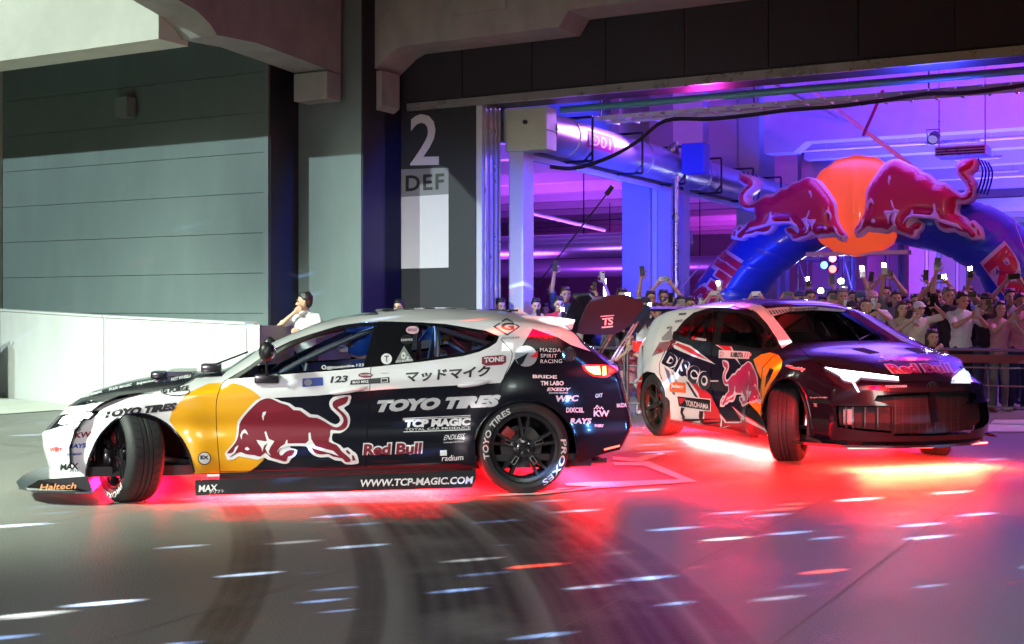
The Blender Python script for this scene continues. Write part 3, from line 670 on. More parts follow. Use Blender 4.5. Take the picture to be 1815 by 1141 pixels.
# boom pole over the crowd
a = onv(925, 540, 1.5); b_ = onv(1078, 340, 1.5)
bm_ = thing('boom_pole', 'thin dark boom pole slanting up from behind the near car', 'pole', MB)
Mb().tube([(a[0], 1.5, a[1]), (b_[0], 1.5, b_[1])], .012, 6).build('pole', M_rubber, bm_)
d_ = Vector((b_[0] - a[0], 0, b_[1] - a[1])).normalized()
Mb().tube([Vector((b_[0], 1.5, b_[1])) - d_ * .05, Vector((b_[0], 1.5, b_[1])) + d_ * .12], .04, 8).build('microphone', M_rubber, bm_)

# conduits, sprinkler pipes and battens under the hall ceiling
zq = zz
for k, (v_, dz_, r_, lab) in enumerate(((3.4, .25, .022, 'thin steel conduit nearest to the gate under the hall ceiling'), (5.2, .10, .03, 'white sprinkler pipe before the stepped girder'), (8.6, .18, .026, 'second white sprinkler pipe before the stepped girder'), (14.2, .02, .04, 'white pipe just behind the stepped girder'))):
    o = Mb().tube([(.9, v_, zq + dz_), (15, v_, zq + dz_)], r_, 8)
    u = 1.6
    while u < 14.5: o.tube([(u, v_, zq + dz_), (u, v_, 7.15)], .008, 5); u += 1.9
    o = o.build('ceiling_pipe', M_white, None, MB, sm=60); tag(o, lab, 'pipe')
for k, (u_, v0_, v1_, lab) in enumerate(((2.6, 2.4, 12.2, 'grey conduit running straight back left of the arch crown'), (7.4, 2.4, 12.2, 'grey conduit running straight back above the right bull'), (10.6, 2.4, 12.2, 'grey conduit running straight back at the right edge'))):
    o = Mb().tube([(u_, v0_, zq + .35), (u_, v1_, zq + .35)], .035, 8).build('ceiling_pipe', M_steel, None, MB, sm=60); tag(o, lab, 'pipe')
for k, (u_, v_) in enumerate(((4.6, 13.9), (8.6, 13.9), (4.6, 17.4), (8.6, 17.4), (12.2, 13.9), (4.6, 20.8), (8.6, 20.8))):
    bt = thing('batten_lamp', 'dark strip lamp housing under the hall girders, ' + ('left of the crown in the first bay', 'right of the crown in the first bay', 'left in the second bay', 'right in the second bay', 'at the right edge in the first bay', 'left in the third bay', 'right in the third bay')[k], 'lamp', MB @ Matrix.Translation((u_, v_, zq - .05)))
    Mb().box(-.6, .6, -.05, .05, 0, .06, bev=.008).build('housing', M_steel, bt); Mb().tube([(-.56, 0, -.012), (.56, 0, -.012)], .014, 8).build('tube', M_white, bt)
    for x in (-.45, .45): Mb().tube([(x, 0, .06), (x, 0, 7.15 - zq)], .008, 5).build('hanger_rod', M_steel, bt)
# ================================================================ cars
M_rub = mat('tyre_rubber', (.018, .018, .02), .62, var=.2, vscale=14, bump=.2, bscale=60)
M_gap = mat('shut_line', (.006, .006, .008), .7)
M_under = mat('underbody', (.02, .02, .022), .6)
M_cage = mat('cage_tube', (.20, .22, .24), .35, metal=.5)
M_seat = mat('seat_cloth', (.015, .015, .018), .8)
M_carb = mat('carbon', (.014, .014, .018), .25, coat=.8)
M_chrome = mat('chrome', (.8, .8, .82), .12, metal=1)
G_win = glass('window_glass', (.74, .78, .82)); G_wind = glass('windscreen_glass', (.5, .58, .6)); G_lens = glass('lens_glass', (.85, .88, .9))
VW = mat('vinyl_white', (.80, .79, .80), .35, coat=.5); VB = mat('vinyl_navy', (.011, .013, .026), .26, coat=.9)
VK = mat('vinyl_black', (.010, .010, .013), .35); VY = mat('vinyl_yellow', (.86, .40, .008), .30, coat=.6)
VR = mat('vinyl_crimson', (.20, .008, .022), .30, coat=.6); VR2 = mat('vinyl_red', (.62, .02, .03), .30, coat=.6)
VG = mat('vinyl_grey', (.28, .28, .30), .35, coat=.5); VO = mat('vinyl_orange', (.85, .14, .03), .35)
VBl = mat('vinyl_blue', (.02, .06, .40), .3, coat=.5); VT = mat('vinyl_tyre_white', (.62, .62, .64), .5)
def sstep(a, b, x):
    t = max(0, min(1, (x - a) / (b - a))); return t * t * (3 - 2 * t)
class Body:
    """closed shell of a car; local +x forward, +y left, z up; built for one half and mirrored"""
    def __init__(s, xr, xf, top, plan, belt, bottom, nose, tail, lean, crown, flares=(), nx=150, dz=34, ny=22, hipz=.5):
        s.__dict__.update(locals())
    def halfw(s, x, z):
        P = lerp_tab(s.plan, x); zb = lerp_tab(s.belt, x)
        if z > zb: y = P - .035 - (z - zb) * s.lean - .35 * (z - zb) ** 2
        else:
            t = (zb - z); y = P - .035 + .035 * min(1, t / .12) - .10 * max(0, (.30 - z) / .3) ** 1.5
            y -= .018 * math.exp(-((z - s.hipz) / .07) ** 2)      # scalloped side
            if t < .12: y = P - .035 + .035 * (t / .12) ** .8 - .018 * math.exp(-((z - s.hipz) / .07) ** 2)
        for (fx, fz, fr, fh, fw) in s.flares:
            d = math.hypot(x - fx, z - fz); y += fh * math.exp(-((d - fr) / fw) ** 2) * (1 if z < zb else math.exp(-((z - zb) / .08) ** 2))
        return y
    def pt(s, a, b, c):
        x0 = s.xr + (s.xf - s.xr) * a; T = smtab(s.top, x0, .05); Bt = lerp_tab(s.bottom, x0)
        cr = lerp_tab(s.crown, x0)
        Te = T - cr * abs(b) ** 3.2
        z = Bt + (Te - Bt) * c
        y = b * max(.05, s.halfw(x0, z))
        wf = sstep(1 - .9 / (s.xf - s.xr), 1, a); wr = sstep(.6 / (s.xf - s.xr), 0, a)
        pl = abs(y) / .9
        x = x0 + wf * (lerp_tab(s.nose[0], z) - s.nose[1] * pl ** s.nose[2]) + wr * (lerp_tab(s.tail[0], z) + s.tail[1] * pl ** s.tail[2])
        return Vector((x, y, z))
    def mesh(s):
        vs = []; fs = []; idx = {}
        NA, NC, NB = s.nx, s.dz, s.ny
        def v(i, j, k):     # i along, j across (0 centre..NB), k height
            key = (i, j, k)
            if key not in idx:
                idx[key] = len(vs); vs.append(s.pt(i / NA, j / NB, k / NC))
            return idx[key]
        for i in range(NA):
            for k in range(NC): fs.append((v(i, NB, k), v(i, NB, k + 1), v(i + 1, NB, k + 1), v(i + 1, NB, k)))   # side
            for j in range(NB): fs.append((v(i, j, NC), v(i + 1, j, NC), v(i + 1, j + 1, NC), v(i, j + 1, NC)))   # top
        for j in range(NB):
            for k in range(NC):
                fs.append((v(NA, j, k), v(NA, j + 1, k), v(NA, j + 1, k + 1), v(NA, j, k + 1)))
                fs.append((v(0, j + 1, k), v(0, j, k), v(0, j, k + 1), v(0, j + 1, k + 1)))
        return vs, fs
class Shell:
    """the half shell in world space, cut along photo traced outlines, then split into panels and mirrored"""
    def __init__(s, body, M, flip=False):
        s.M = M; s.flip = flip; vs, fs = body.mesh()
        if flip: vs = [Vector((v.x, -v.y, v.z)) for v in vs]; fs = [tuple(reversed(f)) for f in fs]
        s.bm = bmesh.new(); bv = [s.bm.verts.new(M @ v) for v in vs]
        for f in fs: s.bm.faces.new([bv[i] for i in f])
        s.lab = s.bm.faces.layers.int.new('lab'); s.mt = s.bm.faces.layers.int.new('mt')
        s.bm.normal_update()
        # reference for decals and normals: both halves
        v2 = vs + [Vector((v.x, -v.y, v.z)) for v in vs]; n = len(vs); f2 = fs + [tuple(n + i for i in reversed(f)) for f in fs]
        s.refv = [M @ v for v in v2]; s.reff = f2
        s.bvh = BVHTree.FromPolygons(s.refv, f2)
        nm = [Vector((0, 0, 0)) for _ in v2]
        for f in f2:
            a, b, c = s.refv[f[0]], s.refv[f[1]], s.refv[f[2]]; d = s.refv[f[3]]
            q = (c - a).cross(d - b)
            for i in f: nm[i] += q
        s.refn = [q.normalized() for q in nm]
        s.extra = []
    def px(s, co):
        d = co - CAMP
        if d.y <= .1: return (-9999, -9999)
        return (CX + F_PX * d.x / d.y, HZ - F_PX * d.z / d.y)
    def bbpx(s, f):
        P = [s.px(v.co) for v in f.verts]; return min(p[0] for p in P), max(p[0] for p in P), min(p[1] for p in P), max(p[1] for p in P)
    def facing(s, f): return f.normal.dot(f.calc_center_median() - CAMP) < 0
    def cut(s, poly, seg_only=False):
        """cut along the planes through the camera and each outline edge"""
        x0 = min(p[0] for p in poly) - 3; x1 = max(p[0] for p in poly) + 3; y0 = min(p[1] for p in poly) - 3; y1 = max(p[1] for p in poly) + 3
        n = len(poly)
        for i in range(n if not seg_only else n - 1):
            a, b = poly[i], poly[(i + 1) % n]
            if math.hypot(a[0] - b[0], a[1] - b[1]) < .01: continue
            ra, rb = ray(*a), ray(*b); no = ra.cross(rb)
            if no.length < 1e-9: continue
            ex0, ex1 = min(a[0], b[0]) - 2, max(a[0], b[0]) + 2; ey0, ey1 = min(a[1], b[1]) - 2, max(a[1], b[1]) + 2
            fs = []
            for f in s.cand:
                if not f.is_valid: continue
                q = s.bbc.get(f)
                if q is None: q = s.bbc[f] = s.bbpx(f)
                if q[1] < ex0 or q[0] > ex1 or q[3] < ey0 or q[2] > ey1: continue
                fs.append(f)
            if not fs: continue
            geom = list({v for f in fs for v in f.verts}) + list({e for f in fs for e in f.edges}) + fs
            r = bmesh.ops.bisect_plane(s.bm, geom=geom, plane_co=CAMP, plane_no=no.normalized(), dist=1e-5)
            new = [g for g in r['geom'] if isinstance(g, bmesh.types.BMFace) and g.is_valid]
            for f in new: s.bbc.pop(f, None)
            s.cand |= set(new)
    def prep(s, poly, side=True):
        x0 = min(p[0] for p in poly) - 3; x1 = max(p[0] for p in poly) + 3; y0 = min(p[1] for p in poly) - 3; y1 = max(p[1] for p in poly) + 3
        s.bbc = {}; s.cand = set(); s.bm.normal_update()
        for f in s.bm.faces:
            q = s.bbpx(f)
            if q[1] < x0 or q[0] > x1 or q[3] < y0 or q[2] > y1: continue
            if side and not s.facing(f): continue
            s.cand.add(f); s.bbc[f] = q
    def region(s, poly, lab=None, mt=None, only=None, side=True):
        s.prep(poly, side); s.cut(poly); s.bm.normal_update()
        for f in s.cand:
            if not f.is_valid: continue
            c = s.px(f.calc_center_median())
            if inside(c, poly) and (only is None or f[s.lab] in only):
                if lab is not None: f[s.lab] = lab
                if mt is not None: f[s.mt] = mt
    def line(s, pts, wd, lab):
        """a thin seam along a polyline"""
        for a, b in zip(pts, pts[1:]):
            d = Vector((b[0] - a[0], b[1] - a[1])); L = d.length
            if L < .01: continue
            d /= L; nn = Vector((-d.y, d.x)) * wd * .5; e = d * wd * .3
            s.region([(a[0] + nn.x - e.x, a[1] + nn.y - e.y), (b[0] + nn.x + e.x, b[1] + nn.y + e.y), (b[0] - nn.x + e.x, b[1] - nn.y + e.y), (a[0] - nn.x - e.x, a[1] - nn.y - e.y)], lab=lab)
    def normal(s, p):
        loc, n, i, d = s.bvh.find_nearest(p)
        f = s.reff[i]; ws = [1 / ((s.refv[k] - p).length + 1e-4) ** 2 for k in f]
        q = Vector((0, 0, 0))
        for k, w_ in zip(f, ws): q += s.refn[k] * w_
        q.normalize()
        return q if q.dot(n) > .6 else n
    def split(s, names, mats, parent, inset={}, skip=(), mirror=True):
        """names: label -> part name"""
        Mi = MW[parent].inverted(); out = {}
        for lab, nm in names.items():
            if lab in skip: continue
            fs = [f for f in s.bm.faces if f[s.lab] == lab]
            if not fs: continue
            vi = {}; vs = []; F = []; ms = []; ns = []
            off = inset.get(lab, 0)
            for f in fs:
                q = []
                for v in f.verts:
                    if v not in vi:
                        vi[v] = len(vs); n_ = s.normal(v.co); vs.append(Mi @ (v.co + n_ * off)); ns.append((Mi.to_3x3() @ n_).normalized())
                    q.append(vi[v])
                F.append(tuple(q)); ms.append(f[s.mt])
            def mk(vs, F, ns):
                me = bpy.data.meshes.new(nm); me.from_pydata([tuple(v) for v in vs], [], F)
                for m in (mats if isinstance(mats, list) else mats[lab]): me.materials.append(m)
                mm = ms if len(ms) == len(me.polygons) else [0] * len(me.polygons)
                me.polygons.foreach_set('material_index', [min(x, len(me.materials) - 1) for x in mm])
                smooth(me); me.update(); me.normals_split_custom_set_from_vertices([tuple(n) for n in ns])
                return mesh_obj(nm, me, parent)
            mf = [Vector((v.x, -v.y, v.z)) for v in vs]; fl = [tuple(reversed(f)) for f in F]; nf = [Vector((n.x, -n.y, n.z)) for n in ns]
            if nm in s.joined:      # centre panels: one piece across the car
                k = len(vs); ms = ms + ms; allv = list(vs); alln = list(ns); mp_ = {}
                for i, v in enumerate(vs):
                    if abs(v.y) < 2e-4: mp_[i] = i; alln[i] = Vector((ns[i].x, 0, ns[i].z)).normalized()
                    else: mp_[i] = len(allv); allv.append(mf[i]); alln.append(nf[i])
                o = mk(allv, F + [tuple(mp_[i] for i in f) for f in fl], alln); out[lab] = [o]
            else:
                out[lab] = [mk(vs, F, ns)]
                if mirror: out[lab].append(mk(mf, fl, nf))
        return out
    joined = ()
    def cast(s, px, py, off=.003):
        d = ray(px, py).normalized(); loc, n, i, t = s.bvh.ray_cast(CAMP, d)
        if loc is None:
            D = s.near; loc, n, i, t = s.bvh.find_nearest(CAMP + ray(px, py) * D)
        if n.dot(d) > 0: n = -n
        return loc + n * off
    def decal(s, name, vs, fs, m, parent, off=.003, step=9, label=None):
        v, f = gridcut(vs, fs, step) if step else (vs, fs)
        mb = Mb(); mb.add([s.cast(x, y, off) for x, y in v], f)
        me = bpy.data.meshes.new(name); Mi = MW[parent].inverted()
        me.from_pydata([tuple(Mi @ Vector(p)) for p in mb.v], [], mb.f); me.materials.append(m); smooth(me)
        o = mesh_obj(name, me, parent)
        if label: o['label'] = label
        return o
    def text(s, txt, q, m, parent, bold=.01, shear=0, off=.003, sp=1.0, name='lettering', step=9):
        bold = bold * 2.0 if .015 < bold < .04 else bold
        vs, fs, _ = text2d(txt, bold, shear, sp); return s.decal(name, quadmap(q, vs), fs, m, parent, off, step)
def inside(p, poly):
    x, y = p; r = False; n = len(poly); j = n - 1
    for i in range(n):
        xi, yi = poly[i]; xj, yj = poly[j]
        if (yi > y) != (yj > y) and x < (xj - xi) * (y - yi) / (yj - yi) + xi: r = not r
        j = i
    return r
def Q(x0, y0, x1, y1, h, dx=0):
    """quad of a text: baseline left (x0,y0), baseline right (x1,y1), height h px, lean dx"""
    return [(x0, y0), (x1, y1), (x1 + dx, y1 - h), (x0 + dx, y0 - h)]
def on_plane(M, px, py, y):
    """photo pixel on the car plane local y"""
    Mi = M.inverted(); o = Mi @ CAMP; d = Mi.to_3x3() @ ray(px, py); t = (y - o.y) / d.y; p = o + d * t; return p.x, p.z

def tyre(mb, r, w_, rr):
    mb.lathe([(rr, -w_ * .42), (rr + .02, -w_ * .5), (r * .86, -w_ * .52), (r - .02, -w_ * .47), (r - .004, -w_ * .40), (r, -w_ * .34), (r, -w_ * .145), (r - .010, -w_ * .14), (r - .010, -w_ * .12), (r, -w_ * .115), (r, -.008), (r - .008, -.005), (r - .008, .005), (r, .008),
              (r, w_ * .115), (r - .010, w_ * .12), (r - .010, w_ * .14), (r, w_ * .145), (r, w_ * .34), (r - .004, w_ * .40), (r - .02, w_ * .47), (r * .86, w_ * .52), (rr + .02, w_ * .5), (rr, w_ * .42)], 72, 'y')
def wheel(name, parent, c, yaw, camber, outer, r, w_, rr, style, mrim, letters=()):
    """a wheel as a part of its car; outer = +1 if its outer face looks to local +y"""
    M = Matrix.Translation(c) @ Matrix.Rotation(yaw, 4, 'Z') @ Matrix.Rotation(camber, 4, 'X')
    e = bpy.data.objects.new(name, None); COL.objects.link(e); e.parent = parent; e.matrix_local = M; MW[e] = MW[parent] @ M; e.empty_display_size = .1
    def ch(mb, nm, m, sm=35): return mb.build(nm, m, e, sm=sm)
    a = Mb(); tyre(a, r, w_, rr); ch(a, 'tyre', M_rub)
    # sipes across the tread
    sp = Mb()
    for k in range(36):
        t = 2 * math.pi * k / 36; Mr = Matrix.Rotation(t, 4, 'Y')
        for sgn in (-1, 1):
            v = [Mr @ Vector(p) for p in ((-.004, sgn * w_ * .17, r + .0006), (.004, sgn * w_ * .17, r + .0006), (.022, sgn * w_ * .33, r + .0006), (.014, sgn * w_ * .33, r + .0006))]
            sp.add(v, [(0, 1, 2, 3)])
    o = sp.build('tread_groove', M_gap, e); o['kind'] = 'stuff'
    yo = outer * w_ * .46
    b = Mb(); b.lathe([(rr - .004, -w_ * .44), (rr - .012, -w_ * .40), (rr - .03, -w_ * .2), (rr - .03, w_ * .2), (rr - .012, w_ * .40), (rr + .006, w_ * .46), (rr + .006, w_ * .475), (rr - .018, w_ * .455)] if outer > 0 else [(rr - .004, w_ * .44), (rr - .012, w_ * .40), (rr - .03, w_ * .2), (rr - .03, -w_ * .2), (rr - .012, -w_ * .40), (rr + .006, -w_ * .46), (rr + .006, -w_ * .475), (rr - .018, -w_ * .455)], 64, 'y')
    ch(b, 'rim_barrel', mrim)
    n = 5 if style == 'y' else 6
    yc = outer * w_ * .30
    for k in range(n):
        t0 = 2 * math.pi * (k + .25) / n; s_ = Mb()
        def arm(t, t2, r0, r1, hw0, hw1):
            P0 = Vector((r0 * math.cos(t), 0, r0 * math.sin(t))); P1 = Vector((r1 * math.cos(t2), 0, r1 * math.sin(t2)))
            d = (P1 - P0).normalized(); q = Vector((-d.z, 0, d.x))
            y0 = yc + outer * .012; y1 = yo - outer * .01
            vs = []
            for P, hw, yy in ((P0, hw0, y0), (P1, hw1, y1)):
                for sgn, dy in ((-1, -outer * .035), (1, -outer * .035), (.65, 0), (-.65, 0)): vs.append(P + q * hw * sgn + Vector((0, yy + dy, 0)))
            s_.add(vs, [(0, 1, 2, 3), (4, 7, 6, 5), (0, 4, 5, 1), (1, 5, 6, 2), (2, 6, 7, 3), (3, 7, 4, 0)])
        if style == 'y':
            arm(t0 - .05, t0 - .17, .05, rr - .015, .020, .014); arm(t0 + .05, t0 + .17, .05, rr - .015, .020, .014)
        else: arm(t0, t0, .05, rr - .012, .030, .019)
        ch(s_, 'spoke', mrim, None)
        if style == 'y':
            bd = Mb(); Mr = Matrix.Rotation(-t0, 4, 'Y')
            for (x0, x1, z0, z1) in ((.085, .145, -.016, -.010), (.085, .145, .010, .016), (.083, .088, -.016, .016), (.142, .147, -.016, .016)):
                bd.box(x0, x1, yc + outer * .028 - .002, yc + outer * .028 + .002, z0, z1, M=Mr)
            ch(bd, 'spoke_badge', M_chrome, None)
    h = Mb(); h.lathe([(0, yc + outer * .03), (.032, yc + outer * .028), (.036, yc + outer * .01), (.07, yc), (.075, yc - outer * .05)], 28, 'y'); ch(h, 'hub_cap', mrim)
    d = Mb(); d.lathe([(.07, -.012), (.155, -.012), (.155, .012), (.07, .012)], 40, 'y', (0, -outer * .02, 0)); ch(d, 'brake_disc', mat('disc_iron', (.12, .11, .11), .4, metal=.8))
    cp = Mb(); cp.box(-.05, .05, outer * .03 - .05, outer * .03 + .05, .11, .19, M=Matrix.Rotation(.9, 4, 'Y'), bev=.01); ch(cp, 'brake_caliper', mat('caliper_red', (.35, .02, .02), .4))
    for k in range(5):
        t = 2 * math.pi * k / 5; nb = Mb(); nb.lathe([(0, yc + outer * .022), (.009, yc + outer * .02), (.011, yc)], 6, 'y', (.045 * math.cos(t), 0, .045 * math.sin(t))); ch(nb, 'wheel_nut', M_chrome)
    for txt, a0, a1, rad, hgt in letters:
        vs, fs, _ = text2d(txt, .02, .12, 1.05); vs, fs = gridcut(vs, fs, .08)
        L = Mb(); P = []
        for x, y in vs:
            th = R(a0 + (a1 - a0) * x); q = rad + hgt * (y - .5)
            yy = outer * (w_ * .5 + .004 + (.012 if rr + .02 < q < r - .03 else 0.006))
            P.append(Vector((-outer * q * math.cos(th), yy, q * math.sin(th))))
        L.add(P, fs); ch(L, 'sidewall_lettering', VT, None)
    return e
def empty_part(name, parent, M):
    e = bpy.data.objects.new(name, None); COL.objects.link(e); e.parent = parent; e.matrix_local = M; MW[e] = MW[parent] @ M; e.empty_display_size = .1
    return e
# ================================================================ near car
ps = math.atan2(.48, 2.65)
hx = Vector((-math.cos(ps), -math.sin(ps), 0)); hy = Vector((math.sin(ps), -math.cos(ps), 0))
rw_out = ground(930, 876.5); rw_out.z = 0
org = rw_out - hy * .93
MN = Matrix(((hx.x, hy.x, 0, org.x), (hx.y, hy.y, 0, org.y), (0, 0, 1, 0), (0, 0, 0, 1)))
near = thing('rally_car', 'near white and navy drift hatchback with yellow disc and crimson bull on its door', 'car', MN)
T0 = lambda px, py, y=0.0: on_plane(MN, px, py, y)
top = sorted([T0(*p) for p in [(83, 741), (110, 718), (151, 695), (221, 676), (272, 667), (353, 659), (401, 655), (441, 627), (504, 597), (563, 572), (640, 554), (710, 546), (784, 544.5), (858, 548), (913, 555), (962, 565)]])
top = [(x, z) for x, z in top if x < 3.3]
hatch = sorted([T0(*p, .0) for p in [(990, 573), (1023, 592), (1060, 614), (1093, 634)]])
top = hatch + [p for p in top if p[0] > hatch[-1][0] + .05]
xr = -.88; xf = T0(76, 760, .3)[0]
top = [(xr - .3, top[0][1] - .05), (xr, top[0][1] - .03)] + [p for p in top if p[0] > xr + .04]
top = top + [(xf, T0(83, 748)[1] - .07)]
belt = sorted([T0(*p, .86) for p in [(885, 597), (850, 623), (747, 642), (600, 656), (405, 672)]])
belt = [(-.9, .93), (-.3, belt[0][1] + .02)] + belt + [(2.3, .86), (2.9, .80), (xf, .66)]
BodyN = Body(xr, xf, top, plan=[(xr, .84), (-.3, .88), (.1, .90), (.6, .885), (1.6, .885), (2.2, .89), (2.7, .90), (3.1, .87), (3.35, .80), (xf, .74)],
             belt=belt, bottom=[(xr, .30), (-.5, .22), (-.3, .20), (2.9, .20), (3.05, .125), (xf, .125)],
             nose=([(.2, -.02), (.35, .02), (.5, .03), (.62, .03), (.72, -.03)], .34, 2.6), tail=([(.25, .05), (.45, -.05), (.6, -.03), (.8, .02), (.95, .08), (1.1, .16)], .16, 3.6),
             lean=.36, crown=[(xr, .05), (.3, .10), (1.2, .11), (2.0, .11), (2.8, .10), (xf, .05)],
             flares=[(0, .335, .36, .035, .13), (2.69, .335, .38, .045, .14)], hipz=.52)
SN = Shell(BodyN, MN); SN.near = 8.9
L_BODY, L_FEND, L_DOOR, L_DOOR2, L_QUART, L_BUMPF, L_BUMPR, L_HOOD, L_ROOF, L_WIN, L_WIN2, L_HOLE, L_GAP, L_SHIELD, L_FRAME, L_LAMPF, L_LAMPR, L_HATCH = range(18)
# label the shell coarsely by position, then cut along the traced outlines
MiN = MN.inverted()
for f in SN.bm.faces:
    c = MiN @ f.calc_center_median()
    f[SN.lab] = L_BODY
    n_ = MiN.to_3x3() @ f.normal
    topface = n_.z > .45 or False
    Tx = smtab(BodyN.top, c.x)
    if abs(n_.z) > abs(n_.y) * 1.0 and c.z > Tx - .2 and c.x < 3.2:
        if c.x > 1.93: f[SN.lab] = L_HOOD
        elif c.x > 1.02: f[SN.lab] = L_SHIELD
        elif c.x > -.08: f[SN.lab] = L_ROOF
        else: f[SN.lab] = L_HATCH
arcF = [(153, 866), (153, 846), (155, 824), (166, 794), (180, 769), (206, 743), (236, 733), (265, 736), (294, 750), (320, 776), (335, 805), (344, 837), (344, 880)]
arcFd = [(p.x, p.y) for p in catmull([(a, b, 0) for a, b in arcF[1:-1]], 3)]
arcR = [(843, 880)] + [(843, 826)] + [(931 + 91 * math.cos(R(a)), 797 - 89 * math.sin(R(a))) for a in range(168, -1, -12)] + [(1022, 812), (1020, 830), (1020, 880)]
dlo = [(402, 672), (442, 648), (478, 622), (515, 604), (552, 591), (600, 577), (640, 571), (674, 569), (747, 571), (790, 574), (821, 579), (862, 586), (885, 596), (880, 607), (868, 615), (850, 623), (821, 631), (747, 641), (674, 649), (600, 656), (508, 663)]
SIDE = (L_BODY,)
SN.region([(20, 600), (390, 600), (390, 838), (380, 900), (20, 900)], lab=L_FEND, only=SIDE)
SN.region([(20, 600), (176, 700), (185, 735), (174, 762), (153, 800), (150, 900), (20, 900)], lab=L_BUMPF, only=(L_FEND,))
SN.region([(390, 560), (668, 560), (656, 704), (650, 850), (390, 850)], lab=L_DOOR, only=SIDE)
SN.region([(668, 560), (895, 560), (887, 601), (908, 626), (894, 666), (880, 713), (858, 738), (840, 778), (836, 850), (650, 850), (656, 704)], lab=L_DOOR2, only=SIDE)
SN.region([(870, 540), (1140, 540), (1140, 870), (836, 870), (840, 778), (858, 738), (880, 713), (894, 666), (908, 626), (887, 601)], lab=L_QUART, only=SIDE)
SN.region([(1022, 700), (1040, 705), (1050, 690), (1140, 690), (1140, 900), (1010, 900), (1016, 770)], lab=L_BUMPR, only=(L_QUART,))
# black lower livery, yellow disc
blk = [(471, 706), (560, 701), (674, 690.5), (747, 686), (887, 678.5), (901, 655), (921, 620), (944, 582), (990, 598), (1012, 611), (1100, 640), (1160, 650), (1160, 900), (380, 900), (390, 835), (440, 760)]
SN.region(blk, mt=1)
SN.region([(400 + 86 * math.cos(R(a)), 762 + 84 * math.sin(R(a))) for a in range(0, 360, 10)], mt=2, only=(L_DOOR,))
SN.region([(70, 765), (85, 738), (109, 720), (147, 717), (239, 700), (324, 682), (346, 670), (392, 667), (420, 676), (392, 720), (200, 770)], lab=L_FEND, mt=0, only=(L_HOOD,))
SN.region([(392, 677), (368, 680), (331, 697), (305, 728), (300, 745), (320, 775), (335, 805), (344, 837), (345, 850), (392, 850)], mt=2, only=(L_FEND,))
SN.region([(109, 720), (125, 708), (177, 691), (265, 671), (353, 660), (346, 669), (324, 682), (239, 700), (147, 717)], mt=1, only=(L_FEND, L_BUMPF, L_HOOD))
for f in SN.bm.faces:
    if f[SN.lab] == L_HOOD: f[SN.mt] = 1
    if f[SN.lab] == L_HOOD and f.calc_center_median().z > 99: f[SN.mt] = 1
    if f[SN.lab] == L_HATCH and (MiN @ f.calc_center_median()).x < -.34: f[SN.mt] = 1
SN.region([(388, 672), (402, 658), (432, 638), (466, 615), (502, 596), (556, 575), (600, 564), (640, 559), (690, 556), (690, 600), (480, 690), (400, 690)], lab=L_ROOF, mt=0, only=(L_SHIELD, L_HOOD, L_BODY))
SN.region([(388, 672), (402, 658), (405, 690), (388, 690)], lab=L_DOOR, mt=0, only=(L_ROOF,))
SN.region(dlo, lab=L_FRAME)
win1 = [(424, 667), (452, 649), (484, 629), (520, 611), (556, 597), (600, 584), (640, 578), (663, 577), (655, 610), (644, 650), (600, 653), (508, 659)]
win2 = [(736, 575), (790, 579), (821, 584), (862, 591), (878, 598), (873, 605), (850, 617), (821, 625), (747, 636), (726, 639)]
SN.region(win1, lab=L_WIN); SN.region(win2, lab=L_WIN2)
SN.region(arcFd + [(344, 900), (153, 900)], lab=L_HOLE, side=False); SN.region(arcR, lab=L_HOLE, side=False)
lampF = [(75, 747), (84, 741), (110, 735), (136, 731), (160, 728), (177, 727), (174, 733), (162, 743), (136, 749), (110, 755), (82, 763), (77, 757)]
SN.region(lampF, lab=L_LAMPF)
lampR = [(1031, 647), (1050, 646), (1067, 646), (1093, 649), (1096, 655), (1090, 660), (1075, 669), (1062, 669), (1049, 666), (1036, 656)]
SN.region(lampR, lab=L_LAMPR)
gapc = [[(402, 673), (394, 679), (386, 700), (383, 721), (384, 760), (387, 800), (390, 838)], [(668, 571), (664, 600), (657, 657), (655, 704), (651, 760), (649, 830)],
        [(887, 601), (900, 614), (908, 626), (904, 645), (894, 666), (888, 690), (880, 713)], [(390, 836), (520, 833), (649, 830), (740, 828), (842, 825)],
        [(1040, 705), (1026, 706), (1010, 730)], [(109, 719), (147, 717.5), (239, 700.5), (324, 682.5), (346, 669.5), (362, 660)]]
for g_ in gapc: SN.line([(p.x, p.y) for p in catmull([(a, b, 0) for a, b in g_], 2)], 1.3, L_GAP)
SN.joined = ('hood', 'windscreen', 'roof', 'tailgate')
W3 = [VW, VB, VY]
W_mats = [mat('car_white', (.78, .77, .79), .28, coat=.9, var=.03, vscale=3), mat('car_navy', (.006, .007, .014), .22, coat=.45, var=.2, vscale=3, spec=.3), VY]
parts = SN.split({L_BODY: 'sill_panel', L_FEND: 'fender', L_DOOR: 'door', L_DOOR2: 'rear_door', L_QUART: 'quarter_panel', L_BUMPF: 'front_bumper', L_BUMPR: 'rear_bumper', L_HOOD: 'hood', L_ROOF: 'roof', L_HATCH: 'tailgate'}, W_mats, near)
parts2 = SN.split({L_GAP: 'shut_line'}, [M_gap], near, inset={L_GAP: -.010})
SN.split({L_FRAME: 'window_frame'}, [mat('window_black', (.008, .008, .010), .12, coat=.6)], near, inset={L_FRAME: -.002})
SN.split({L_WIN: 'window', L_WIN2: 'rear_window'}, [G_win], near, inset={L_WIN: -.004, L_WIN2: -.004})
SN.split({L_SHIELD: 'windscreen'}, [G_wind], near, inset={L_SHIELD: -.003})
SN.split({L_LAMPF: 'headlight'}, [mat('lamp_black', (.02, .02, .025), .15, coat=1)], near, inset={L_LAMPF: -.004})
SN.split({L_LAMPR: 'tail_light'}, [mat('tail_red', (.55, .01, .01), .2, coat=1, emit=(1, .03, .02), es=.9)], near, inset={L_LAMPR: .004})
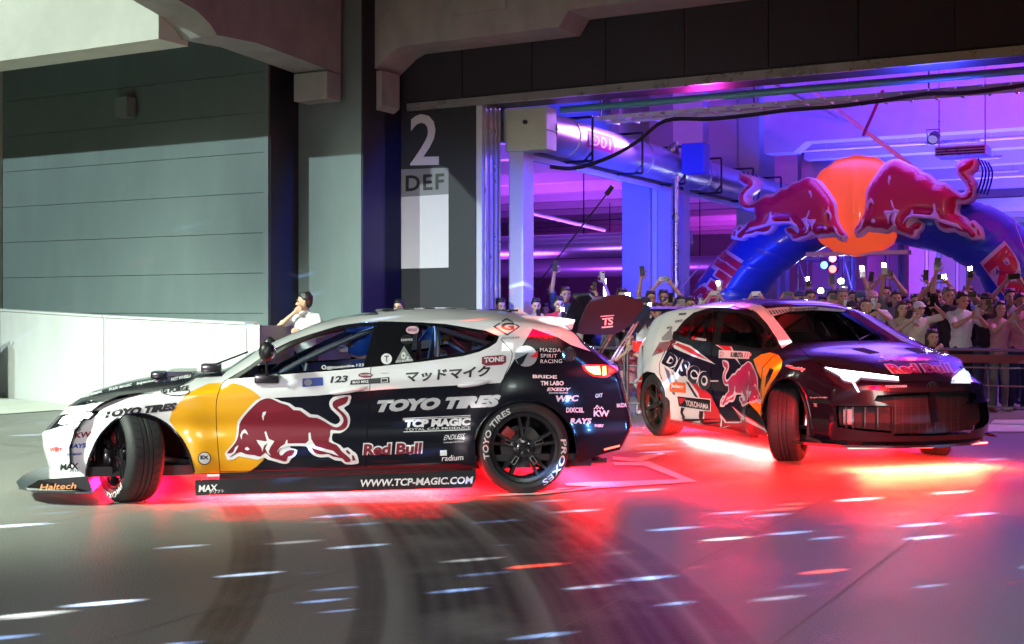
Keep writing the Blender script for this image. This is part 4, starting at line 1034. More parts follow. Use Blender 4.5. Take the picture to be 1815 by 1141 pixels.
def dc(*a, **k): return SN.decal(*a, near, **k)
def tx(t, q, m, **k): return SN.text(t, q, m, near, **k)
# headlight light guides
M_hl = mat('headlight_glow', (1, 1, 1), .3, emit=(.78, .9, 1), es=34); M_am = mat('amber_glow', (.9, .4, .1), .3, emit=(1, .42, .10), es=7)
v, f = poly2d([(104, 751), (112, 740), (130, 733.5), (150, 732), (163, 731.5), (155, 740), (136, 745), (118, 749)]); dc('headlight_lens', v, f, M_hl, off=.004)
v, f = poly2d([(80, 750), (92, 744), (90, 752), (81, 757)]); dc('headlight_lens', v, f, mat('small_glow', (.6, .8, 1), .3, emit=(.5, .8, 1), es=4), off=.004)
v, f = poly2d([(1036, 650), (1062, 649), (1064, 664), (1052, 663), (1042, 657)]); dc('tail_light_lens', v, f, M_am, off=.008)
v, f = poly2d([(1067, 650), (1073, 649), (1074, 664), (1068, 666)]); dc('tail_light_lens', v, f, M_am, off=.008)
v, f = poly2d([(1078, 651), (1091, 652), (1087, 659), (1077, 663)]); dc('tail_light_lens', v, f, mat('tail_glow', (.6, .02, .02), .3, emit=(1, .05, .04), es=3), off=.008)
# the bull
w_, r_, d_ = bull_layers(lambda a, b: (390 + a * .1433, 680 + b * .1433))
bl_ = empty_part('bull_emblem', near, Matrix.Identity(4))
SN.decal('outline', *w_, VW, bl_, off=.003, step=10); SN.decal('bull_shape', *r_, VR, bl_, off=.005, step=10); [SN.decal('detail', *q_, VW, bl_, off=.007, step=10) for q_ in d_]
# lettering
tx('TOYO TIRES', Q(661, 731, 880, 721, 22, 10), mat('vinyl_silver', (.58, .58, .60), .3, metal=.2), bold=.075)
tx('TOYO TIRES', Q(181, 741, 309, 727, 14, 6), VK, bold=.075)
tx('Red Bull', Q(642, 808, 748, 805, 23, 2), VW, bold=.10, off=.003); tx('Red Bull', Q(643.5, 807, 746, 804, 20, 2), VR, bold=.02, off=.005)
tx('TCP MAGIC', Q(716, 758, 833, 754, 14, 2), VW, bold=.03); tx('TOTAL CAR PRODUCE', Q(718, 763.5, 834, 759.5, 4), VW, bold=.005)
for (a, b, c, d) in ((714, 742, 834, 736.5), (714, 744.5, 834, 739.3), (715, 766, 834, 762)): v, f = poly2d([(a, b), (c, d), (c, d - 1.3), (a, b - 1.3)]); dc('stripe', v, f, VW, off=.003)
tx('ENDLESS', Q(786, 780, 822, 777, 9, 3), VW, bold=.0); tx('Challenge is the future', Q(786, 786, 822, 784, 3, 0), VW)
tx('radium', Q(783, 817, 821, 815, 10, 1), VW, bold=.01); v, f = poly2d([(780, 798), (792, 797.4), (792, 807), (780, 807.5)]); dc('decal', v, f, VW)
tx('TONE', Q(858, 643, 893, 640, 9, 0), VW, bold=.04, off=.006)
v, f = poly2d([(854, 633), (862, 631), (890, 629), (897, 631), (897, 642), (890, 646), (862, 648), (854, 645)]); dc('decal', v, f, VR)
tx('マッドマイク', Q(718, 678, 868, 667, 20, 2), VK, bold=.02)
tx('MAZDA', Q(957, 623, 994, 624, 6.5, 0), VW, bold=.0, sp=1.1); tx('SPIRIT', Q(958, 633.5, 987, 634, 6.5), VW, bold=.0, sp=1.1); tx('RACING', Q(958, 643.5, 996, 643, 6.5), VW, bold=.0, sp=1.1)
v, f = poly2d(circle2d(932, 631, 20, 18.5)); dc('decal', v, f, mat('vinyl_steel', (.55, .62, .7), .25, metal=.5))
v, f = poly2d([(914, 637), (936, 625), (927, 643), (921, 648)]); dc('decal', v, f, VB, off=.005)
v, f = poly2d([(940, 633), (953, 621), (953, 634)]); dc('decal', v, f, VR2, off=.005)
for (t, x0, y0, x1, y1, h, s_) in (('BRIDE', 944, 670, 987, 671, 6, 0), ('TM LABO', 958, 683, 999, 683, 8, 0), ('EXEDY', 969, 693, 1010, 693, 6, 2), ('RACING CLUTCH', 973, 697.5, 1006, 697.5, 2.5, 0), ('WPC', 983, 712, 1024, 711, 11, 2), ('DIXCEL', 1003, 731, 1035, 731, 9, 0), ('RAYS', 1010, 751, 1047, 751, 10, 2), ('KW', 1052, 738, 1080, 738, 11, 0), ('EVERY', 1054, 757, 1070, 757, 5, 0), ('OXY', 1055, 705, 1068, 703, 7, 0), ('MAZDA', 1093, 722, 1110, 721, 7, 0)):
    tx(t, Q(x0, y0, x1, y1, h, s_), VW, bold=.02)
for (a, b) in ((0, 0), (1, 0), (2, 0), (3, 0), (0, 1), (1, 1), (2, 1), (1, 2)):
    x = 1052 + a * 5 + (b % 2) * 2.5; y = 725 - b * 2.5; v, f = poly2d([(x, y), (x + 2.5, y), (x + 2.8, y - 2.2), (x + .3, y - 2.2)]); dc('flag_check', v, f, VW)
# diamond G
v, f = poly2d([(874, 579), (898, 563.5), (922, 579), (899, 595)], [(878, 579), (898, 566.5), (918, 579), (899, 592)]); dc('decal', v, f, VK)
tx('G', Q(888, 585, 911, 585, 13, 0), VK, bold=.04, off=.004)
tx('AUTOEXE', Q(888, 601, 920, 600, 3.5, 1), VK, bold=.01)
# flank details on the white band
tx('123', Q(585, 679, 615, 677, 12, 3), VK, bold=.02)
v, f = poly2d([(536, 671), (572, 668.5), (573, 683), (536, 686)]); dc('decal', v, f, VBl); v, f = poly2d(circle2d(546, 678, 7, 6)); dc('decal', v, f, VG, off=.005)
v, f = poly2d([(622, 674), (690, 668), (691, 678), (620, 682)]); dc('decal', v, f, VK); tx('MAD MIKE', Q(625, 680, 653, 678, 4.5, 0), VW, off=.005)
v, f = poly2d([(675, 671), (687, 670), (687, 677), (675, 678)], [(676, 672), (686, 671), (686, 676), (676, 677)]); dc('decal', v, f, VW, off=.005)
v, f = poly2d(circle2d(648, 665, 13, 4.6)); dc('decal', v, f, VR); tx('OKAYAMA', Q(638, 667, 658, 666, 3.5), VW, off=.005)
tx('Okayama', Q(675, 663, 689, 662, 2.5), VR); 
tx('@madmike.123', Q(579, 656, 645, 650, 6.5, 0), VW, bold=.015, off=.004)
v, f = poly2d(circle2d(574, 651, 4, 4, 16), circle2d(574, 651, 2.6, 2.6, 16)); dc('decal', v, f, VW)
v, f = poly2d(circle2d(685, 636, 9.6, 9.6)); dc('decal', v, f, VW); tx('T', Q(680.5, 642, 689.5, 641.5, 11), VK, off=.006, bold=0)
v, f = poly2d(circle2d(731, 585, 11.5, 7)); dc('decal', v, f, mat('vinyl_pink', (.7, .42, .5), .4)); tx('FIRST PLACE', Q(723, 588, 739, 587, 5), VK, off=.005)
v, f = poly2d([(714, 601), (732, 593), (731, 598), (732, 612), (720, 613), (713, 607)][:3] + [(731, 600), (713, 602)]); 
v, f = poly2d(circle2d(721, 602, 11, 9, 20)); dc('decal', v, f, VK); tx('ROUGH PLUS', Q(711, 605, 731, 604, 4), VW, off=.005)
v, f = poly2d([(700, 643), (716, 613), (733, 640)]); dc('decal', v, f, mat('vinyl_olive', (.20, .22, .20), .4)); tx('O', Q(711, 637, 719, 636, 12), VW, off=.006, bold=.03); tx('2', Q(720, 638, 725, 637.5, 6), VW, off=.006, bold=.02)
tx('ON BOARD', Q(702, 643, 731, 640, 3.5), VW, off=.006)
# nose
for (t, x0, y0, x1, y1, h, s_, m) in (('KW', 132, 777, 161, 774, 10, 2, VR), ('RAYS', 122, 795, 152, 793, 8, 2, VBl), ('TCP MAGIC', 118, 808, 146, 806, 4.5, 0, VBl), ('MAX', 107, 833, 139, 831, 11, 1, VK), ('ドリフト', 124, 837, 140, 836, 5, 0, VK), ('Willys', 88, 804, 109, 801, 11, 1, VR2), ('G FORCE', 288, 698, 334, 692, 9, 1, VK), ('maxxima', 228, 703, 271, 697, 3, 1, VG)):
    tx(t, Q(x0, y0, x1, y1, h, s_), m, bold=.02)
v, f = poly2d(circle2d(311, 694, 26, 7.5, 30), circle2d(311, 694, 24.5, 6.3, 30)); dc('decal', v, f, VK)
for (t, x0, y0, x1, y1, h) in (('Lubrimaxx', 145, 706, 181, 696, 6), ('FLUX MAGIC', 193, 693, 233, 684, 5), ('Injector', 242, 684, 276, 677, 6), ('HOT WHEELS', 303, 676, 338, 669, 6)):
    tx(t, Q(x0, y0, x1, y1, h, 1), VW, bold=.02)
for k in range(9):
    a, b = k % 3, k // 3; x = 129 + a * 5 + (b % 2) * 2.5; y = 765 - b * 2.8; v, f = poly2d([(x, y), (x + 2.5, y - .3), (x + 2.8, y - 2.6), (x + .3, y - 2.4)]); dc('flag_check', v, f, VK)
v, f = poly2d(circle2d(362, 812, 11.5, 11.5)); dc('decal', v, f, VW); v, f = poly2d(circle2d(362, 812, 11.5, 11.5), circle2d(362, 812, 10, 10)); dc('decal', v, f, VK, off=.005); tx('EX', Q(355, 814, 370, 814, 7), VK, off=.006, bold=.03)
# tow ring
c_ = SN.cast(1008, 628, .0); nn = SN.normal(c_); Mr = Matrix.Translation(c_) @ nn.to_track_quat('Y', 'Z').to_matrix().to_4x4()
rg = Mb(); rg.lathe([(.034, .002), (.036, .010), (.052, .012), (.056, .004), (.054, 0)], 32, 'y'); rg.v = [tuple(Mr @ Vector(p)) for p in rg.v]; rg.build('filler_ring', M_chrome, near, world=True, sm=50)
dk = Mb(); dk.lathe([(0, .004), (.035, .004)], 24, 'y'); dk.v = [tuple(Mr @ Vector(p)) for p in dk.v]; dk.build('filler_cap', M_black, near, world=True)
# door handles, mirror
def wpt(px, py, off): return MiN @ SN.cast(px, py, off)
for (x0, y0, x1, y1) in ((585, 697, 650, 686), (812, 684, 868, 675)):
    a, b = wpt(x0, y0, .0), wpt(x1, y1, .0); d = (b - a); mb = Mb()
    pts = [a + d * t + Vector((0, .028 * math.sin(math.pi * min(1, max(0, t))) ** .5, 0)) for t in [k / 10 for k in range(11)]]
    mb.tube(pts, [.008 + .013 * math.sin(math.pi * k / 10) ** .5 for k in range(11)], 10); mb.build('door_handle', W_mats[0], near, sm=60)
m0 = wpt(473, 665, 0); mr_ = empty_part('wing_mirror', near, Matrix.Translation(m0))
Mb().box(-.085, .085, -.01, .05, -.055, .01, bev=.012).build('mount', M_carb, mr_, sm=40)
Mb().tube([(0, .03, 0), (0, .10, .03), (0, .12, .12)], .01, 8).build('arm', M_black, mr_)
Mb().ell((0, .13, .17), (.055, .05, .07)).build('housing', M_black, mr_, sm=60)
Mb().ell((-.02, .13, .17), (.045, .042, .056)).build('mirror_glass', M_chrome, mr_, sm=60)
m1 = mr_.copy(); COL.objects.link(m1); m1.parent = near; m1.location = (m0.x, -m0.y, m0.z); m1.scale = (1, -1, 1)
for ch in list(mr_.children):
    c2 = ch.copy(); COL.objects.link(c2); c2.parent = m1
# splitter, side skirts, canards, diffuser
def np_(px, py, y): x, z = on_plane(MN, px, py, y); return x, z
spl = Mb()
sp_out = [(3.62, 0), (3.60, .35), (3.52, .66), (3.36, .88), (3.10, .98), (2.98, .98), (2.98, .80), (3.0, 0)]
sp_in = sp_out + [(x, -y) for x, y in reversed(sp_out[1:-1])]
zsp = .09
spl.prism(sp_in, zsp, zsp + .014, lambda a, b, d: (a, b, d)); spl.build('splitter', M_carb, near)
for sg in (1, -1):
    Y = .95 * sg
    xa, za = np_(155, 845, .95); pts = [np_(40, 868, .95), np_(68, 851, .95), np_(155, 844, .95), np_(164, 872, .95), np_(44, 872, .95)]
    pts = [(min(x, 3.58), max(z, .10)) for x, z in pts]
    Mb().prism(pts, Y - .008, Y + .008, lambda a, b, d: (a, d if a < 3.3 else d - sg * (a - 3.3) * .8, b)).build('splitter_fence', M_black, near)
    sk = [np_(346, 851, .95), np_(600, 843, .95), np_(843, 833, .95), np_(843, 848, .95), np_(836, 864, .95), np_(600, 871, .95), np_(348, 878, .95), np_(346, 876, .95)]
    Mb().prism(sk, Y - .012, Y + .012, lambda a, b, d: (a, d, b)).build('side_skirt', M_carb, near)
    bp_ = [np_(388, 838, .88), np_(843, 826, .88), np_(843, 834, .88), np_(388, 853, .88)]
    Mb().prism(bp_, .80 * sg, .86 * sg, lambda a, b, d: (a, d, b)).build('sill_panel', M_carb, near)
Mb().prism([(-.28, .17), (-.45, .18), (-.66, .215), (-.66, .20), (-.45, .165), (-.28, .155)], -.66, .66, lambda a, b, d: (a, d, b)).build('diffuser', M_carb, near)
for yy in (-.5, -.25, 0, .25, .5): Mb().prism([(-.35, .165), (-.72, .205), (-.72, .165), (-.4, .13)], yy - .006, yy + .006, lambda a, b, d: (a, d, b)).build('diffuser_fin', M_carb, near)
def skt(t, q, m, **k):
    vs, fs, _ = text2d(t, k.get('bold', .01), 0, 1.0); pts = quadmap(q, vs)
    Y = k.get('y', .967); o = Mb().add([(p[0], Y, p[1]) for p in [np_(x, y, Y) for x, y in pts]], fs).build('lettering', m, near); return o
skt('WWW.TCP-MAGIC.COM', Q(637, 863, 837, 857, 13, 2), VW, bold=.03)
skt('MAX', Q(352, 872, 385, 870, 12, 1), VW, bold=.03); skt('ドリフト', Q(372, 875, 397, 873, 6), VW)
skt('Haltech', Q(70, 869, 134, 866, 11, 3), mat('vinyl_amber', (.7, .3, .12), .4), bold=.02, y=.962)
# dark underbody, wheel wells, floor
Mb().box(-.55, 3.1, -.72, .72, .17, .24).build('underbody', M_under, near)
Mb().box(.5, 2.2, -.86, .86, .20, .232).build('underbody', M_under, near)
Mb().box(2.06, 2.1, -.8, .8, .24, .80).build('bulkhead', M_under, near)
for xx in (0, 2.69):
    for sg in (1, -1):
        mb = Mb(); P = []
        for k in range(13):
            t = R(-10 + 200 * k / 12); P.append((xx + .47 * math.cos(t), .34 + .42 * math.sin(t)))
        vs = []; fs = []
        for k, (a, b) in enumerate(P): vs += [(a, sg * .86, b), (a, sg * .45, b)]
        fs = [(2 * k, 2 * k + 1, 2 * k + 3, 2 * k + 2) for k in range(12)] + [tuple(2 * k + 1 for k in range(13))]
        mb.add(vs, fs).build('wheel_liner', M_under, near, sm=40)
        # arch lip
    for sg in (1,): pass
lipF = [SN.cast(a, b, .002) for a, b in arcFd]; Mb().tube(lipF, .009, 6).build('arch_lip', W_mats[1], near, world=True, sm=60)
lipR = [SN.cast(a, b, .002) for a, b in arcR[2:-2]]; Mb().tube(lipR, .008, 6).build('arch_lip', W_mats[1], near, world=True, sm=60)
# suspension seen in the front arch
fs_ = Mb(); fs_.tube([(2.3, .5, .22), (2.62, .74, .3)], .02, 8); fs_.build('steering_arm', M_steel, near); Mb().tube([(2.5, .35, .25), (2.69, .72, .24)], .025, 8).build('control_arm', M_steel, near)
Mb().tube([(2.69, .62, .25), (2.69, .58, .62)], .04, 10).build('damper', mat('damper_purple', (.3, .04, .2), .35), near)
# wheels
M_rimb = mat('rim_black', (.012, .012, .015), .25, coat=.8)
let = (('TOYO TIRES', 195, 112, .288, .042), ('PROXES', 12, -64, .288, .042))
wheel('wheel', near, (0, .80, .335), 0, R(2), 1, .336, .265, .243, 'y', M_rimb, let)
wheel('wheel', near, (0, -.80, .335), 0, R(-2), -1, .336, .265, .243, 'y', M_rimb)
wheel('wheel', near, (2.77, .73, .335), R(-62), R(1), 1, .336, .255, .243, 'y', M_rimb, (('TOYO TIRES', 195, 112, .288, .04), ('PROXES', -40, -112, .288, .04)))
wheel('wheel', near, (2.69, -.80, .335), R(-50), R(-4), -1, .336, .255, .243, 'y', M_rimb)
# interior: cage, seats, driver
cage = empty_part('roll_cage', near, Matrix.Identity(4))
def cg_(pts, r=.02): Mb().tube(pts, r, 8).build('cage_bar', M_cage, cage, sm=60)
for sg in (1, -1):
    cg_(catmull([(1.95, .70 * sg, .45), (1.85, .70 * sg, .80), (1.25, .62 * sg, 1.12), (.85, .56 * sg, 1.24), (.62, .56 * sg, 1.26), (.60, .66 * sg, 1.0), (.60, .70 * sg, .3)], 4))
    cg_([(.60, .60 * sg, 1.2), (-.25, .55 * sg, .95), (-.45, .5 * sg, .6)]); cg_([(1.7, .68 * sg, .82), (.6, .7 * sg, .55)]); cg_([(1.9, .7 * sg, .5), (.62, .68 * sg, .85)])
    cg_([(1.55, .66 * sg, .95), (1.62, .7 * sg, .4)], .016)
    cg_([(-.25, .55 * sg, .95), (.15, .6 * sg, .75), (.5, .6 * sg, .95)], .018)
cg_([(.60, -.55, 1.25), (.60, .55, 1.25)]); cg_([(.60, -.65, .4), (.60, .55, 1.22)]); cg_([(-.25, -.55, .95), (-.25, .55, .95)]); cg_([(-.3, -.5, .6), (.58, .5, 1.2)]); cg_([(-.3, .5, .6), (.58, -.5, 1.2)])
Mb().box(1.55, 1.95, -.66, .66, .62, .80, bev=.05).build('dashboard', M_seat, near, sm=40)
Mb().box(-.5, 2.0, -.84, .84, .235, .28).build('floor_pan', M_under, near)
for sg in (1, -1):
    st = empty_part('bucket_seat', near, Matrix.Translation((1.12, .36 * sg, .26)))
    Mb().prism([(-.28, .1), (-.36, .75), (-.30, .80), (-.18, .72), (-.12, .25), (.35, .28), (.38, .18), (.3, .08)], -.24, .24, lambda a, b, d: (a, d, b)).build('seat_shell', M_seat, st)
    Mb().box(-.33, -.14, -.3, -.25, .45, .75, bev=.02).build('head_guard', M_seat, st); Mb().box(-.33, -.14, .25, .3, .45, .75, bev=.02).build('head_guard', M_seat, st)
stw = empty_part('steering_wheel', near, Matrix.Translation((1.55, .36, .84)) @ Matrix.Rotation(R(-65), 4, 'Y'))
Mb().tube([(.16 * math.cos(t), .16 * math.sin(t), 0) for t in [2 * math.pi * k / 24 for k in range(24)]], .014, 8, closed=True).build('wheel_ring', M_black, stw, sm=60)
Mb().box(-.15, .15, -.02, .02, -.008, .008).build('wheel_spoke', M_black, stw); Mb().tube([(0, 0, 0), (0, 0, -.25)], .02, 8).build('column', M_black, stw)
# fluid tanks and hoses behind the rear window
for (px_, py_, r) in ((790, 602, .035), (783, 628, .04), (846, 615, .045)):
    x, z = on_plane(MN, px_, py_, .45); Mb().lathe([(0, .012), (r, .01), (r, 0), (r * .8, -.02), (0, -.02)], 20, 'y', (x, .45, z)).build('gauge', M_chrome, near, sm=40)
for k in range(4): Mb().tube(catmull([(.45 - .2 * k, .40, .78), (.3 - .2 * k, .44, .92 + .04 * (k % 2)), (.05 - .2 * k, .40, .80)], 4), .022, 8).build('hose', M_chrome if k % 2 else M_rubber, near, sm=60)
x, z = on_plane(MN, 765, 590, .42); Mb().prism([(x - .1, z - .04), (x + .1, z - .06), (x + .02, z + .05)], .40, .43, lambda a, b, d: (a, d, b)).build('duct_panel', mat('duct_blue', (.03, .2, .6), .3), near)
# roof fin, lip spoiler, hood fittings, wiper
a = T0(910, 556, .1)[0]
Mb().prism([(T0(910, 561)[0], T0(910, 561)[1]), (T0(914, 543)[0], T0(914, 543)[1]), (T0(942, 561)[0], T0(942, 561)[1])], -.008, .008, lambda a, b, d: (a, d, b)).build('roof_fin', W_mats[0], near)
lipz = T0(990, 566)[1]
ls = [(T0(900, 556)[0], T0(900, 556)[1] - .01), (T0(950, 561)[0], T0(950, 561)[1]), (T0(989, 566)[0], T0(989, 566)[1]), (T0(984, 580)[0], T0(984, 580)[1] - .01), (T0(940, 590)[0], T0(940, 590)[1])]
Mb().prism(ls, -.60, .60, lambda a, b, d: (a, d, b)).build('roof_spoiler', W_mats[0], near)
for k in range(7): Mb().box(.9 - k * .16, .98 - k * .16, -.35, .35, 1.338 - abs(k - 2) * .003, 1.352 - abs(k - 2) * .003, bev=.004).build('roof_vent', M_carb, near)
for (px_, py_, a, h) in ((375, 647, .07, .03), (282, 658, .05, .02)):
    x, z = T0(px_, py_ + 4, .25); Mb().box(x - a, x + a, .12, .38, z - .03, z + h, bev=.012).build('hood_vent', M_carb, near, sm=40)
Mb().box(T0(345, 655)[0], T0(300, 661)[0], -.3, .3, T0(320, 656)[1] - .03, T0(320, 656)[1] + .003).build('hood_scoop', M_carb, near)
Mb().tube([MiN @ (MN @ Vector((T0(384, 640)[0], .35, T0(384, 643)[1]))), (T0(441, 622)[0], .2, T0(441, 622)[1])], .007, 6).build('wiper', M_black, near)
# rear wing with tall end plates
wg = empty_part('rear_wing', near, Matrix.Identity(4))
def wp(px, py, y): x, z = on_plane(MN, px, py, y); return (x, z)
ep = [(800, 585), (840, 450), (895, 330), (935, 290), (1000, 272), (1100, 260), (1240, 258), (1300, 292), (1362, 300), (1368, 380), (1320, 430), (1270, 500), (1230, 540), (1150, 590), (1050, 602), (900, 598)]
ep = [wp(860 + a * .2039, 470 + b * .2039, .30) for a, b in ep]
ep = [(q.x, q.y) for q in catmull([(a, b, 0) for a, b in ep], 2, True)]
M_wing = mat('wing_black', (.015, .014, .03), .3, coat=.7)
for sg in (1, -1): Mb().prism(ep, .30 * sg - .006, .30 * sg + .006, lambda a, b, d: (a, d, b)).build('end_plate', M_wing, wg)

xm0, zm0 = wp(1045, 530, .30); xm1, zm1 = wp(1125, 545, .30)
wf_ = []
for k in range(17):
    t = k / 16; x_ = xm0 + (xm1 - xm0) * t; zc_2 = zm0 + .05 - .10 * math.sin(math.pi * t * .9) + (zm1 - zm0) * t; wf_.append((x_, zc_2))
wf_ += [(x_, z_ - .02 - .02 * math.sin(math.pi * min(1, k / 12))) for k, (x_, z_) in enumerate(reversed(wf_))]
Mb().prism(wf_, -.293, .293, lambda a, b, d: (a, d, b)).build('wing_plane', M_wing, wg)
for sg in (1, -1):
    for k, (p0, p1) in enumerate((((1083, 639), (1124, 574)), ((1089, 641), (1131, 570)))):
        a = wp(*p0, .27); b = wp(*p1, .27); Mb().tube([(a[0], .27 * sg, a[1]), (b[0], .27 * sg, b[1])], .008, 8).build('strut', M_steel, wg)
    a = wp(1086, 641, .27); Mb().box(a[0] - .03, a[0] + .03, .24 * sg - .01, .30 * sg + .01, a[1] - .03, a[1] + .01, bev=.005).build('strut_foot', M_chrome, wg)
vs, fs, _ = text2d('TS', .02, 0, .8); pts = quadmap(Q(1066, 577, 1086, 575, 13, 1), vs)
Mb().add([(p[0], .3075, p[1]) for p in [wp(x, y, .30) for x, y in pts]], fs).build('lettering', VW, wg)
v, f = poly2d([(1064, 560), (1088, 558), (1088, 559.5), (1064, 561.5)]); Mb().add([(p[0], .3075, p[1]) for p in [wp(x, y, .30) for x, y in v]], f).build('stripe', VW, wg)
v, f = poly2d([(1066, 579), (1086, 577), (1086, 579.5), (1066, 581.5)]); Mb().add([(p[0], .3075, p[1]) for p in [wp(x, y, .30) for x, y in v]], f).build('stripe', VW, wg)
o_ = lamp('added_cabin_fill', 'AREA', MN @ Vector((1.1, .1, 1.22)), MN @ Vector((.95, .36, .8)), (.25, .5, 1.0), 9, size=.2)  # added blue fill under the roof, brightens the driver
# LED strips under the sills and bumper (lit) with their light
M_led = mat('led_red', (1, .05, .05), .4, emit=(1, .04, .03), es=30)
for sg in (1, -1): Mb().tube([(.45, .66 * sg, .155), (2.25, .66 * sg, .155)], .007, 6).build('led_strip', M_led, near)
Mb().tube([(2.9, -.6, .13), (2.95, .6, .13)], .007, 6).build('led_strip', M_led, near)
v, f = poly2d([(1070, 795), (1098, 788), (1098, 791), (1071, 798)]); dc('reflector', v, f, mat('reflector_glow', (.9, .05, .05), .3, emit=(1, .1, .06), es=5), off=.006)
def under(MC, x, y, sx, sy, p, z=.165, col=(1, .035, .03)):
    o = lamp('under_glow', 'AREA', MC @ Vector((x, y, z)), MC @ Vector((x, y, 0)), col, p); o.data.shape = 'RECTANGLE'; o.data.size = sx; o.data.size_y = sy
    o.matrix_world = MC @ Matrix.Translation((x, y, z)); return o
under(MN, 1.35, .62, 1.9, .3, 900, .165, (1, .004, .012)); under(MN, 1.35, -.6, 1.9, .25, 300, .165, (1, .004, .012)); under(MN, 2.9, 0, .5, 1.3, 90, .16, (1, .005, .05)); under(MN, -.55, 0, .35, 1.3, 520, .165, (1, .003, .01)); under(MN, 1.35, .66, 1.6, .05, 14, .15, (1, .5, .35))
hl = lamp('head_beam', 'SPOT', MN @ Vector((3.45, .6, .60)), MN @ Vector((9, 1.2, .1)), (.8, .92, 1), 9000, spot_size=R(75), spot_blend=.8, shadow_soft_size=.08)
hl = lamp('head_beam', 'SPOT', MN @ Vector((3.45, -.6, .60)), MN @ Vector((9, -1.0, .1)), (.8, .92, 1), 9000, spot_size=R(75), spot_blend=.8, shadow_soft_size=.08)
# ================================================================ far car
psi = R(19)
hx = Vector((math.sin(psi), -math.cos(psi), 0)); hy = Vector((math.cos(psi), math.sin(psi), 0))
org = Vector((2.376, 13.88, 0))
MC = Matrix(((hx.x, hy.x, 0, org.x), (hx.y, hy.y, 0, org.y), (0, 0, 1, 0), (0, 0, 0, 1)))
far = thing('rally_car', 'far black and white hatchback coming through the gate with glaring headlights and a bull on its doors', 'car', MC)
far['label'] = 'far black and white hatchback with glaring headlights and DISCO lettering on its side'
topF = [(-.95, .90), (-.80, 1.00), (-.60, 1.16), (-.30, 1.31), (-.05, 1.39), (.25, 1.43), (.6, 1.455), (1.1, 1.455), (1.4, 1.435), (1.62, 1.385), (1.9, 1.25), (2.30, 1.05), (2.45, 1.01), (2.8, .955), (3.1, .895), (3.3, .84), (3.45, .78), (3.5, .72)]
BodyC = Body(-.80, 3.50, topF, plan=[(-.8, .80), (-.4, .87), (.0, .90), (.5, .885), (1.6, .885), (2.1, .90), (2.5, .92), (2.9, .89), (3.2, .84), (3.5, .80)],
             belt=[(-.9, 1.02), (-.2, 1.10), (.4, 1.08), (1.3, 1.03), (2.2, .985), (2.6, .93), (3.1, .85), (3.5, .68)],
             bottom=[(-.8, .32), (-.4, .20), (.3, .19), (2.3, .21), (2.9, .24), (3.5, .25)],
             nose=([(.25, .02), (.4, .05), (.55, .02), (.68, -.02), (.8, -.08)], .46, 2.6), tail=([(.3, .06), (.5, -.05), (.7, -.02), (.9, .03), (1.1, .10)], .22, 3.0),
             lean=.42, crown=[(-.8, .05), (.2, .08), (1.2, .10), (1.9, .10), (2.3, .07), (3.0, .07), (3.5, .04)],
             flares=[(0, .33, .37, .045, .12), (2.47, .36, .40, .06, .13)], hipz=.55)
SF = Shell(BodyC, MC, flip=True); SF.near = 12
MiC = MC.inverted()
L_APIL, L_GRIL = 18, 19
for f in SF.bm.faces:
    c = MiC @ f.calc_center_median(); f[SF.lab] = L_BODY
    n_ = MiC.to_3x3() @ f.normal; Tx = smtab(BodyC.top, c.x)
    if abs(n_.z) > abs(n_.y) and c.z > Tx - .2 and c.x < 3.3 and n_.z > .2:
        f[SF.lab] = L_HOOD if c.x > 2.30 else L_SHIELD if c.x > 1.52 else L_ROOF if c.x > -.02 else L_HATCH
    elif c.x > 3.0: f[SF.lab] = L_BUMPF
SF.region([(1340, 560), (1600, 560), (1600, 640), (1470, 655), (1440, 700), (1390, 640), (1383, 618)], lab=L_FEND, only=(L_BODY,))
def reg(crop, **k): SF.region(crop, **k)
c1 = lambda P: [(1110 + a * .2542, 530 + b * .2542) for a, b in P]
c2 = lambda P: [(1420 + a * .1873, 590 + b * .1873) for a, b in P]
SF.region(c1([(600, 40), (720, 40), (1090, 340), (1085, 400), (940, 470), (945, 760), (985, 950), (655, 930), (600, 600), (600, 320)]), lab=L_DOOR, only=(L_BODY,))
SF.region(c1([(600, 40), (600, 320), (600, 600), (655, 930), (310, 860), (300, 690), (240, 560), (330, 250), (470, 60)]), lab=L_DOOR2, only=(L_BODY,))
SF.region(c1([(-20, 0), (600, 0), (470, 60), (330, 250), (240, 560), (300, 690), (310, 870), (-20, 900)]), lab=L_QUART, only=(L_BODY,))
SF.region([(1340, 560), (1470, 560), (1600, 700), (1478, 712), (1482, 780), (1430, 800), (1350, 780), (1346, 700)], lab=L_FEND, only=(L_BODY,))
SF.region([(1425, 700), (1480, 690), (1500, 800), (1425, 800)], lab=L_FEND, only=(L_BUMPF,))
for f in SF.bm.faces:
    if f[SF.lab] in (L_HOOD, L_BUMPF, L_FEND, L_DOOR, L_HATCH): f[SF.mt] = 1
SF.region(c1([(330, 225), (300, 330), (245, 440), (300, 480), (420, 560), (480, 640), (560, 700), (660, 800), (700, 850), (1100, 950), (1100, 200), (600, 200)]), mt=1, only=(L_DOOR, L_DOOR2, L_QUART))
SF.region(c1([(430, 560), (520, 600), (590, 670), (625, 740), (660, 800), (700, 850), (800, 850), (740, 745), (800, 790), (985, 905), (990, 960), (540, 900), (545, 800), (500, 650)]), mt=3, only=(L_DOOR, L_DOOR2, L_BODY))
SF.region(c1([(430, 560), (500, 650), (530, 760), (510, 860), (540, 900), (280, 860), (300, 480), (420, 540)]), mt=0, only=(L_DOOR, L_DOOR2))
SF.region(c1([(885, 420), (940, 385), (1000, 372), (1060, 388), (1088, 430), (1080, 480), (1050, 530), (1000, 600), (972, 680), (950, 760), (945, 830), (915, 785), (850, 720), (930, 650), (940, 560), (900, 470)]), mt=2)
SF.region(c1([(1000, 480), (1030, 490), (1000, 560), (965, 620), (975, 540)]), mt=1)
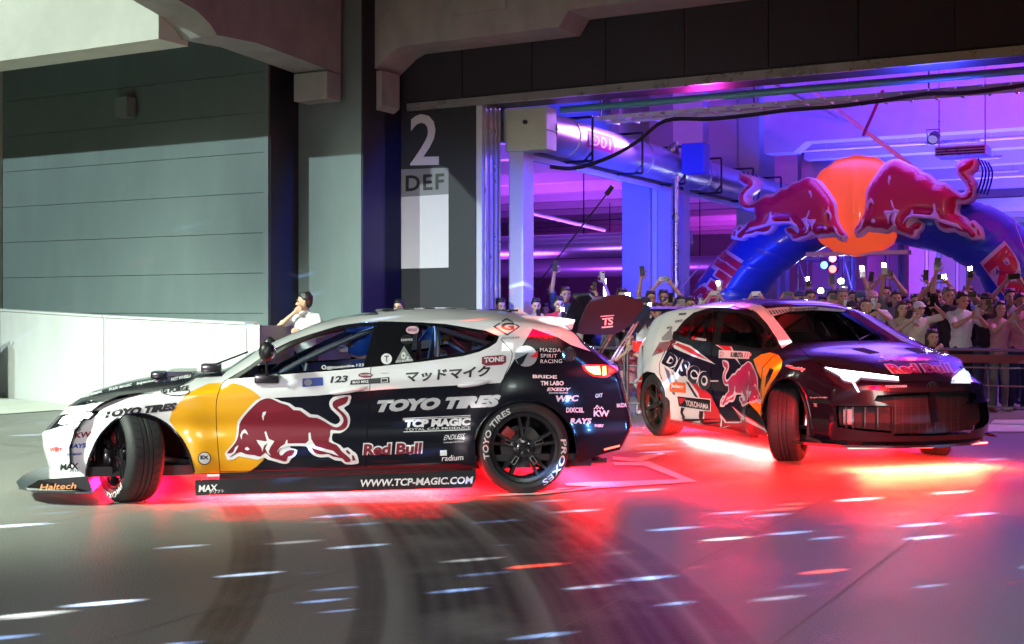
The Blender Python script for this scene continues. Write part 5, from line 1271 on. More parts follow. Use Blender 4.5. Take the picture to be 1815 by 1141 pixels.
# A pillar and roof rail in white, window frame and glass
SF.region([(1300, 520), (1318, 532), (1345, 538), (1362, 550), (1392, 588), (1404, 606), (1386, 617), (1376, 598), (1360, 574), (1342, 554), (1325, 543), (1300, 539)], lab=L_ROOF, mt=0, only=(L_SHIELD, L_FEND, L_DOOR, L_HOOD, L_ROOF, L_BODY))
for f in SF.bm.faces:
    if f[SF.lab] == L_ROOF:
        c = MiC @ f.calc_center_median()
        if abs(c.y) < .46: f[SF.mt] = 1
dloC = [(1194, 591), (1212, 568), (1229, 554), (1252, 546.5), (1278, 543), (1303, 543), (1326, 546.5), (1344, 558), (1362, 578), (1377, 599), (1383, 614), (1367, 619), (1329, 616), (1273, 609), (1222, 604), (1199, 596)]
SF.region(dloC, lab=L_FRAME)
SF.region(c1([(350, 235), (455, 135), (420, 268)]), lab=L_WIN2); SF.region(c1([(442, 282), (472, 122), (640, 82), (600, 298)]), lab=L_WIN2)
SF.region(c1([(652, 298), (680, 130), (722, 84), (820, 92), (900, 140), (968, 210), (940, 343)]), lab=L_WIN); SF.region(c1([(966, 338), (988, 220), (1062, 318), (1000, 343)]), lab=L_WIN)
arcC = [(1360, 766), (1351, 738), (1351, 723), (1357, 703), (1364, 688), (1377, 674), (1390, 669), (1402, 670), (1415, 680), (1428, 698), (1434, 722), (1440, 761)]
arcD = [(1128, 693), (1130, 675), (1138, 662), (1148, 657), (1161, 660), (1171, 672), (1179, 688), (1181, 703), (1187, 710), (1189, 746)]
SF.region(arcC + [(1441, 800), (1358, 800)], lab=L_HOLE); SF.region(arcD + [(1189, 790), (1120, 790), (1124, 720)], lab=L_HOLE)
hlN = c2([(200, 320), (330, 345), (560, 368), (920, 413), (937, 470), (740, 462), (540, 455), (525, 500), (567, 572), (440, 545), (330, 480), (240, 400)])
SF.region(hlN, lab=L_LAMPF)
gr1 = c2([(720, 590), (1240, 560), (1300, 975), (880, 975), (880, 690), (690, 640)]); gr2 = c2([(330, 690), (870, 690), (878, 950), (600, 930), (345, 890)])
SF.region(gr1, lab=L_GRIL, only=(L_BUMPF,)); SF.region(gr2, lab=L_GRIL, only=(L_BUMPF, L_FEND))
for g_ in (c1([(600, 60), (598, 320), (590, 600), (655, 800), (658, 925)]), c1([(1080, 370), (950, 480), (945, 760), (985, 930)]), c1([(330, 250), (230, 450), (250, 560)]), [(1404, 607), (1430, 628), (1458, 650)], c2([(937, 470), (1240, 455)])):
    SF.line([(p.x, p.y) for p in catmull([(a, b, 0) for a, b in g_], 2)], 1.2, L_GAP)
SF.joined = ('hood', 'windscreen', 'roof', 'tailgate')
F_mats = [MATS['car_white'], MATS['car_navy'], VY, VR2]
SF.split({L_BODY: 'sill_panel', L_FEND: 'fender', L_DOOR: 'door', L_DOOR2: 'rear_door', L_QUART: 'quarter_panel', L_BUMPF: 'front_bumper', L_HOOD: 'hood', L_ROOF: 'roof', L_HATCH: 'tailgate'}, F_mats, far)
SF.split({L_GAP: 'shut_line'}, [M_gap], far, inset={L_GAP: -.010}); SF.split({L_FRAME: 'window_frame'}, [MATS['window_black']], far, inset={L_FRAME: -.002})
SF.split({L_WIN: 'window', L_WIN2: 'rear_window'}, [glass('window_dark', (.14, .16, .19))], far, inset={L_WIN: -.005, L_WIN2: -.005}); SF.split({L_SHIELD: 'windscreen'}, [G_wind], far, inset={L_SHIELD: -.003})
SF.split({L_LAMPF: 'headlight'}, [MATS['lamp_black']], far, inset={L_LAMPF: -.006}); SF.split({L_GRIL: 'intake_core'}, [M_gap], far, inset={L_GRIL: -.075})
def dF(name, P, m, off=.003, step=7): v, f = poly2d(P); return SF.decal(name, v, f, m, far, off, step)
def tF(t, q, m, **k): return SF.text(t, q, m, far, step=7, **k)
M_hl2 = mat('headlight_glow2', (1, 1, 1), .3, emit=(.40, .70, 1), es=1.3); M_hl3 = mat('headlight_core', (1, 1, 1), .3, emit=(.8, .92, 1), es=60)
dF('headlight_lens', c2([(215, 328), (340, 352), (565, 376), (915, 422), (928, 455), (740, 440), (560, 425), (520, 460), (480, 470), (400, 450), (350, 400)]), M_hl2, .004)
dF('headlight_lens', c2([(480, 470), (505, 465), (555, 560), (535, 562)]), M_hl2, .004)
dF('headlight_lens', c2([(1430, 425), (1535, 335), (1588, 350), (1608, 450), (1600, 478), (1415, 476)]), M_hl2, .004)
dF('headlight_core', circle2d(1504, 664, 9, 5.5, 20), M_hl3, .010); dF('headlight_core', circle2d(1707, 668, 6, 7, 20), M_hl3, .010); dF('headlight_core', c2([(225, 330), (340, 352), (565, 378), (915, 424), (918, 436), (560, 402), (330, 368)]), mat('headlight_strip', (1, 1, 1), .3, emit=(.8, .92, 1), es=14), .010)
[dF('lens_rib', [(1488 + k * 6, 659), (1489 + k * 6, 659.3), (1490 + k * 6.3, 672), (1488.8 + k * 6.3, 671.6)], M_gap, .013) for k in (0, 1, 5, 6)]
M_gs = mat('grille_metal', (.10, .10, .11), .35, metal=.8)
# radiator and intake grids
for x in (1588, 1602, 1617, 1631, 1646, 1661, 1676, 1689, 1702): dF('grille_bar', [(x - .5, 701), (x + .5, 701), (x + .5, 770), (x - .5, 770)], M_gs, -.02, 6)
for k in range(20):
    y = 703 + k * 3.3; dF('grille_bar', [(1588, y), (1706, y - 1.5), (1706, y - 1.0), (1588, y + .5)], M_gs, -.035, 12)
for x in (1498, 1510, 1532, 1555): dF('grille_bar', [(x, 721), (x + 3, 721), (x + 3, 760), (x, 760)], M_carb, -.02, 8)
dF('oil_cooler', [(1493, 724), (1511, 724), (1511, 755), (1493, 755)], mat('cooler_metal', (.4, .2, .2), .35, metal=.6), -.045)
for r_ in range(0):
    for c_ in range(2): dF('lit_cell', [(1681 + 11 * c_, 725 + 9 * r_), (1690 + 11 * c_, 724.5 + 9 * r_), (1690 + 11 * c_, 731.5 + 9 * r_), (1681 + 11 * c_, 732 + 9 * r_)], mat('marker_glow', (.10, .06, .03), .4, emit=(1, .4, .15), es=.1), -.03)
for c_ in range(2):
    for r_ in range(0): dF('lit_cell', [(1681 + 10 * c_, 691 + 6 * r_), (1689 + 10 * c_, 691 + 6 * r_), (1689 + 10 * c_, 696 + 6 * r_), (1681 + 10 * c_, 696 + 6 * r_)], MATS['marker_glow'], .002)
dF('brow', c2([(700, 500), (1240, 520), (1600, 500), (1560, 545), (1240, 560), (720, 560)]), M_carb, .004)
tF('YOKOHAMA', Q(1568, 688, 1607, 687, 4.5, 1), VW, off=.008, bold=.02)
em = Mb(); ce = MiC @ SF.cast(1652, 684, .004)
em.tube([ce + Vector((0, .05 * math.cos(t), .034 * math.sin(t))) for t in [2 * math.pi * k / 20 for k in range(20)]], .004, 6, closed=True); em.tube([ce + Vector((0, .018 * math.cos(t), .030 * math.sin(t))) for t in [2 * math.pi * k / 16 for k in range(16)]], .0035, 6, closed=True)
em.tube([ce + Vector((0, .033 * math.cos(t), .014 + .012 * math.sin(t))) for t in [2 * math.pi * k / 16 for k in range(16)]], .0035, 6, closed=True)
em.build('badge', M_chrome, far, sm=60)['kind'] = 'thing'
# bonnet art
tF('Red Bull', [(1582, 664), (1691, 662), (1681, 643), (1566, 645)], VW, bold=.11, off=.003); tF('Red Bull', [(1585, 662.5), (1688, 661), (1679, 644.5), (1569, 646.5)], mat('vinyl_maroon', (.22, .01, .04), .35, coat=.5), bold=.02, off=.005)
for (x0, x1) in ((1612, 1557), (1618, 1668)):
    fit = lambda a, b: (x0 + (x1 - x0) * a / 1720, 628.5 + 13 * (b - 140) / 860 + (0))
    w_, r_, d_ = bull_layers(fit); e_ = empty_part('bull_emblem', far, Matrix.Identity(4))
    SF.decal('outline', *w_, VW, e_, .003, 7); SF.decal('bull_shape', *r_, VR, e_, .005, 7)
dF('sun_disc', circle2d(1614, 636, 14, 4.5), VY, .002)
dF('hood_vent', [(1508, 618), (1530, 616.5), (1560, 625), (1541, 627)], M_gap, .003); dF('hood_vent', [(1602, 617), (1625, 617), (1643, 624.5), (1627, 626)], M_gap, .003)
# windscreen banner
dF('banner', [(1352, 548), (1380, 545), (1440, 543), (1500, 549), (1496, 553), (1440, 549.5), (1400, 552), (1366, 562)], mat('banner_white', (.5, .5, .52), .5), .003)
for k in range(7): dF('banner_stripe', [(1362 + k * 5.5, 551 - k * .4), (1364.5 + k * 5.5, 550.7 - k * .4), (1370 + k * 5.5, 558 - k * .9), (1367.5 + k * 5.5, 558.4 - k * .9)], M_gap, .005)
tF('Funuruver', [(1402, 551.5), (1452, 548.5), (1450, 543.5), (1398, 545.5)], M_gap, off=.005, bold=.02)
# side livery
mb_ = lambda a, b: (1350.5 - (a - 60) / 1655 * 74, 638 + (b - 140) / 855 * 83)
w_, r_, d_ = bull_layers(mb_); e_ = empty_part('bull_emblem', far, Matrix.Identity(4))
SF.decal('outline', *w_, VW, e_, .003, 7); SF.decal('bull_shape', *r_, mat('vinyl_magenta', (.55, .02, .12), .3, coat=.6), e_, .005, 7); [SF.decal('detail', *q_, VW, e_, .007, 7) for q_ in d_]
for b_, m_, o_ in ((.105, VW, .003), (.045, VB, .005)):
    tF('DISCO', [(1173, 644), (1256, 697), (1263, 664), (1187, 623)], m_, bold=b_, off=o_, sp=1.12)
dF('stripe', c1([(318, 318), (352, 292), (450, 325), (622, 455), (470, 400), (340, 345)]), VW); dF('stripe', c1([(338, 318), (360, 305), (445, 338), (575, 425), (470, 385)]), VR2, .005)
dF('stripe', c1([(622, 318), (735, 330), (750, 362), (800, 462), (735, 385), (690, 360)]), VW); dF('stripe', c1([(640, 320), (728, 330), (742, 360), (690, 358)]), VR2, .005)
dF('number_plate', c1([(650, 355), (860, 368), (880, 385), (858, 418), (648, 410)]), VW, .006)
tF('K.HIROTA', [(1296, 633), (1318, 634), (1319, 625), (1297, 624)], VK, bold=.03, off=.008); tF('D1', [(1277, 632), (1283, 632.5), (1284, 623.5), (1278, 623)], VR2, off=.008); tF('111', [(1320, 634), (1330, 634.5), (1333, 625.5), (1322, 625)], VR2, bold=.04, off=.008)
tF('COROLLA', [(1232, 602), (1252, 604.5), (1253, 600), (1234, 598)], VW, bold=.03); dF('decal', [(1225, 601), (1231, 602), (1233, 597), (1227, 596)], VR2)
dF('decal', c1([(300, 575), (413, 582), (418, 655), (305, 645)]), VO); tF('Jackery', [(1190, 688), (1212, 690), (1212, 682), (1190, 680)], VW, off=.005, bold=.02)
dF('decal', c1([(350, 672), (592, 696), (592, 784), (365, 752)]), VW); dF('decal', c1([(358, 678), (588, 702), (586, 778), (370, 747)]), VK, .005)
tF('YOKOHAMA', [(1217, 719), (1257, 726), (1257, 716), (1215, 708)], VW, off=.007, bold=.015); dF('decal', c1([(368, 690), (420, 695), (380, 738)]), VR2, .007)
dF('drip', c1([(385, 755), (410, 760), (395, 790), (412, 820), (395, 862), (380, 860), (392, 820), (378, 790)]), VK, .004); dF('drip', c1([(512, 780), (540, 782), (535, 830), (545, 850), (530, 885), (512, 880), (520, 850), (508, 820)]), VK, .004)
dF('stripe', c1([(655, 800), (700, 855), (800, 855), (805, 820), (735, 745), (800, 800), (980, 910), (975, 920), (800, 835), (810, 855), (780, 865), (690, 862), (672, 830), (668, 900), (655, 900), (662, 840)]), VW, .004)
dF('stripe', c1([(265, 470), (300, 500), (345, 670), (325, 665)]), mat('vinyl_bluegrey', (.10, .14, .24), .4)); dF('stripe', c1([(315, 500), (345, 530), (370, 620), (360, 660)]), VG); dF('stripe', c1([(415, 570), (435, 580), (505, 690), (480, 680)]), VK)
for k in range(9):
    x = 183 + k * 16; dF('bar_stripe', c1([(x, 395 - k * 6), (x + 6, 397 - k * 6), (x + 60 - k * 2, 300 - k * 2 + 4), (x + 54 - k * 2, 298 - k * 2)]), VR, .004)
dF('decal', circle2d(1171, 621, 3.2, 3.2, 14), VR2, .006)
dF('decal', c1([(245, 270), (315, 200), (325, 285), (255, 290)]), VG, .002)
for (t, x0, y0, x1, y1, h) in (('ENDLESS', 1203, 559, 1216, 558, 4), ('CUSCO', 1196, 572, 1209, 570, 4), ('MOTUL', 1182, 583, 1192, 582, 4), ('BRIDE', 1124.5, 650, 1128, 650, 3)): tF(t, Q(x0, y0, x1, y1, h, 1), VK, bold=.02)
tF('GReddy', [(1392, 652), (1426, 660), (1428, 652), (1393, 646)], VW, bold=.08); tF('GReddy', [(1393, 651.5), (1425, 659), (1427, 653), (1394, 647)], VR2, bold=.02, off=.005)
tF('G-win Design', [(1436, 706.5), (1467, 706), (1467, 702.5), (1436, 703)], VW); tF('TK', [(1442, 721), (1449, 721), (1449, 715), (1442, 715)], VW)
# splitter, canards, side skirt
pl_ = [(2.85, -.96), (3.02, -.95), (3.34, -.76), (3.52, -.42), (3.58, 0), (3.50, .36), (3.32, .62), (3.05, .80), (2.85, .84), (2.85, 0)]
Mb().prism(pl_, .20, .222, lambda a, b, d: (a, b, d)).build('splitter', M_carb, far)
for sg in (1, -1):
    Mb().prism([(2.95, .224), (3.22, .224), (3.15, .25), (2.95, .27)], .885 * sg, .875 * sg, lambda a, b, d: (a, d, b)).build('splitter_fence', M_carb, far)
    Mb().box(.42, 2.08, .84 * sg if sg > 0 else -.93, .93 if sg > 0 else -.84, .165, .21).build('side_skirt', MATS['vinyl_red'], far)
Mb().box(-.5, 3.2, -.74, .74, .19, .25).build('underbody', M_under, far)
Mb().box(.5, 2.0, -.87, .87, .212, .243).build('underbody', M_under, far)
Mb().box(2.16, 2.2, -.84, .84, .25, .93).build('bulkhead', M_under, far); Mb().box(-.45, -.42, -.84, .84, .25, .95).build('bulkhead', M_under, far)
for xx in (0, 2.47):
    for sg in (1, -1):
        P = [(xx + .46 * math.cos(R(-10 + 200 * k / 12)), .34 + .44 * math.sin(R(-10 + 200 * k / 12))) for k in range(13)]; vs = []
        for a, b in P: vs += [(a, sg * .86, b), (a, sg * .45, b)]
        Mb().add(vs, [(2 * k, 2 * k + 1, 2 * k + 3, 2 * k + 2) for k in range(12)] + [tuple(2 * k + 1 for k in range(13))]).build('wheel_liner', M_under, far, sm=40)
Mb().tube([SF.cast(a, b, .002) for a, b in arcC], .010, 6).build('arch_lip', MATS['car_navy'], far, world=True, sm=60)
Mb().tube([SF.cast(a, b, .002) for a, b in arcD[:-2]], .008, 6).build('arch_lip', MATS['car_white'], far, world=True, sm=60)
for z in (.20, .30): Mb().tube([(2.55, -.35, z), (2.62, -.78, z + .01)], .016, 8).build('control_arm', M_steel, far)
Mb().tube([(2.9, -.35, .27), (2.75, -.75, .28)], .012, 8).build('steering_arm', M_steel, far); Mb().tube([(2.5, -.6, .3), (2.48, -.55, .68)], .035, 10).build('damper', VR2, far)
M_rimz = mat('rim_bronze', (.10, .075, .06), .25, metal=.8)
wheel('wheel', far, (0, -.79, .335), 0, R(2), -1, .335, .265, .240, 'six', M_rimz); wheel('wheel', far, (0, .79, .335), 0, R(-2), 1, .335, .265, .240, 'six', M_rimz)
xw, zw = on_plane(MC, 1397, 750, -.80)
wheel('wheel', far, (2.47, -.765, .335), R(-40), R(2), -1, .335, .265, .240, 'six', M_rimz); wheel('wheel', far, (2.5, .79, .335), R(-38), R(-3), 1, .335, .265, .240, 'six', M_rimz)
# interior
cage = empty_part('roll_cage', far, Matrix.Identity(4))
for sg in (1, -1):
    Mb().tube(catmull([(2.1, .70 * sg, .5), (2.0, .70 * sg, .88), (1.45, .60 * sg, 1.26), (.7, .56 * sg, 1.33), (.66, .66 * sg, 1.0), (.66, .70 * sg, .3)], 4), .02, 8).build('cage_bar', M_cage, cage, sm=60)
    Mb().tube([(.66, .58 * sg, 1.3), (-.3, .5 * sg, .9)], .02, 8).build('cage_bar', M_cage, cage, sm=60)
Mb().tube([(.66, -.6, 1.3), (.66, .6, .6)], .02, 8).build('cage_bar', M_cage, cage); Mb().tube([(.66, -.55, 1.32), (.66, .55, 1.32)], .02, 8).build('cage_bar', M_cage, cage); Mb().tube([(1.9, -.66, .93), (.66, -.66, .5)], .02, 8).build('cage_bar', M_cage, cage)
Mb().box(1.75, 2.2, -.7, .7, .72, .93, bev=.05).build('dashboard', M_seat, far, sm=40); Mb().box(-.4, 2.2, -.84, .84, .245, .30).build('floor_pan', M_under, far)
for sg in (1, -1):
    st = empty_part('bucket_seat', far, Matrix.Translation((1.05, .36 * sg, .32)))
    Mb().prism([(-.28, .1), (-.36, .75), (-.30, .80), (-.18, .72), (-.12, .25), (.35, .28), (.38, .18), (.3, .08)], -.24, .24, lambda a, b, d: (a, d, b)).build('seat_shell', M_seat, st)
stw = empty_part('steering_wheel', far, Matrix.Translation((1.62, -.36, .92)) @ Matrix.Rotation(R(-65), 4, 'Y'))
Mb().tube([(.16 * math.cos(t), .16 * math.sin(t), 0) for t in [2 * math.pi * k / 24 for k in range(24)]], .014, 8, closed=True).build('wheel_ring', M_black, stw, sm=60); Mb().box(-.15, .15, -.02, .02, -.008, .008).build('wheel_spoke', M_black, stw)
# mirrors are removed on this car; small air foils, wiper, rear wing tip and tow strap
ww = [on_plane(MC, *p, -.55) for p in ((1181, 548), (1240, 541), (1240, 545), (1184, 552))]
rwg = empty_part('rear_wing', far, Matrix.Identity(4))
Mb().prism([(-.55, 1.33), (-.95, 1.36), (-1.0, 1.39), (-.55, 1.36)], -.72, .72, lambda a, b, d: (a, d, b)).build('wing_plane', M_wing, rwg)
for sg in (1, -1): Mb().prism([(-.5, 1.40), (-1.02, 1.43), (-1.02, 1.12), (-.8, 1.08), (-.5, 1.25)], .72 * sg, .73 * sg, lambda a, b, d: (a, d, b)).build('end_plate', M_wing, rwg); Mb().tube([(-.75, .3 * sg, 1.34), (-.55, .3 * sg, 1.10)], .012, 6).build('strut', M_steel, rwg)
Mb().tube([(2.28, .1, 1.065), (2.0, .55, 1.16)], .007, 6).build('wiper', M_black, far)
x_, z_ = on_plane(MC, 1147, 619, -.75)
Mb().box(-.80, -.70, -.80, -.55, .88, 1.0, bev=.02).build('tail_light', MATS['tail_red'], far)
for sg in (1, -1): Mb().tube([(.45, .66 * sg, .16), (2.1, .66 * sg, .18)], .007, 6).build('led_strip', M_led, far)
Mb().tube([(3.3, -.7, .19), (3.45, 0, .19), (3.3, .7, .19)], .007, 6).build('led_strip', M_led, far)
under(MC, 1.2, -.66, 1.7, .3, 1100, .15, (1, .004, .01)); under(MC, 1.2, -.66, 1.6, .08, 50, .14, (1, .45, .25)); under(MC, 1.2, .55, 1.7, .3, 260, .15, (1, .004, .01)); under(MC, 3.3, 0, .3, 1.3, 480, .18, (1, .004, .008)); under(MC, 3.35, 0, .1, 1.2, 48, .17, (1, .5, .15)); under(MC, -.5, 0, .3, 1.3, 240, .15, (1, .004, .01))
for sg in (1, -1): lamp('head_beam', 'SPOT', MC @ Vector((3.45, .62 * sg, .72)), MC @ Vector((14, 1.2 * sg, .5)), (.75, .9, 1), 60, spot_size=R(70), spot_blend=.8, shadow_soft_size=.08)
# ================================================================ people
M_skin = [mat('skin_%d' % i, c, .5, var=.06, vscale=9, bump=.05) for i, c in enumerate(((.50, .29, .20), (.40, .22, .145), (.56, .35, .26)))]
M_hair = [mat('hair_%d' % i, c, .45, var=.4, vscale=60, bump=.4, bscale=120) for i, c in enumerate(((.012, .010, .010), (.035, .018, .010), (.07, .035, .02), (.12, .12, .12)))]
CLO = dict(black=(.015, .015, .018), white=(.62, .62, .64), navy=(.02, .03, .10), grey=(.18, .18, .19), red=(.45, .02, .03), beige=(.42, .33, .24), blue=(.08, .16, .40), pink=(.55, .26, .32), cream=(.58, .54, .44), denim=(.05, .08, .16), green=(.05, .12, .07))
M_clo = {k: mat('cloth_' + k, c, .85, var=.12, vscale=12, bump=.25, bscale=45) for k, c in CLO.items()}
def remesh(mb, vox, sm=3, name='tmp'):
    me = bpy.data.meshes.new(name); me.from_pydata(mb.v, [], mb.f)
    o = bpy.data.objects.new(name, me); COL.objects.link(o)
    r = o.modifiers.new('r', 'REMESH'); r.mode = 'VOXEL'; r.voxel_size = vox
    s = o.modifiers.new('s', 'SMOOTH'); s.iterations = sm; s.factor = .5
    dg = bpy.context.evaluated_depsgraph_get(); m2 = bpy.data.meshes.new_from_object(o.evaluated_get(dg))
    bpy.data.objects.remove(o); bpy.data.meshes.remove(me); m2.name = name; smooth(m2)
    for p in m2.polygons: p.material_index = 0
    m2.materials.clear(); return m2
def limb(mb, a, b, ra, rb, n=10):
    a, b = Vector(a), Vector(b); d = (b - a); L = d.length; d.normalize()
    pts = []; rs = []
    for k in range(4): t = math.pi / 2 * k / 4; pts.append(a - d * ra * math.cos(t)); rs.append(ra * math.sin(t) + .0005)
    for k in range(5): pts.append(a + (b - a) * k / 4); rs.append(ra + (rb - ra) * k / 4)
    for k in range(1, 5): t = math.pi / 2 * k / 4; pts.append(b + d * rb * math.sin(t)); rs.append(rb * math.cos(t) + .0005)
    mb.tube(pts, rs, n)
def elbow(sh, hd, L1, L2, hint):
    d = hd - sh; D = min(d.length, (L1 + L2) * .985); dn = d.normalized(); hd = sh + dn * D
    a = (L1 * L1 - L2 * L2 + D * D) / (2 * D); h = math.sqrt(max(0, L1 * L1 - a * a))
    q = (hint - dn * hint.dot(dn)).normalized(); return sh + dn * a + q * h, hd
def person_proto(name, hands, phone=None, lean=0.0, headturn=0.0, nod=0.0, hairk='short', crouch=False, slim=1.0, cap=False, sleeve='short'):
    """faces local -y; total height about 1.70; hands: right (x<0), left (x>0) wrist targets or None"""
    b = Mb(); zp = .45 if crouch else .92; dzz = zp - .92
    ch = Vector((0, -.02 - lean, 1.26 + dzz)); nk = Vector((0, -.015 - lean * 1.1, 1.43 + dzz)); hc = Vector((0, -.045 - lean * 1.2, 1.575 + dzz))
    W = slim
    Hm = Matrix.Rotation(headturn, 4, 'Z') @ Matrix.Rotation(nod, 4, 'X')
    H = lambda x, y, z: hc + Hm @ Vector((x, y, z))
    b.ell((0, 0, zp + .06), (.155 * W, .11, .14)); b.ell((0, -.01 - lean * .5, zp + .20), (.135 * W, .10, .16)); b.ell(ch, (.165 * W, .115, .20)); b.ell(ch + Vector((0, 0, .09)), (.17 * W, .10, .10))
    limb(b, ch + Vector((0, .01, .1)), nk + Vector((0, 0, .06)), .062, .054)
    # head
    b.ell(H(0, .012, .035), (.076, .094, .092), 18, 12, M=Hm.to_3x3()); b.ell(H(0, -.022, -.035), (.060, .064, .078), 16, 10, M=Hm.to_3x3()); b.ell(H(0, -.058, -.082), (.028, .022, .022), M=Hm.to_3x3())
    limb(b, H(0, -.084, .018), H(0, -.104, -.020), .010, .015, 8); b.ell(H(0, -.097, -.024), (.018, .012, .009), 8, 6)
    b.ell(H(0, -.088, -.054), (.024, .010, .007), 10, 6); b.ell(H(0, -.086, -.064), (.020, .010, .007), 10, 6)
    for s in (-1, 1):
        b.ell(H(s * .078, .006, -.002), (.010, .020, .032), 8, 6); b.ell(H(s * .032, -.078, .030), (.024, .011, .008), 8, 6); b.ell(H(s * .040, -.066, -.015), (.024, .018, .020), 8, 6)
    out = dict(hands=[], phone=phone)
    cloth = Mb()
    cloth.ell((0, 0, zp + .04), (.172 * W, .128, .15)); cloth.ell((0, -.01 - lean * .5, zp + .20), (.156 * W, .122, .17)); cloth.ell(ch, (.182 * W, .132, .215)); cloth.ell(ch + Vector((0, .005, .10)), (.185 * W, .112, .10))
    limb(cloth, ch + Vector((0, .01, .12)), nk + Vector((0, .008, .0)), .078, .066)
    for s, hd in zip((-1, 1), hands):
        sh = ch + Vector((s * .175 * W, .012, .105)); tgt = Vector(hd) if hd is not None else Vector((s * .25, -.03, .80 + dzz))
        if hd is not None: tgt = tgt + Vector((0, -lean, dzz))
        up = tgt.z > sh.z + .2
        if up: sh = sh + Vector((-s * .01, 0, .045))
        e, wr = elbow(sh, tgt, .285, .255, Vector((s * .9, .15 if not up else -.4, -.75 if not up else -.1)))
        limb(b, sh, e, .048, .038); limb(b, e, wr, .039, .026)
        b.ell(sh, (.058, .055, .058)); d = (wr - e).normalized()
        # palm and fingers
        side = d.cross(Vector((0, -1, 0)));
        if side.length < .2: side = Vector((1, 0, 0))
        side.normalize(); pal = d.cross(side).normalized()
        if phone and hd is not None: inn = Vector((-s, -.15, 0)) if phone != 'one_l' else Vector((-s, -.2, 0))
        else: inn = pal
        kn = wr + d * .085; limb(b, wr, wr + d * .05, .027, .03); 
        for q in range(4):
            o_ = side * ((q - 1.5) * .021); L = (.062, .072, .068, .052)[q]
            p0 = kn * .45 + (wr + d * .03) * .55 + o_; p1 = kn + o_; p2 = p1 + d * L * .55 + inn * .012; p3 = p2 + (inn * .8 + d * .35).normalized() * L * .55
            limb(b, p0, p1, .0125, .0115, 6); limb(b, p1, p2, .0105, .0098, 6); limb(b, p2, p3, .0098, .0085, 6)
        t0 = wr + d * .03 - side * s * .028 * 1; t1 = t0 + (d * .5 - side * s * .8).normalized() * .045 + inn * .01; t2 = t1 + (d * .9 + inn * .4).normalized() * .036
        limb(b, t0, t1, .0135, .012, 6); limb(b, t1, t2, .0115, .0095, 6)
        m = sh + (e - sh) * (.72 if sleeve == 'short' else 1.0); limb(cloth, sh, m, .064, .058 if sleeve == 'short' else .05); cloth.ell(sh, (.072, .066, .070))
        if sleeve == 'long': limb(cloth, e, e + (wr - e) * .9, .05, .036)
        out['hands'].append(wr + d * .10)
    pants = Mb()
    if crouch:
        for s in (-1, 1):
            k_ = Vector((s * .16, -.36, .50)); a_ = Vector((s * .13, -.20, .08)); limb(pants, (s * .09, 0, .42), k_, .095, .065); limb(pants, k_, a_, .062, .045); limb(pants, a_ + Vector((0, .02, -.035)), a_ + Vector((0, -.14, -.04)), .04, .035)
        pants.ell((0, .02, .42), (.17, .14, .13))
    else:
        pants.ell((0, 0, .90), (.165 * W, .125, .12))
        for s in (-1, 1):
            k_ = Vector((s * .10, -.02, .48)); a_ = Vector((s * .11, .01, .08)); limb(pants, (s * .085, 0, .86), k_, .098 * W, .066); limb(pants, k_, a_, .064, .050); limb(pants, a_ + Vector((0, .03, -.04)), a_ + Vector((s * .02, -.14, -.045)), .04, .036)
    out['body'] = remesh(b, .0085, 2, 'person'); out['shirt'] = remesh(cloth, .016, 3, 'shirt'); out['trousers'] = remesh(pants, .02, 3, 'trousers')
    wrinkle(out['shirt'], .013, 11); wrinkle(out['trousers'], .010, 9)
    hb = Mb()
    if cap:
        hb.ell(H(0, .014, .062), (.088, .104, .078), 18, 10, M=Hm.to_3x3())
        c2 = Mb(); R3 = Hm.to_3x3()
        pr = []
        for k in range(9):
            t = math.pi * k / 8; pr.append((.072 * math.cos(t), -.06 - .10 * math.sin(t)))
        pr += [(-.06, -.05), (.06, -.05)]
        c2.prism(pr, 0, .008, lambda x, y, z: H(x, y, .055 + z - (y + .1) * -.25)); out['brim'] = c2
        out['hair'] = remesh(hb, .010, 2, 'cap')
        h2 = Mb(); h2.ell(H(0, .032, .012), (.084, .086, .075), 14, 10, M=R3); out['hair2'] = remesh(h2, .012, 2, 'hair')
    else:
        R3 = Hm.to_3x3()
        hb.ell(H(0, .030, .058), (.088, .094, .085), 18, 12, M=R3); hb.ell(H(0, -.032, .100), (.066, .045, .030), 14, 8, M=R3); hb.ell(H(0, .055, .01), (.078, .062, .085), 14, 10, M=R3)
        for k in range(10):
            a = 2 * math.pi * k / 10; hb.ell(H(.05 * math.cos(a), .02 + .05 * math.sin(a), .115 + .01 * (k % 2)), (.028, .03, .024), 8, 6)
        if hairk == 'long':
            for s in (-1, 1): limb(hb, H(s * .070, .02, .05), H(s * .085, .02, -.17), .034, .028)
            limb(hb, H(0, .075, .03), H(0, .075, -.2), .075, .06)
        out['hair'] = remesh(hb, .010, 2, 'hair')
    ey = []
    for s in (-1, 1):
        m_ = Mb(); m_.ell(H(s * .031, -.0845, .012), (.014, .006, .0065), 8, 6); m_.ell(H(s * .031, -.089, .034), (.021, .006, .0045), 8, 4); ey.append(m_)
    mo = Mb(); mo.ell(H(0, -.0945, -.059), (.021, .006, .0055), 10, 6)
    def mm(mb, n):
        me = bpy.data.meshes.new(n); me.from_pydata([tuple(v) for v in mb.v], [], mb.f); smooth(me); return me
    out['eyes'] = [mm(e_, 'eye') for e_ in ey]; out['mouth'] = mm(mo, 'mouth')
    if 'brim' in out: out['brim'] = mm(out['brim'], 'cap_brim')
    out['headz'] = hc.z; out['hc'] = hc; return out
def wrinkle(me, amp, sc):
    from mathutils import noise
    for v in me.vertices:
        p = v.co; n_ = noise.noise(Vector((p.x * sc, p.y * sc, p.z * sc * .6))) + .5 * noise.noise(p * sc * 2.3)
        v.co = p + v.normal * amp * n_
M_eye = mat('eye_dark', (.02, .012, .01), .3); M_lip = mat('lip', (.26, .08, .07), .5)
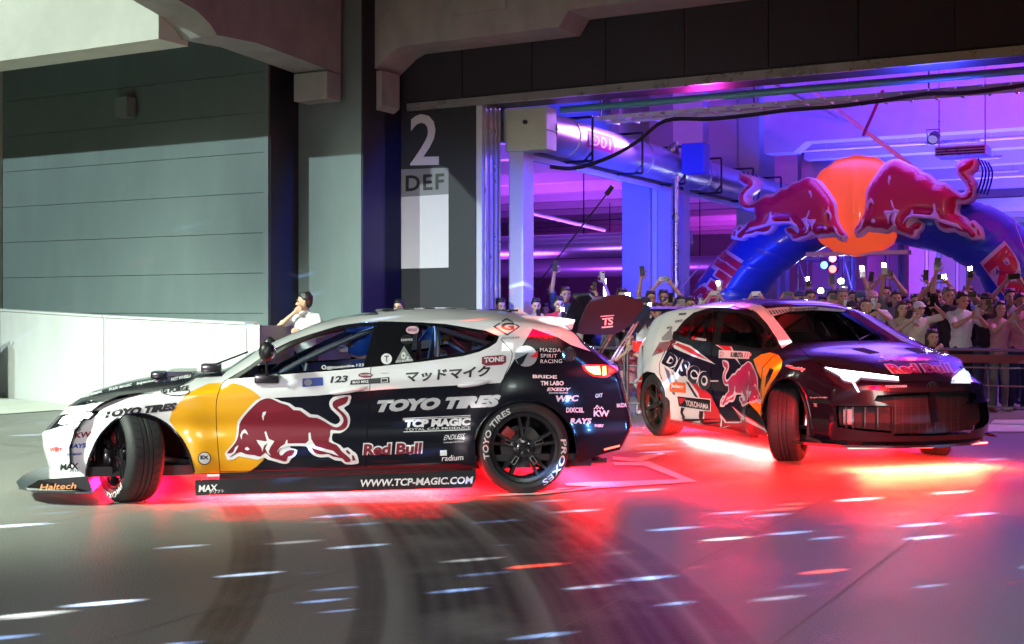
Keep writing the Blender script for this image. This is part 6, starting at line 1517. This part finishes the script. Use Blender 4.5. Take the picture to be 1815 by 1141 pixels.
def setm(o, m):
    if not o.data.materials: o.data.materials.append(m)
    o.material_slots[0].link = 'OBJECT'; o.material_slots[0].material = m
def place_person(P, M, label, shirt='black', hair=0, skin=0, trousers='black', group=None, capc=None):
    o = bpy.data.objects.new('person', P['body']); COL.objects.link(o); o.matrix_world = M; MW[o] = M.copy(); setm(o, M_skin[skin]); tag(o, label, 'person', group)
    def ch(nm, me, m):
        c = bpy.data.objects.new(nm, me); COL.objects.link(c); c.parent = o; setm(c, m); return c
    ch('shirt', P['shirt'], M_clo[shirt]); ch('trousers', P['trousers'], M_clo[trousers])
    if 'brim' in P:
        ch('cap', P['hair'], M_clo[capc or 'black']); ch('cap_brim', P['brim'], M_clo[capc or 'black']); ch('hair', P['hair2'], M_hair[hair])
    else: ch('hair', P['hair'], M_hair[hair])
    for e in P['eyes']: ch('eye', e, M_eye)
    ch('mouth', P['mouth'], M_lip); return o
# ---------------------------------------------------------------- prototypes
PR = {}
PR['front'] = person_proto('front', ((-.05, -.36, 1.36), (.06, -.36, 1.36)), 'two', nod=.15, slim=.95)            # phone in both hands before the chest
PR['face'] = person_proto('face', ((-.10, -.34, 1.52), (.10, -.34, 1.52)), 'wide', hairk='short')               # phone at the face, landscape
PR['up_l'] = person_proto('up_l', (None, (.16, -.22, 1.88)), 'one_l', hairk='short')
PR['up_r'] = person_proto('up_r', ((-.18, -.20, 1.93), None), 'one_r', hairk='short', headturn=.2)
PR['up2'] = person_proto('up2', ((-.12, -.24, 1.80), (.12, -.24, 1.80)), 'wide')
PR['wfront'] = person_proto('wfront', ((-.06, -.34, 1.40), (.10, -.30, 1.34)), 'two', hairk='long', slim=.86, headturn=-.3)
PR['wup'] = person_proto('wup', ((-.10, -.26, 1.62), None), 'one_r', hairk='long', slim=.86)
PR['cap'] = person_proto('cap', ((-.06, -.34, 1.42), (.05, -.36, 1.42)), 'two', cap=True, headturn=.15)
PR['capup'] = person_proto('capup', (None, (.15, -.30, 1.62)), 'one_l', cap=True)
PR['sit'] = person_proto('sit', ((-.08, -.36, 1.40), (.08, -.36, 1.36)), None, hairk='long', crouch=True, slim=.9)
PR['think'] = person_proto('think', ((-.06, -.22, 1.43), (.12, -.30, 1.18)), None, headturn=-1.0, nod=.05)
M_phb = mat('phone_black', (.01, .01, .012), .25, coat=.5); M_phw = mat('phone_white', (.6, .58, .6), .3, coat=.5)
M_phs = mat('phone_screen', (.02, .02, .03), .15, emit=(.5, .6, 1), es=.8); M_fl = mat('flash_glow', (1, 1, 1), .3, emit=(.92, .95, 1), es=160)
PH = {}
def phone_mesh(key):
    if key in PH: return PH[key]
    me = bpy.data.meshes.new('phone'); bm = bmesh.new(); bmesh.ops.create_cube(bm, size=1)
    bmesh.ops.scale(bm, vec=(.080, .011, .165), verts=bm.verts); bmesh.ops.bevel(bm, geom=bm.edges[:], offset=.004, segments=2, affect='EDGES'); bm.to_mesh(me); bm.free(); smooth(me, 40); PH[key] = me; return me
def small(name, dims, loc, parent, m, key):
    k = ('s', key)
    if k not in PH:
        mb = Mb(); mb.box(-dims[0] / 2, dims[0] / 2, -dims[1] / 2, dims[1] / 2, -dims[2] / 2, dims[2] / 2, bev=min(dims) * .3)
        me = bpy.data.meshes.new(name); me.from_pydata([tuple(v) for v in mb.v], [], mb.f); me.materials.append(m); PH[k] = me
    o = bpy.data.objects.new(name, PH[k]); COL.objects.link(o); o.parent = parent; o.location = loc; return o
def phone(P, M, s, who, dark=True, flash=False, group='phones held up by the spectators'):
    kind = P['phone']; hs = P['hands']
    if kind is None: return
    wide = kind == 'wide'
    c = (hs[0] + hs[1]) / 2 if kind in ('two', 'wide') else (hs[1] if kind == 'one_l' else hs[0])
    c = c + Vector((0, -.015, .03 if not wide else .01))
    T = M @ Matrix.Translation(c) @ Matrix.Rotation(rnd.uniform(-.15, .15), 4, 'Y')
    if wide: T = T @ Matrix.Rotation(math.pi / 2, 4, 'Y')
    o = bpy.data.objects.new('phone', phone_mesh('p')); COL.objects.link(o); o.matrix_world = T; setm(o, M_phb if dark else M_phw)
    tag(o, ('black' if dark else 'white') + ' phone ' + ('with its flash lit ' if flash else '') + 'held by the ' + ' '.join(who.split()[:(7 if flash else 10)]), 'phone', group); MW[o] = T
    small('screen', (.072, .002, .150), (0, .0065, 0), o, M_phs, 'scr'); small('camera_lens', (.028, .005, .028), (.018, -.007, .058), o, M_phb, 'lens')
    if flash: small('flash', (.055, .006, .055), (-.012, -.010, .058), o, M_fl, 'fl')
# (px, head centre py, depth, prototype, shirt, hair, skin, dark phone, flash, yaw deg, who)
CR = [
 (886, 543, 19.7, 'front', 'blue', 0, 0, 1, 0, 25, 'man in a blue shirt leftmost beside the gate jamb'),
 (907, 545, 20.3, 'up_l', 'black', 0, 1, 1, 0, 0, 'dark clad spectator with a raised arm just right of the gate jamb'),
 (950, 543, 19.7, 'front', 'grey', 0, 0, 1, 0, 10, 'round faced man above the roof fin of the near car'),
 (990, 540, 19.4, 'front', 'red', 0, 0, 1, 1, 10, 'man in a red basketball vest looking down'),
 (1002, 524, 20.3, 'up_r', 'navy', 1, 1, 1, 0, 0, 'tall man behind the red vest'),
 (1021, 552, 19.6, 'wfront', 'cream', 1, 2, 0, 0, 0, 'pale woman beside the rear wing'),
 (1040, 548, 20.8, 'up_l', 'black', 0, 0, 1, 0, 0, 'spectator with one arm raised behind the pale woman'),
 (1054, 533, 21.3, 'up_l', 'grey', 0, 0, 0, 0, 0, 'spectator with the highest arm left of the wide column'),
 (1102, 526, 20.6, 'face', 'black', 0, 0, 0, 1, 0, 'short haired man behind the rear wing'),
 (1122, 545, 20.0, 'front', 'navy', 0, 1, 1, 0, 0, 'man half hidden by the rear wing end plate'),
 (1143, 540, 19.5, 'cap', 'white', 0, 0, 1, 1, 8, 'man in a black cap and white shirt between the cars'),
 (1154, 530, 20.6, 'up_r', 'grey', 0, 1, 1, 0, 0, 'spectator with a long raised arm behind the black cap'),
 (1164, 551, 19.3, 'wfront', 'black', 1, 0, 1, 0, 20, 'woman in black with long hair left of the far car'),
 (1183, 541, 19.6, 'wup', 'black', 0, 1, 1, 0, 10, 'dark haired woman covering her face left of the far car'),
 (1176, 528, 20.8, 'up2', 'navy', 0, 0, 1, 0, 0, 'man behind the two women left of the far car'),
 (1208, 538, 20.4, 'face', 'pink', 0, 0, 1, 0, 0, 'spectator in pink over the tail of the far car'),
 (1224, 540, 19.9, 'front', 'black', 0, 1, 0, 0, 0, 'spectator directly left of the word Bull on the arch'),
 (1240, 548, 20.6, 'wup', 'grey', 0, 0, 0, 0, 0, 'woman filming under the word Bull'),
 (1262, 552, 19.9, 'up2', 'blue', 0, 0, 0, 0, 0, 'hidden spectator right of the word Bull'),
 (1290, 550, 20.4, 'up_r', 'black', 0, 1, 0, 1, 0, 'hidden spectator with a white phone over the rear roof'),
 (1318, 550, 20.0, 'wup', 'black', 2, 0, 0, 0, 0, 'hidden long haired spectator over the roof'),
 (1340, 556, 20.4, 'up2', 'grey', 0, 0, 0, 0, 0, 'hidden spectator filming landscape over the roof'),
 (1366, 556, 20.0, 'wup', 'navy', 0, 1, 1, 0, 0, 'hidden spectator right of the landscape phone'),
 (1394, 553, 20.4, 'up2', 'black', 0, 1, 1, 0, 0, 'spectator holding a camera with both hands above the roof'),
 (1417, 529, 20.0, 'cap', 'navy', 0, 0, 1, 0, 0, 'man in a navy cap above the windscreen'),
 (1445, 545, 20.6, 'up_r', 'black', 0, 0, 1, 1, 0, 'spectator shining a flash over the windscreen'),
 (1458, 538, 21.0, 'up_l', 'grey', 0, 0, 1, 0, 0, 'spectator with a phone raised before the scaffold'),
 (1475, 529, 19.4, 'face', 'white', 0, 0, 1, 0, 0, 'man in a white shirt right of the flash'),
 (1493, 526, 19.0, 'front', 'grey', 3, 1, 0, 0, 0, 'grey haired man under the upper work lamp'),
 (1512, 530, 19.4, 'up_l', 'navy', 0, 0, 0, 1, 0, 'spectator in navy holding a landscape phone high'),
 (1509, 547, 18.4, 'cap', 'black', 0, 0, 1, 0, 0, 'man in black bending in front of the navy spectator'),
 (1524, 531, 18.5, 'cap', 'denim', 0, 0, 1, 0, 30, 'man with a dark blue cap turned to the left'),
 (1546, 531, 17.9, 'cap', 'white', 0, 0, 1, 0, -8, 'man in a pale pink cap over the bonnet'),
 (1556, 540, 19.2, 'up_r', 'black', 0, 1, 1, 0, 0, 'spectator raising a phone behind the pink cap'),
 (1570, 522, 20.0, 'up2', 'black', 0, 0, 1, 0, 0, 'man with a stabilised camera above his head'),
 (1588, 531, 18.4, 'up_r', 'grey', 0, 1, 1, 1, -10, 'spectator with a glaring flash above the smiling woman'),
 (1596, 556, 17.2, 'wfront', 'beige', 1, 2, 0, 0, 25, 'smiling woman in a lace top'),
 (1608, 545, 18.6, 'front', 'navy', 0, 1, 1, 0, 0, 'man behind the smiling woman'),
 (1622, 536, 18.8, 'up_l', 'black', 0, 0, 1, 0, 0, 'spectator raising one long arm behind the white cap'),
 (1627, 549, 17.1, 'capup', 'cream', 0, 0, 1, 0, 15, 'man in a white cap'),
 (1642, 525, 18.8, 'face', 'blue', 0, 0, 1, 0, 0, 'man in blue behind the white cap'),
 (1661, 529, 18.3, 'up2', 'black', 0, 1, 1, 1, 0, 'man hidden behind a dark tablet'),
 (1681, 526, 17.3, 'up_r', 'black', 3, 0, 1, 0, 0, 'broad balding man in a black shirt'),
 (1703, 534, 16.9, 'front', 'white', 0, 0, 0, 0, 22, 'man in a white shirt with a watch'),
 (1716, 524, 18.4, 'face', 'blue', 0, 0, 1, 0, 0, 'tall man behind the white shirt'),
 (1735, 536, 18.2, 'up_r', 'black', 0, 1, 1, 1, 0, 'spectator whose flash bursts white before the arch'),
 (1748, 534, 17.4, 'cap', 'black', 0, 0, 1, 0, 0, 'man in a dark cap behind the long haired woman'),
 (1770, 550, 16.9, 'wfront', 'pink', 0, 2, 0, 0, 28, 'long haired woman in a pale pink blouse'),
 (1790, 528, 18.3, 'up2', 'grey', 0, 0, 1, 0, 0, 'spectator raising both hands before the letters Red'),
 (1806, 536, 17.2, 'face', 'pink', 0, 1, 1, 0, 10, 'man in a pale pink shirt at the right edge'),
 (1828, 540, 17.3, 'cap', 'black', 0, 0, 1, 0, 0, 'man cut off by the right edge'),
 (966, 552, 21.5, 'up_l', 'black', 0, 0, 1, 0, 0, 'spectator deep behind the roof fin'),
 (1078, 552, 20.2, 'wfront', 'grey', 1, 0, 1, 0, 0, 'woman behind the logo of the rear wing'),
 (1436, 528, 19.6, 'front', 'denim', 0, 1, 1, 0, 0, 'man in denim left of the work lamps'),
 (1532, 544, 17.7, 'wfront', 'grey', 1, 0, 1, 0, 10, 'woman in grey beside the pink cap'),
 (1658, 547, 18.0, 'front', 'navy', 0, 1, 1, 0, 0, 'man in navy between white cap and balding man')]
for (px, py, D, pk, sh, hr, sk, dk, fl, yw, who) in CR:
    P = PR[pk]; z = CAM_H + (HZ - py) / F_PX * D
    s = z / P['headz']; s = max(.86, min(1.10, s))
    c = at(px, HZ, D); c.z = 0
    face = math.atan2(c.x, c.y) * -1      # turn towards the cars in front
    M = Matrix.Translation(c) @ Matrix.Rotation(face * .5 + R(yw + rnd.uniform(-6, 6)), 4, 'Z') @ Matrix.Scale(s, 4)
    trs = rnd.choice(('black', 'denim', 'grey', 'navy'))
    lab = who + (' in the crowd' if len(who.split()) < 10 else '')
    capc = {'pale pink': 'pink', 'white cap': 'white', 'navy cap': 'navy', 'dark blue': 'denim'}.get(next((k for k in ('pale pink', 'white cap', 'navy cap', 'dark blue') if k in who), ''), 'black')
    place_person(P, M, lab, sh, hr, sk, trs, 'spectators filming behind the barrier', capc)
    phone(P, M, s, who, dk, fl)
for (px, py, D, sh, hr, lab) in ((1115, 603, 16.6, 'pink', 0, 'child in pink crouching behind the barrier between the cars'), (1651, 600, 16.3, 'black', 1, 'child crouching low behind the rail under the white cap man')):
    P = PR['sit']; c = at(px, HZ, D); c.z = 0; s = (CAM_H + (HZ - py) / F_PX * D) / P['headz']
    place_person(P, Matrix.Translation(c) @ Matrix.Scale(min(.95, s), 4), lab, sh, hr, 2, 'white' if px < 1200 else 'black', 'spectators filming behind the barrier')
# the man resting on the ramp wall and the woman peeking over the roof
P = PR['think']; D = 15.6; c = at(542, HZ, D); c.z = 0; s = (CAM_H + (HZ - 536) / F_PX * D) / P['headz']
place_person(P, Matrix.Translation(c) @ Matrix.Rotation(R(-20), 4, 'Z') @ Matrix.Scale(s, 4), 'man in a white t-shirt with his hand at his mouth behind the ramp wall', 'white', 0, 0, 'black')
P = PR['wfront']; D = 19.0; c = at(740, HZ, D); c.z = 0; s = (CAM_H + (HZ - 541) / F_PX * D) / P['headz']
place_person(P, Matrix.Translation(c + BN * -.5) @ Matrix.Scale(s * .97, 4), 'dark haired woman peeking over the roof of the near car under the sign', 'black', 0, 2, 'black')
# digits on the red vest
# ---------------------------------------------------------------- crowd barriers
M_bar = mat('barrier_steel', (.16, .16, .19), .4, metal=.7, var=.2)
def barrier(px0, D0, px1, D1, lab, h=.86):
    a = at(px0, HZ, D0); b = at(px1, HZ, D1); a.z = b.z = 0
    L = (b - a).length; ang = math.atan2(b.y - a.y, b.x - a.x)
    t_ = thing('crowd_barrier', lab, 'barrier', Matrix.Translation(a) @ Matrix.Rotation(ang, 4, 'Z'), 'steel crowd barriers holding back the spectators')
    r = .06; P = [(0, 0, .03), (0, 0, h - r), (r * .3, 0, h - r * .3), (r, 0, h), (L - r, 0, h), (L - r * .3, 0, h - r * .3), (L, 0, h - r), (L, 0, .03)]
    Mb().tube(P, .020, 8).build('frame', M_bar, t_, sm=60)
    for z in (.16, .42, .64): Mb().tube([(0, 0, z), (L, 0, z)], .012, 6).build('rail', M_bar, t_, sm=60)
    for x in (.25, L - .25): Mb().tube([(x, -.25, .0), (x, -.22, .03), (x, .22, .03), (x, .25, 0)], .018, 6).build('foot', M_steel, t_, sm=60)
barrier(1040, 16.8, 1107, 16.3, 'steel crowd barrier left of the gap between the two cars'); barrier(1113, 16.2, 1210, 16.0, 'steel crowd barrier directly behind the tail of the far car')
barrier(1660, 15.9, 1990, 14.9, 'steel crowd barrier at the right edge in front of the spectators'); barrier(1380, 16.6, 1655, 15.95, 'steel crowd barrier hidden behind the bonnet of the far car')
bl2 = Mb().box(0, 2.6, -.01, .01, .70, .80).build('tape', mat('tape_red', (.10, .008, .02), .5)); bl2.matrix_world = Matrix.Translation(at(1652, HZ, 15.85) * Vector((1, 1, 0)) if False else Vector((at(1652, HZ, 15.85).x, 15.85, 0))) @ Matrix.Rotation(-math.atan2(1.0, 2.2), 4, 'Z')
tag(bl2, 'dark red tape band stretched along the right crowd barrier', 'tape')
# driver of the near car
P = person_proto('driver', ((-.14, -.42, 1.22), (.14, -.42, 1.22)), None, crouch=True, sleeve='long')
Md = MN @ Matrix.Translation((.94, .36, .46)) @ Matrix.Rotation(R(90), 4, 'Z') @ Matrix.Scale(.66 / .66, 4)
Md = MN @ Matrix.Translation((1.10, .38, -.02)) @ Matrix.Rotation(R(90), 4, 'Z')
dv = place_person(P, Md, 'helmeted driver in blue at the wheel of the near car', 'blue', 0, 0, 'navy')
for ch in list(dv.children):
    if ch.name.startswith('hair'): bpy.data.objects.remove(ch)
hm = thing('crash_helmet', 'blue and white crash helmet with a yellow mark worn by the driver', 'helmet', Md @ Matrix.Translation(P['hc'] + Vector((0, .005, .01))))
sh_ = Mb(); sh_.ell((0, 0, .02), (.125, .145, .135), 24, 16); bm = bmesh.new(); bv = [bm.verts.new(v) for v in sh_.v]
for f in sh_.f:
    c = sum((Vector(sh_.v[i]) for i in f), Vector()) / len(f)
    if c.y < -.07 and -.03 < c.z < .07 and abs(c.x) < .11: continue
    try: bm.faces.new([bv[i] for i in f])
    except ValueError: pass
me = bpy.data.meshes.new('helmet_shell'); bm.to_mesh(me); bm.free(); smooth(me); me.materials.append(mat('helmet_blue', (.02, .12, .55), .2, coat=1)); mesh_obj('helmet_shell', me, hm)
Mb().box(-.10, .10, -.165, -.10, -.075, -.03, bev=.02).build('chin_bar', mat('helmet_white', (.7, .6, .6), .3, coat=.8), hm, sm=40)
Mb().ell((-.10, -.03, .03), (.03, .03, .025)).build('mark', VY, hm, sm=60)
# ================================================================ inflatable arch
VARC = 7.4
M_ab = mat('arch_blue', (.008, .05, .46), .32, coat=.4, var=.12, vscale=1.2, bump=.25, bscale=2.5)
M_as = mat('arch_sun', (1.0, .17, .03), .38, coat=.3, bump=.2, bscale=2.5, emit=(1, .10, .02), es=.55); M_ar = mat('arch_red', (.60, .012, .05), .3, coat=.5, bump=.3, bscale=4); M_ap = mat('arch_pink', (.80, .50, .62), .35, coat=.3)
ux = lambda px, py: onv(px, py, VARC)
ac_ = thing('inflatable_arch', 'blue inflatable arch with two crimson bulls charging before an orange sun disc', 'arch', MB)
uc, zc0 = ux(1512, 363)
# arch tube: outer and inner edges traced, section between them
outer = [(1203, 560), (1212, 510), (1240, 468), (1268, 440), (1300, 408), (1360, 370), (1440, 340), (1512, 330), (1590, 328), (1660, 340), (1720, 352), (1770, 372), (1830, 420), (1880, 480), (1905, 560)]
inner = [(1322, 560), (1337, 520), (1362, 487), (1385, 470), (1405, 455), (1425, 446), (1450, 433), (1480, 428), (1512, 427), (1550, 425), (1590, 430), (1640, 440), (1690, 465), (1724, 490), (1750, 560)]
n = 14; k = 3
O = catmull([(ux(*p)[0], 0, ux(*p)[1]) for p in outer], k); I = catmull([(ux(*p)[0], 0, ux(*p)[1]) for p in inner], k)
O = [Vector((O[0].x - .1, 0, 0))] + O + [Vector((O[-1].x + .1, 0, 0))]; I = [Vector((I[0].x + .02, 0, 0))] + I + [Vector((I[-1].x - .02, 0, 0))]
vs = []; fs = []; NS = 28
fine = []
for (a, b), (a2, b2) in zip(zip(O, I), list(zip(O, I))[1:]):
    for q in range(3): fine.append((a + (a2 - a) * q / 3, b + (b2 - b) * q / 3))
fine.append((O[-1], I[-1]))
for i, (a, b) in enumerate(fine):
    c = (a + b) / 2; r = (a - b).length / 2; d = (a - b).normalized(); pin = 1 - .035 * (1 if i % 12 == 0 else 0)
    for q in range(NS):
        t = 2 * math.pi * q / NS; vs.append(c + d * (r * pin * math.cos(t)) + Vector((0, VARC + .68 + min(r, .62) * pin * math.sin(t), 0)))
for i in range(len(fine) - 1):
    for q in range(NS): q2 = (q + 1) % NS; fs.append((i * NS + q, i * NS + q2, (i + 1) * NS + q2, (i + 1) * NS + q))
tubeo = Mb().add(vs, fs); o_ = tubeo.build('arch_tube', M_ab, ac_, sm=70)
tb = BVHTree.FromPolygons([MB @ Vector(v) for v in vs], fs)
# sun: puffed disc with gores
ru, rz = (ux(1604, 363)[0] - ux(1422, 363)[0]) / 2, (ux(1512, 272)[1] - ux(1512, 453)[1]) / 2
uc = (ux(1600, 363)[0] + ux(1428, 363)[0]) / 2; zc0 = (ux(1512, 272)[1] + ux(1512, 453)[1]) / 2
vs = []; fs = []; NR, NA = 14, 96
for i in range(NR + 1):
    rr = math.sin(math.pi / 2 * i / NR)
    for q in range(NA):
        t = 2 * math.pi * q / NA; puck = 1 + (.012 * math.cos(q * math.pi / 3) if i > NR - 3 else 0)
        dep = .26 * math.sqrt(max(0, 1 - rr ** 2.4)) + .08
        ridge = .05 * math.exp(-(rr * math.cos(t) / .08) ** 2)
        vs.append((uc + ru * rr * puck * math.cos(t), VARC + .35 - dep - ridge * (1 - rr), zc0 + rz * rr * puck * math.sin(t)))
k0 = len(vs)
for q in range(NA): t = 2 * math.pi * q / NA; vs.append((uc + ru * .97 * math.cos(t), VARC + .75, zc0 + rz * .97 * math.sin(t)))
for i in range(NR):
    for q in range(NA): q2 = (q + 1) % NA; fs.append((i * NA + q, (i + 1) * NA + q, (i + 1) * NA + q2, i * NA + q2))
for q in range(NA): q2 = (q + 1) % NA; fs.append((NR * NA + q, k0 + q, k0 + q2, NR * NA + q2))
fs.append(tuple(k0 + q for q in range(NA)))
Mb().add(vs, fs).build('sun_disc', M_as, ac_, sm=60)
# puffed bulls in relief
def inflate(name, poly, m, parent, y0, dep, y1, step=9, edge=9.0, flat=.0):
    """a pillow over a photo traced outline: thick in the middle, sewn at its edge"""
    P = [ux(*p) for p in poly]; v2, f2 = poly2d(P); v2, f2 = gridcut(v2, f2, .055)
    bm = bmesh.new(); bv = [bm.verts.new((x, 0, y)) for x, y in v2]
    for f in f2:
        try: bm.faces.new([bv[i] for i in f])
        except ValueError: pass
    bmesh.ops.triangulate(bm, faces=bm.faces[:])
    segs = list(zip(P, P[1:] + P[:1]))
    def dist(x, y):
        b_ = 9
        for (ax, ay), (cx, cy) in segs:
            dx, dy = cx - ax, cy - ay; t = max(0, min(1, ((x - ax) * dx + (y - ay) * dy) / (dx * dx + dy * dy + 1e-12))); b_ = min(b_, (x - ax - t * dx) ** 2 + (y - ay - t * dy) ** 2)
        return math.sqrt(b_)
    for v in bm.verts:
        d = dist(v.co.x, v.co.z); h = min(1, d / dep[1]); v.co.y = y0 - flat - dep[0] * math.sqrt(max(0, 1 - (1 - h) ** 2))
    be = [e for e in bm.edges if len(e.link_faces) == 1]
    r_ = bmesh.ops.extrude_edge_only(bm, edges=be)
    for v in [g for g in r_['geom'] if isinstance(g, bmesh.types.BMVert)]: v.co.y = y1
    bmesh.ops.recalc_face_normals(bm, faces=bm.faces[:])
    me = bpy.data.meshes.new(name); bm.to_mesh(me); bm.free(); me.materials.append(m); smooth(me, 50); return mesh_obj(name, me, parent)
for side in (0, 1):
    be_ = empty_part('bull_emblem', ac_, Matrix.Identity(4))
    if side == 0:    # left bull, facing right: crop (1290,260) scale .1753 ; anchor rows
        x0, x1, y0, y1 = 1503, 1297, 313, 431; sk = .0
        fit = lambda a, b: (x0 + (x1 - x0) * (a - 60) / 1655, y0 + (y1 - y0) * (b - 140) / 855 + (-10 if False else 0))
    else:
        x0, x1, y0, y1 = 1515, 1745, 280, 425
        fit = lambda a, b: (x0 + (x1 - x0) * (a - 60) / 1655, y0 + (y1 - y0) * (b - 140) / 855)
    # tilt: the rump rides higher than the head on the right, follows the arch on the left
    def fit2(a, b, f=fit, s=side):
        x, y = f(a, b); t = (a - 60) / 1655
        hum = math.sin(math.pi * min(1, max(0, (t - .0) / .62)))
        return (x, y - hum * (6 if s else 4) + t * (-6 if s else -12) + (6 if s else 6))
    cm = [(q.x, q.y) for q in catmull([(*fit2(a, b), 0) for a, b in BULL_W], 2, True)]
    inflate('outline', cm, M_ap, be_, VARC - .06, (.05, .10), VARC + .35)
    cm = [(q.x, q.y) for q in catmull([(*fit2(a, b), 0) for a, b in BULL_R], 2, True)]
    inflate('bull_shape', cm, M_ar, be_, VARC - .115, (.15, .22), VARC - .05)
    for D_ in BULL_D: inflate('detail', [fit2(*q) for q in D_], M_ap, be_, VARC - .262, (.012, .02), VARC - .06)
    for D_ in BULL_H: inflate('hoof', [fit2(*q) for q in D_], M_ar, be_, VARC - .12, (.03, .05), VARC - .05)
    # strap loops behind the tail
    tx_, ty_ = fit2(1600, 300)
    for q in range(4):
        dx = 7 + q * 4
        pts_ = [ux(tx_ + dx - 4, ty_ - 28 + q), ux(tx_ + dx + 4, ty_ - 8), ux(tx_ + dx + 1, ty_ + 14), ux(tx_ + dx - 6, ty_ + 34)]
        Mb().tube(catmull([(a, VARC + .1 + .12 * q, b) for a, b in pts_], 4), .018, 6).build('tail_gusset', M_ab, be_, sm=60)
def grow(q, k):
    cx = sum(p[0] for p in q) / 4; cy = sum(p[1] for p in q) / 4
    return [(cx + (x - cx) * k, cy + (y - cy) * k) for x, y in q]
# lettering on the legs
def arch_text(t, q, bold, m, lift):
    vs, fs, _ = text2d(t, bold, 0, .95); pts = quadmap(q, vs); pts, fs = gridcut(pts, fs, 6); P = []
    for x, y in pts:
        d = ray(x, y).normalized(); loc, nn, i, t_ = tb.ray_cast(CAMP, d)
        if loc is None: loc, nn, i, t_ = tb.find_nearest(CAMP + ray(x, y) * 25)
        if nn.dot(d) > 0: nn = -nn
        P.append(MB.inverted() @ (loc + nn * lift))
    Mb().add(P, fs).build('lettering', m, ac_)
for t, q in (('Bull', [(1264, 539), (1316, 461), (1288, 447), (1236, 524)]),): 
    q = [(1252, 556), (1316, 468), (1282, 446), (1222, 534)]
    arch_text(t, grow(q, 1.12), .13, M_ap, .008); arch_text(t, q, .035, M_ar, .020)
q = [(1743, 470), (1830, 590), (1872, 556), (1783, 434)]
arch_text('Red', grow(q, 1.1), .13, M_ap, .008); arch_text('Red', q, .035, M_ar, .020)
# seams of the arch segments
Mb().box(uc - ru * 1.0, uc + ru, VARC + .2, VARC + .5, zc0 - rz * .98, zc0 - rz * .9).build('base_strap', M_ap, ac_)

for (x0, y0, x1, y1, lab) in ((1232, 470, 1175, 505, 'left'), (1790, 380, 1860, 430, 'right')):
    a = ux(x0, y0); b_ = ux(x1 - 60 if lab == 'left' else x1 + 60, 560); Mb().tube([(a[0], VARC + .3, a[1]), (b_[0], VARC - 1.2, .05)], .008, 5).build('guy_rope', M_ap, ac_)
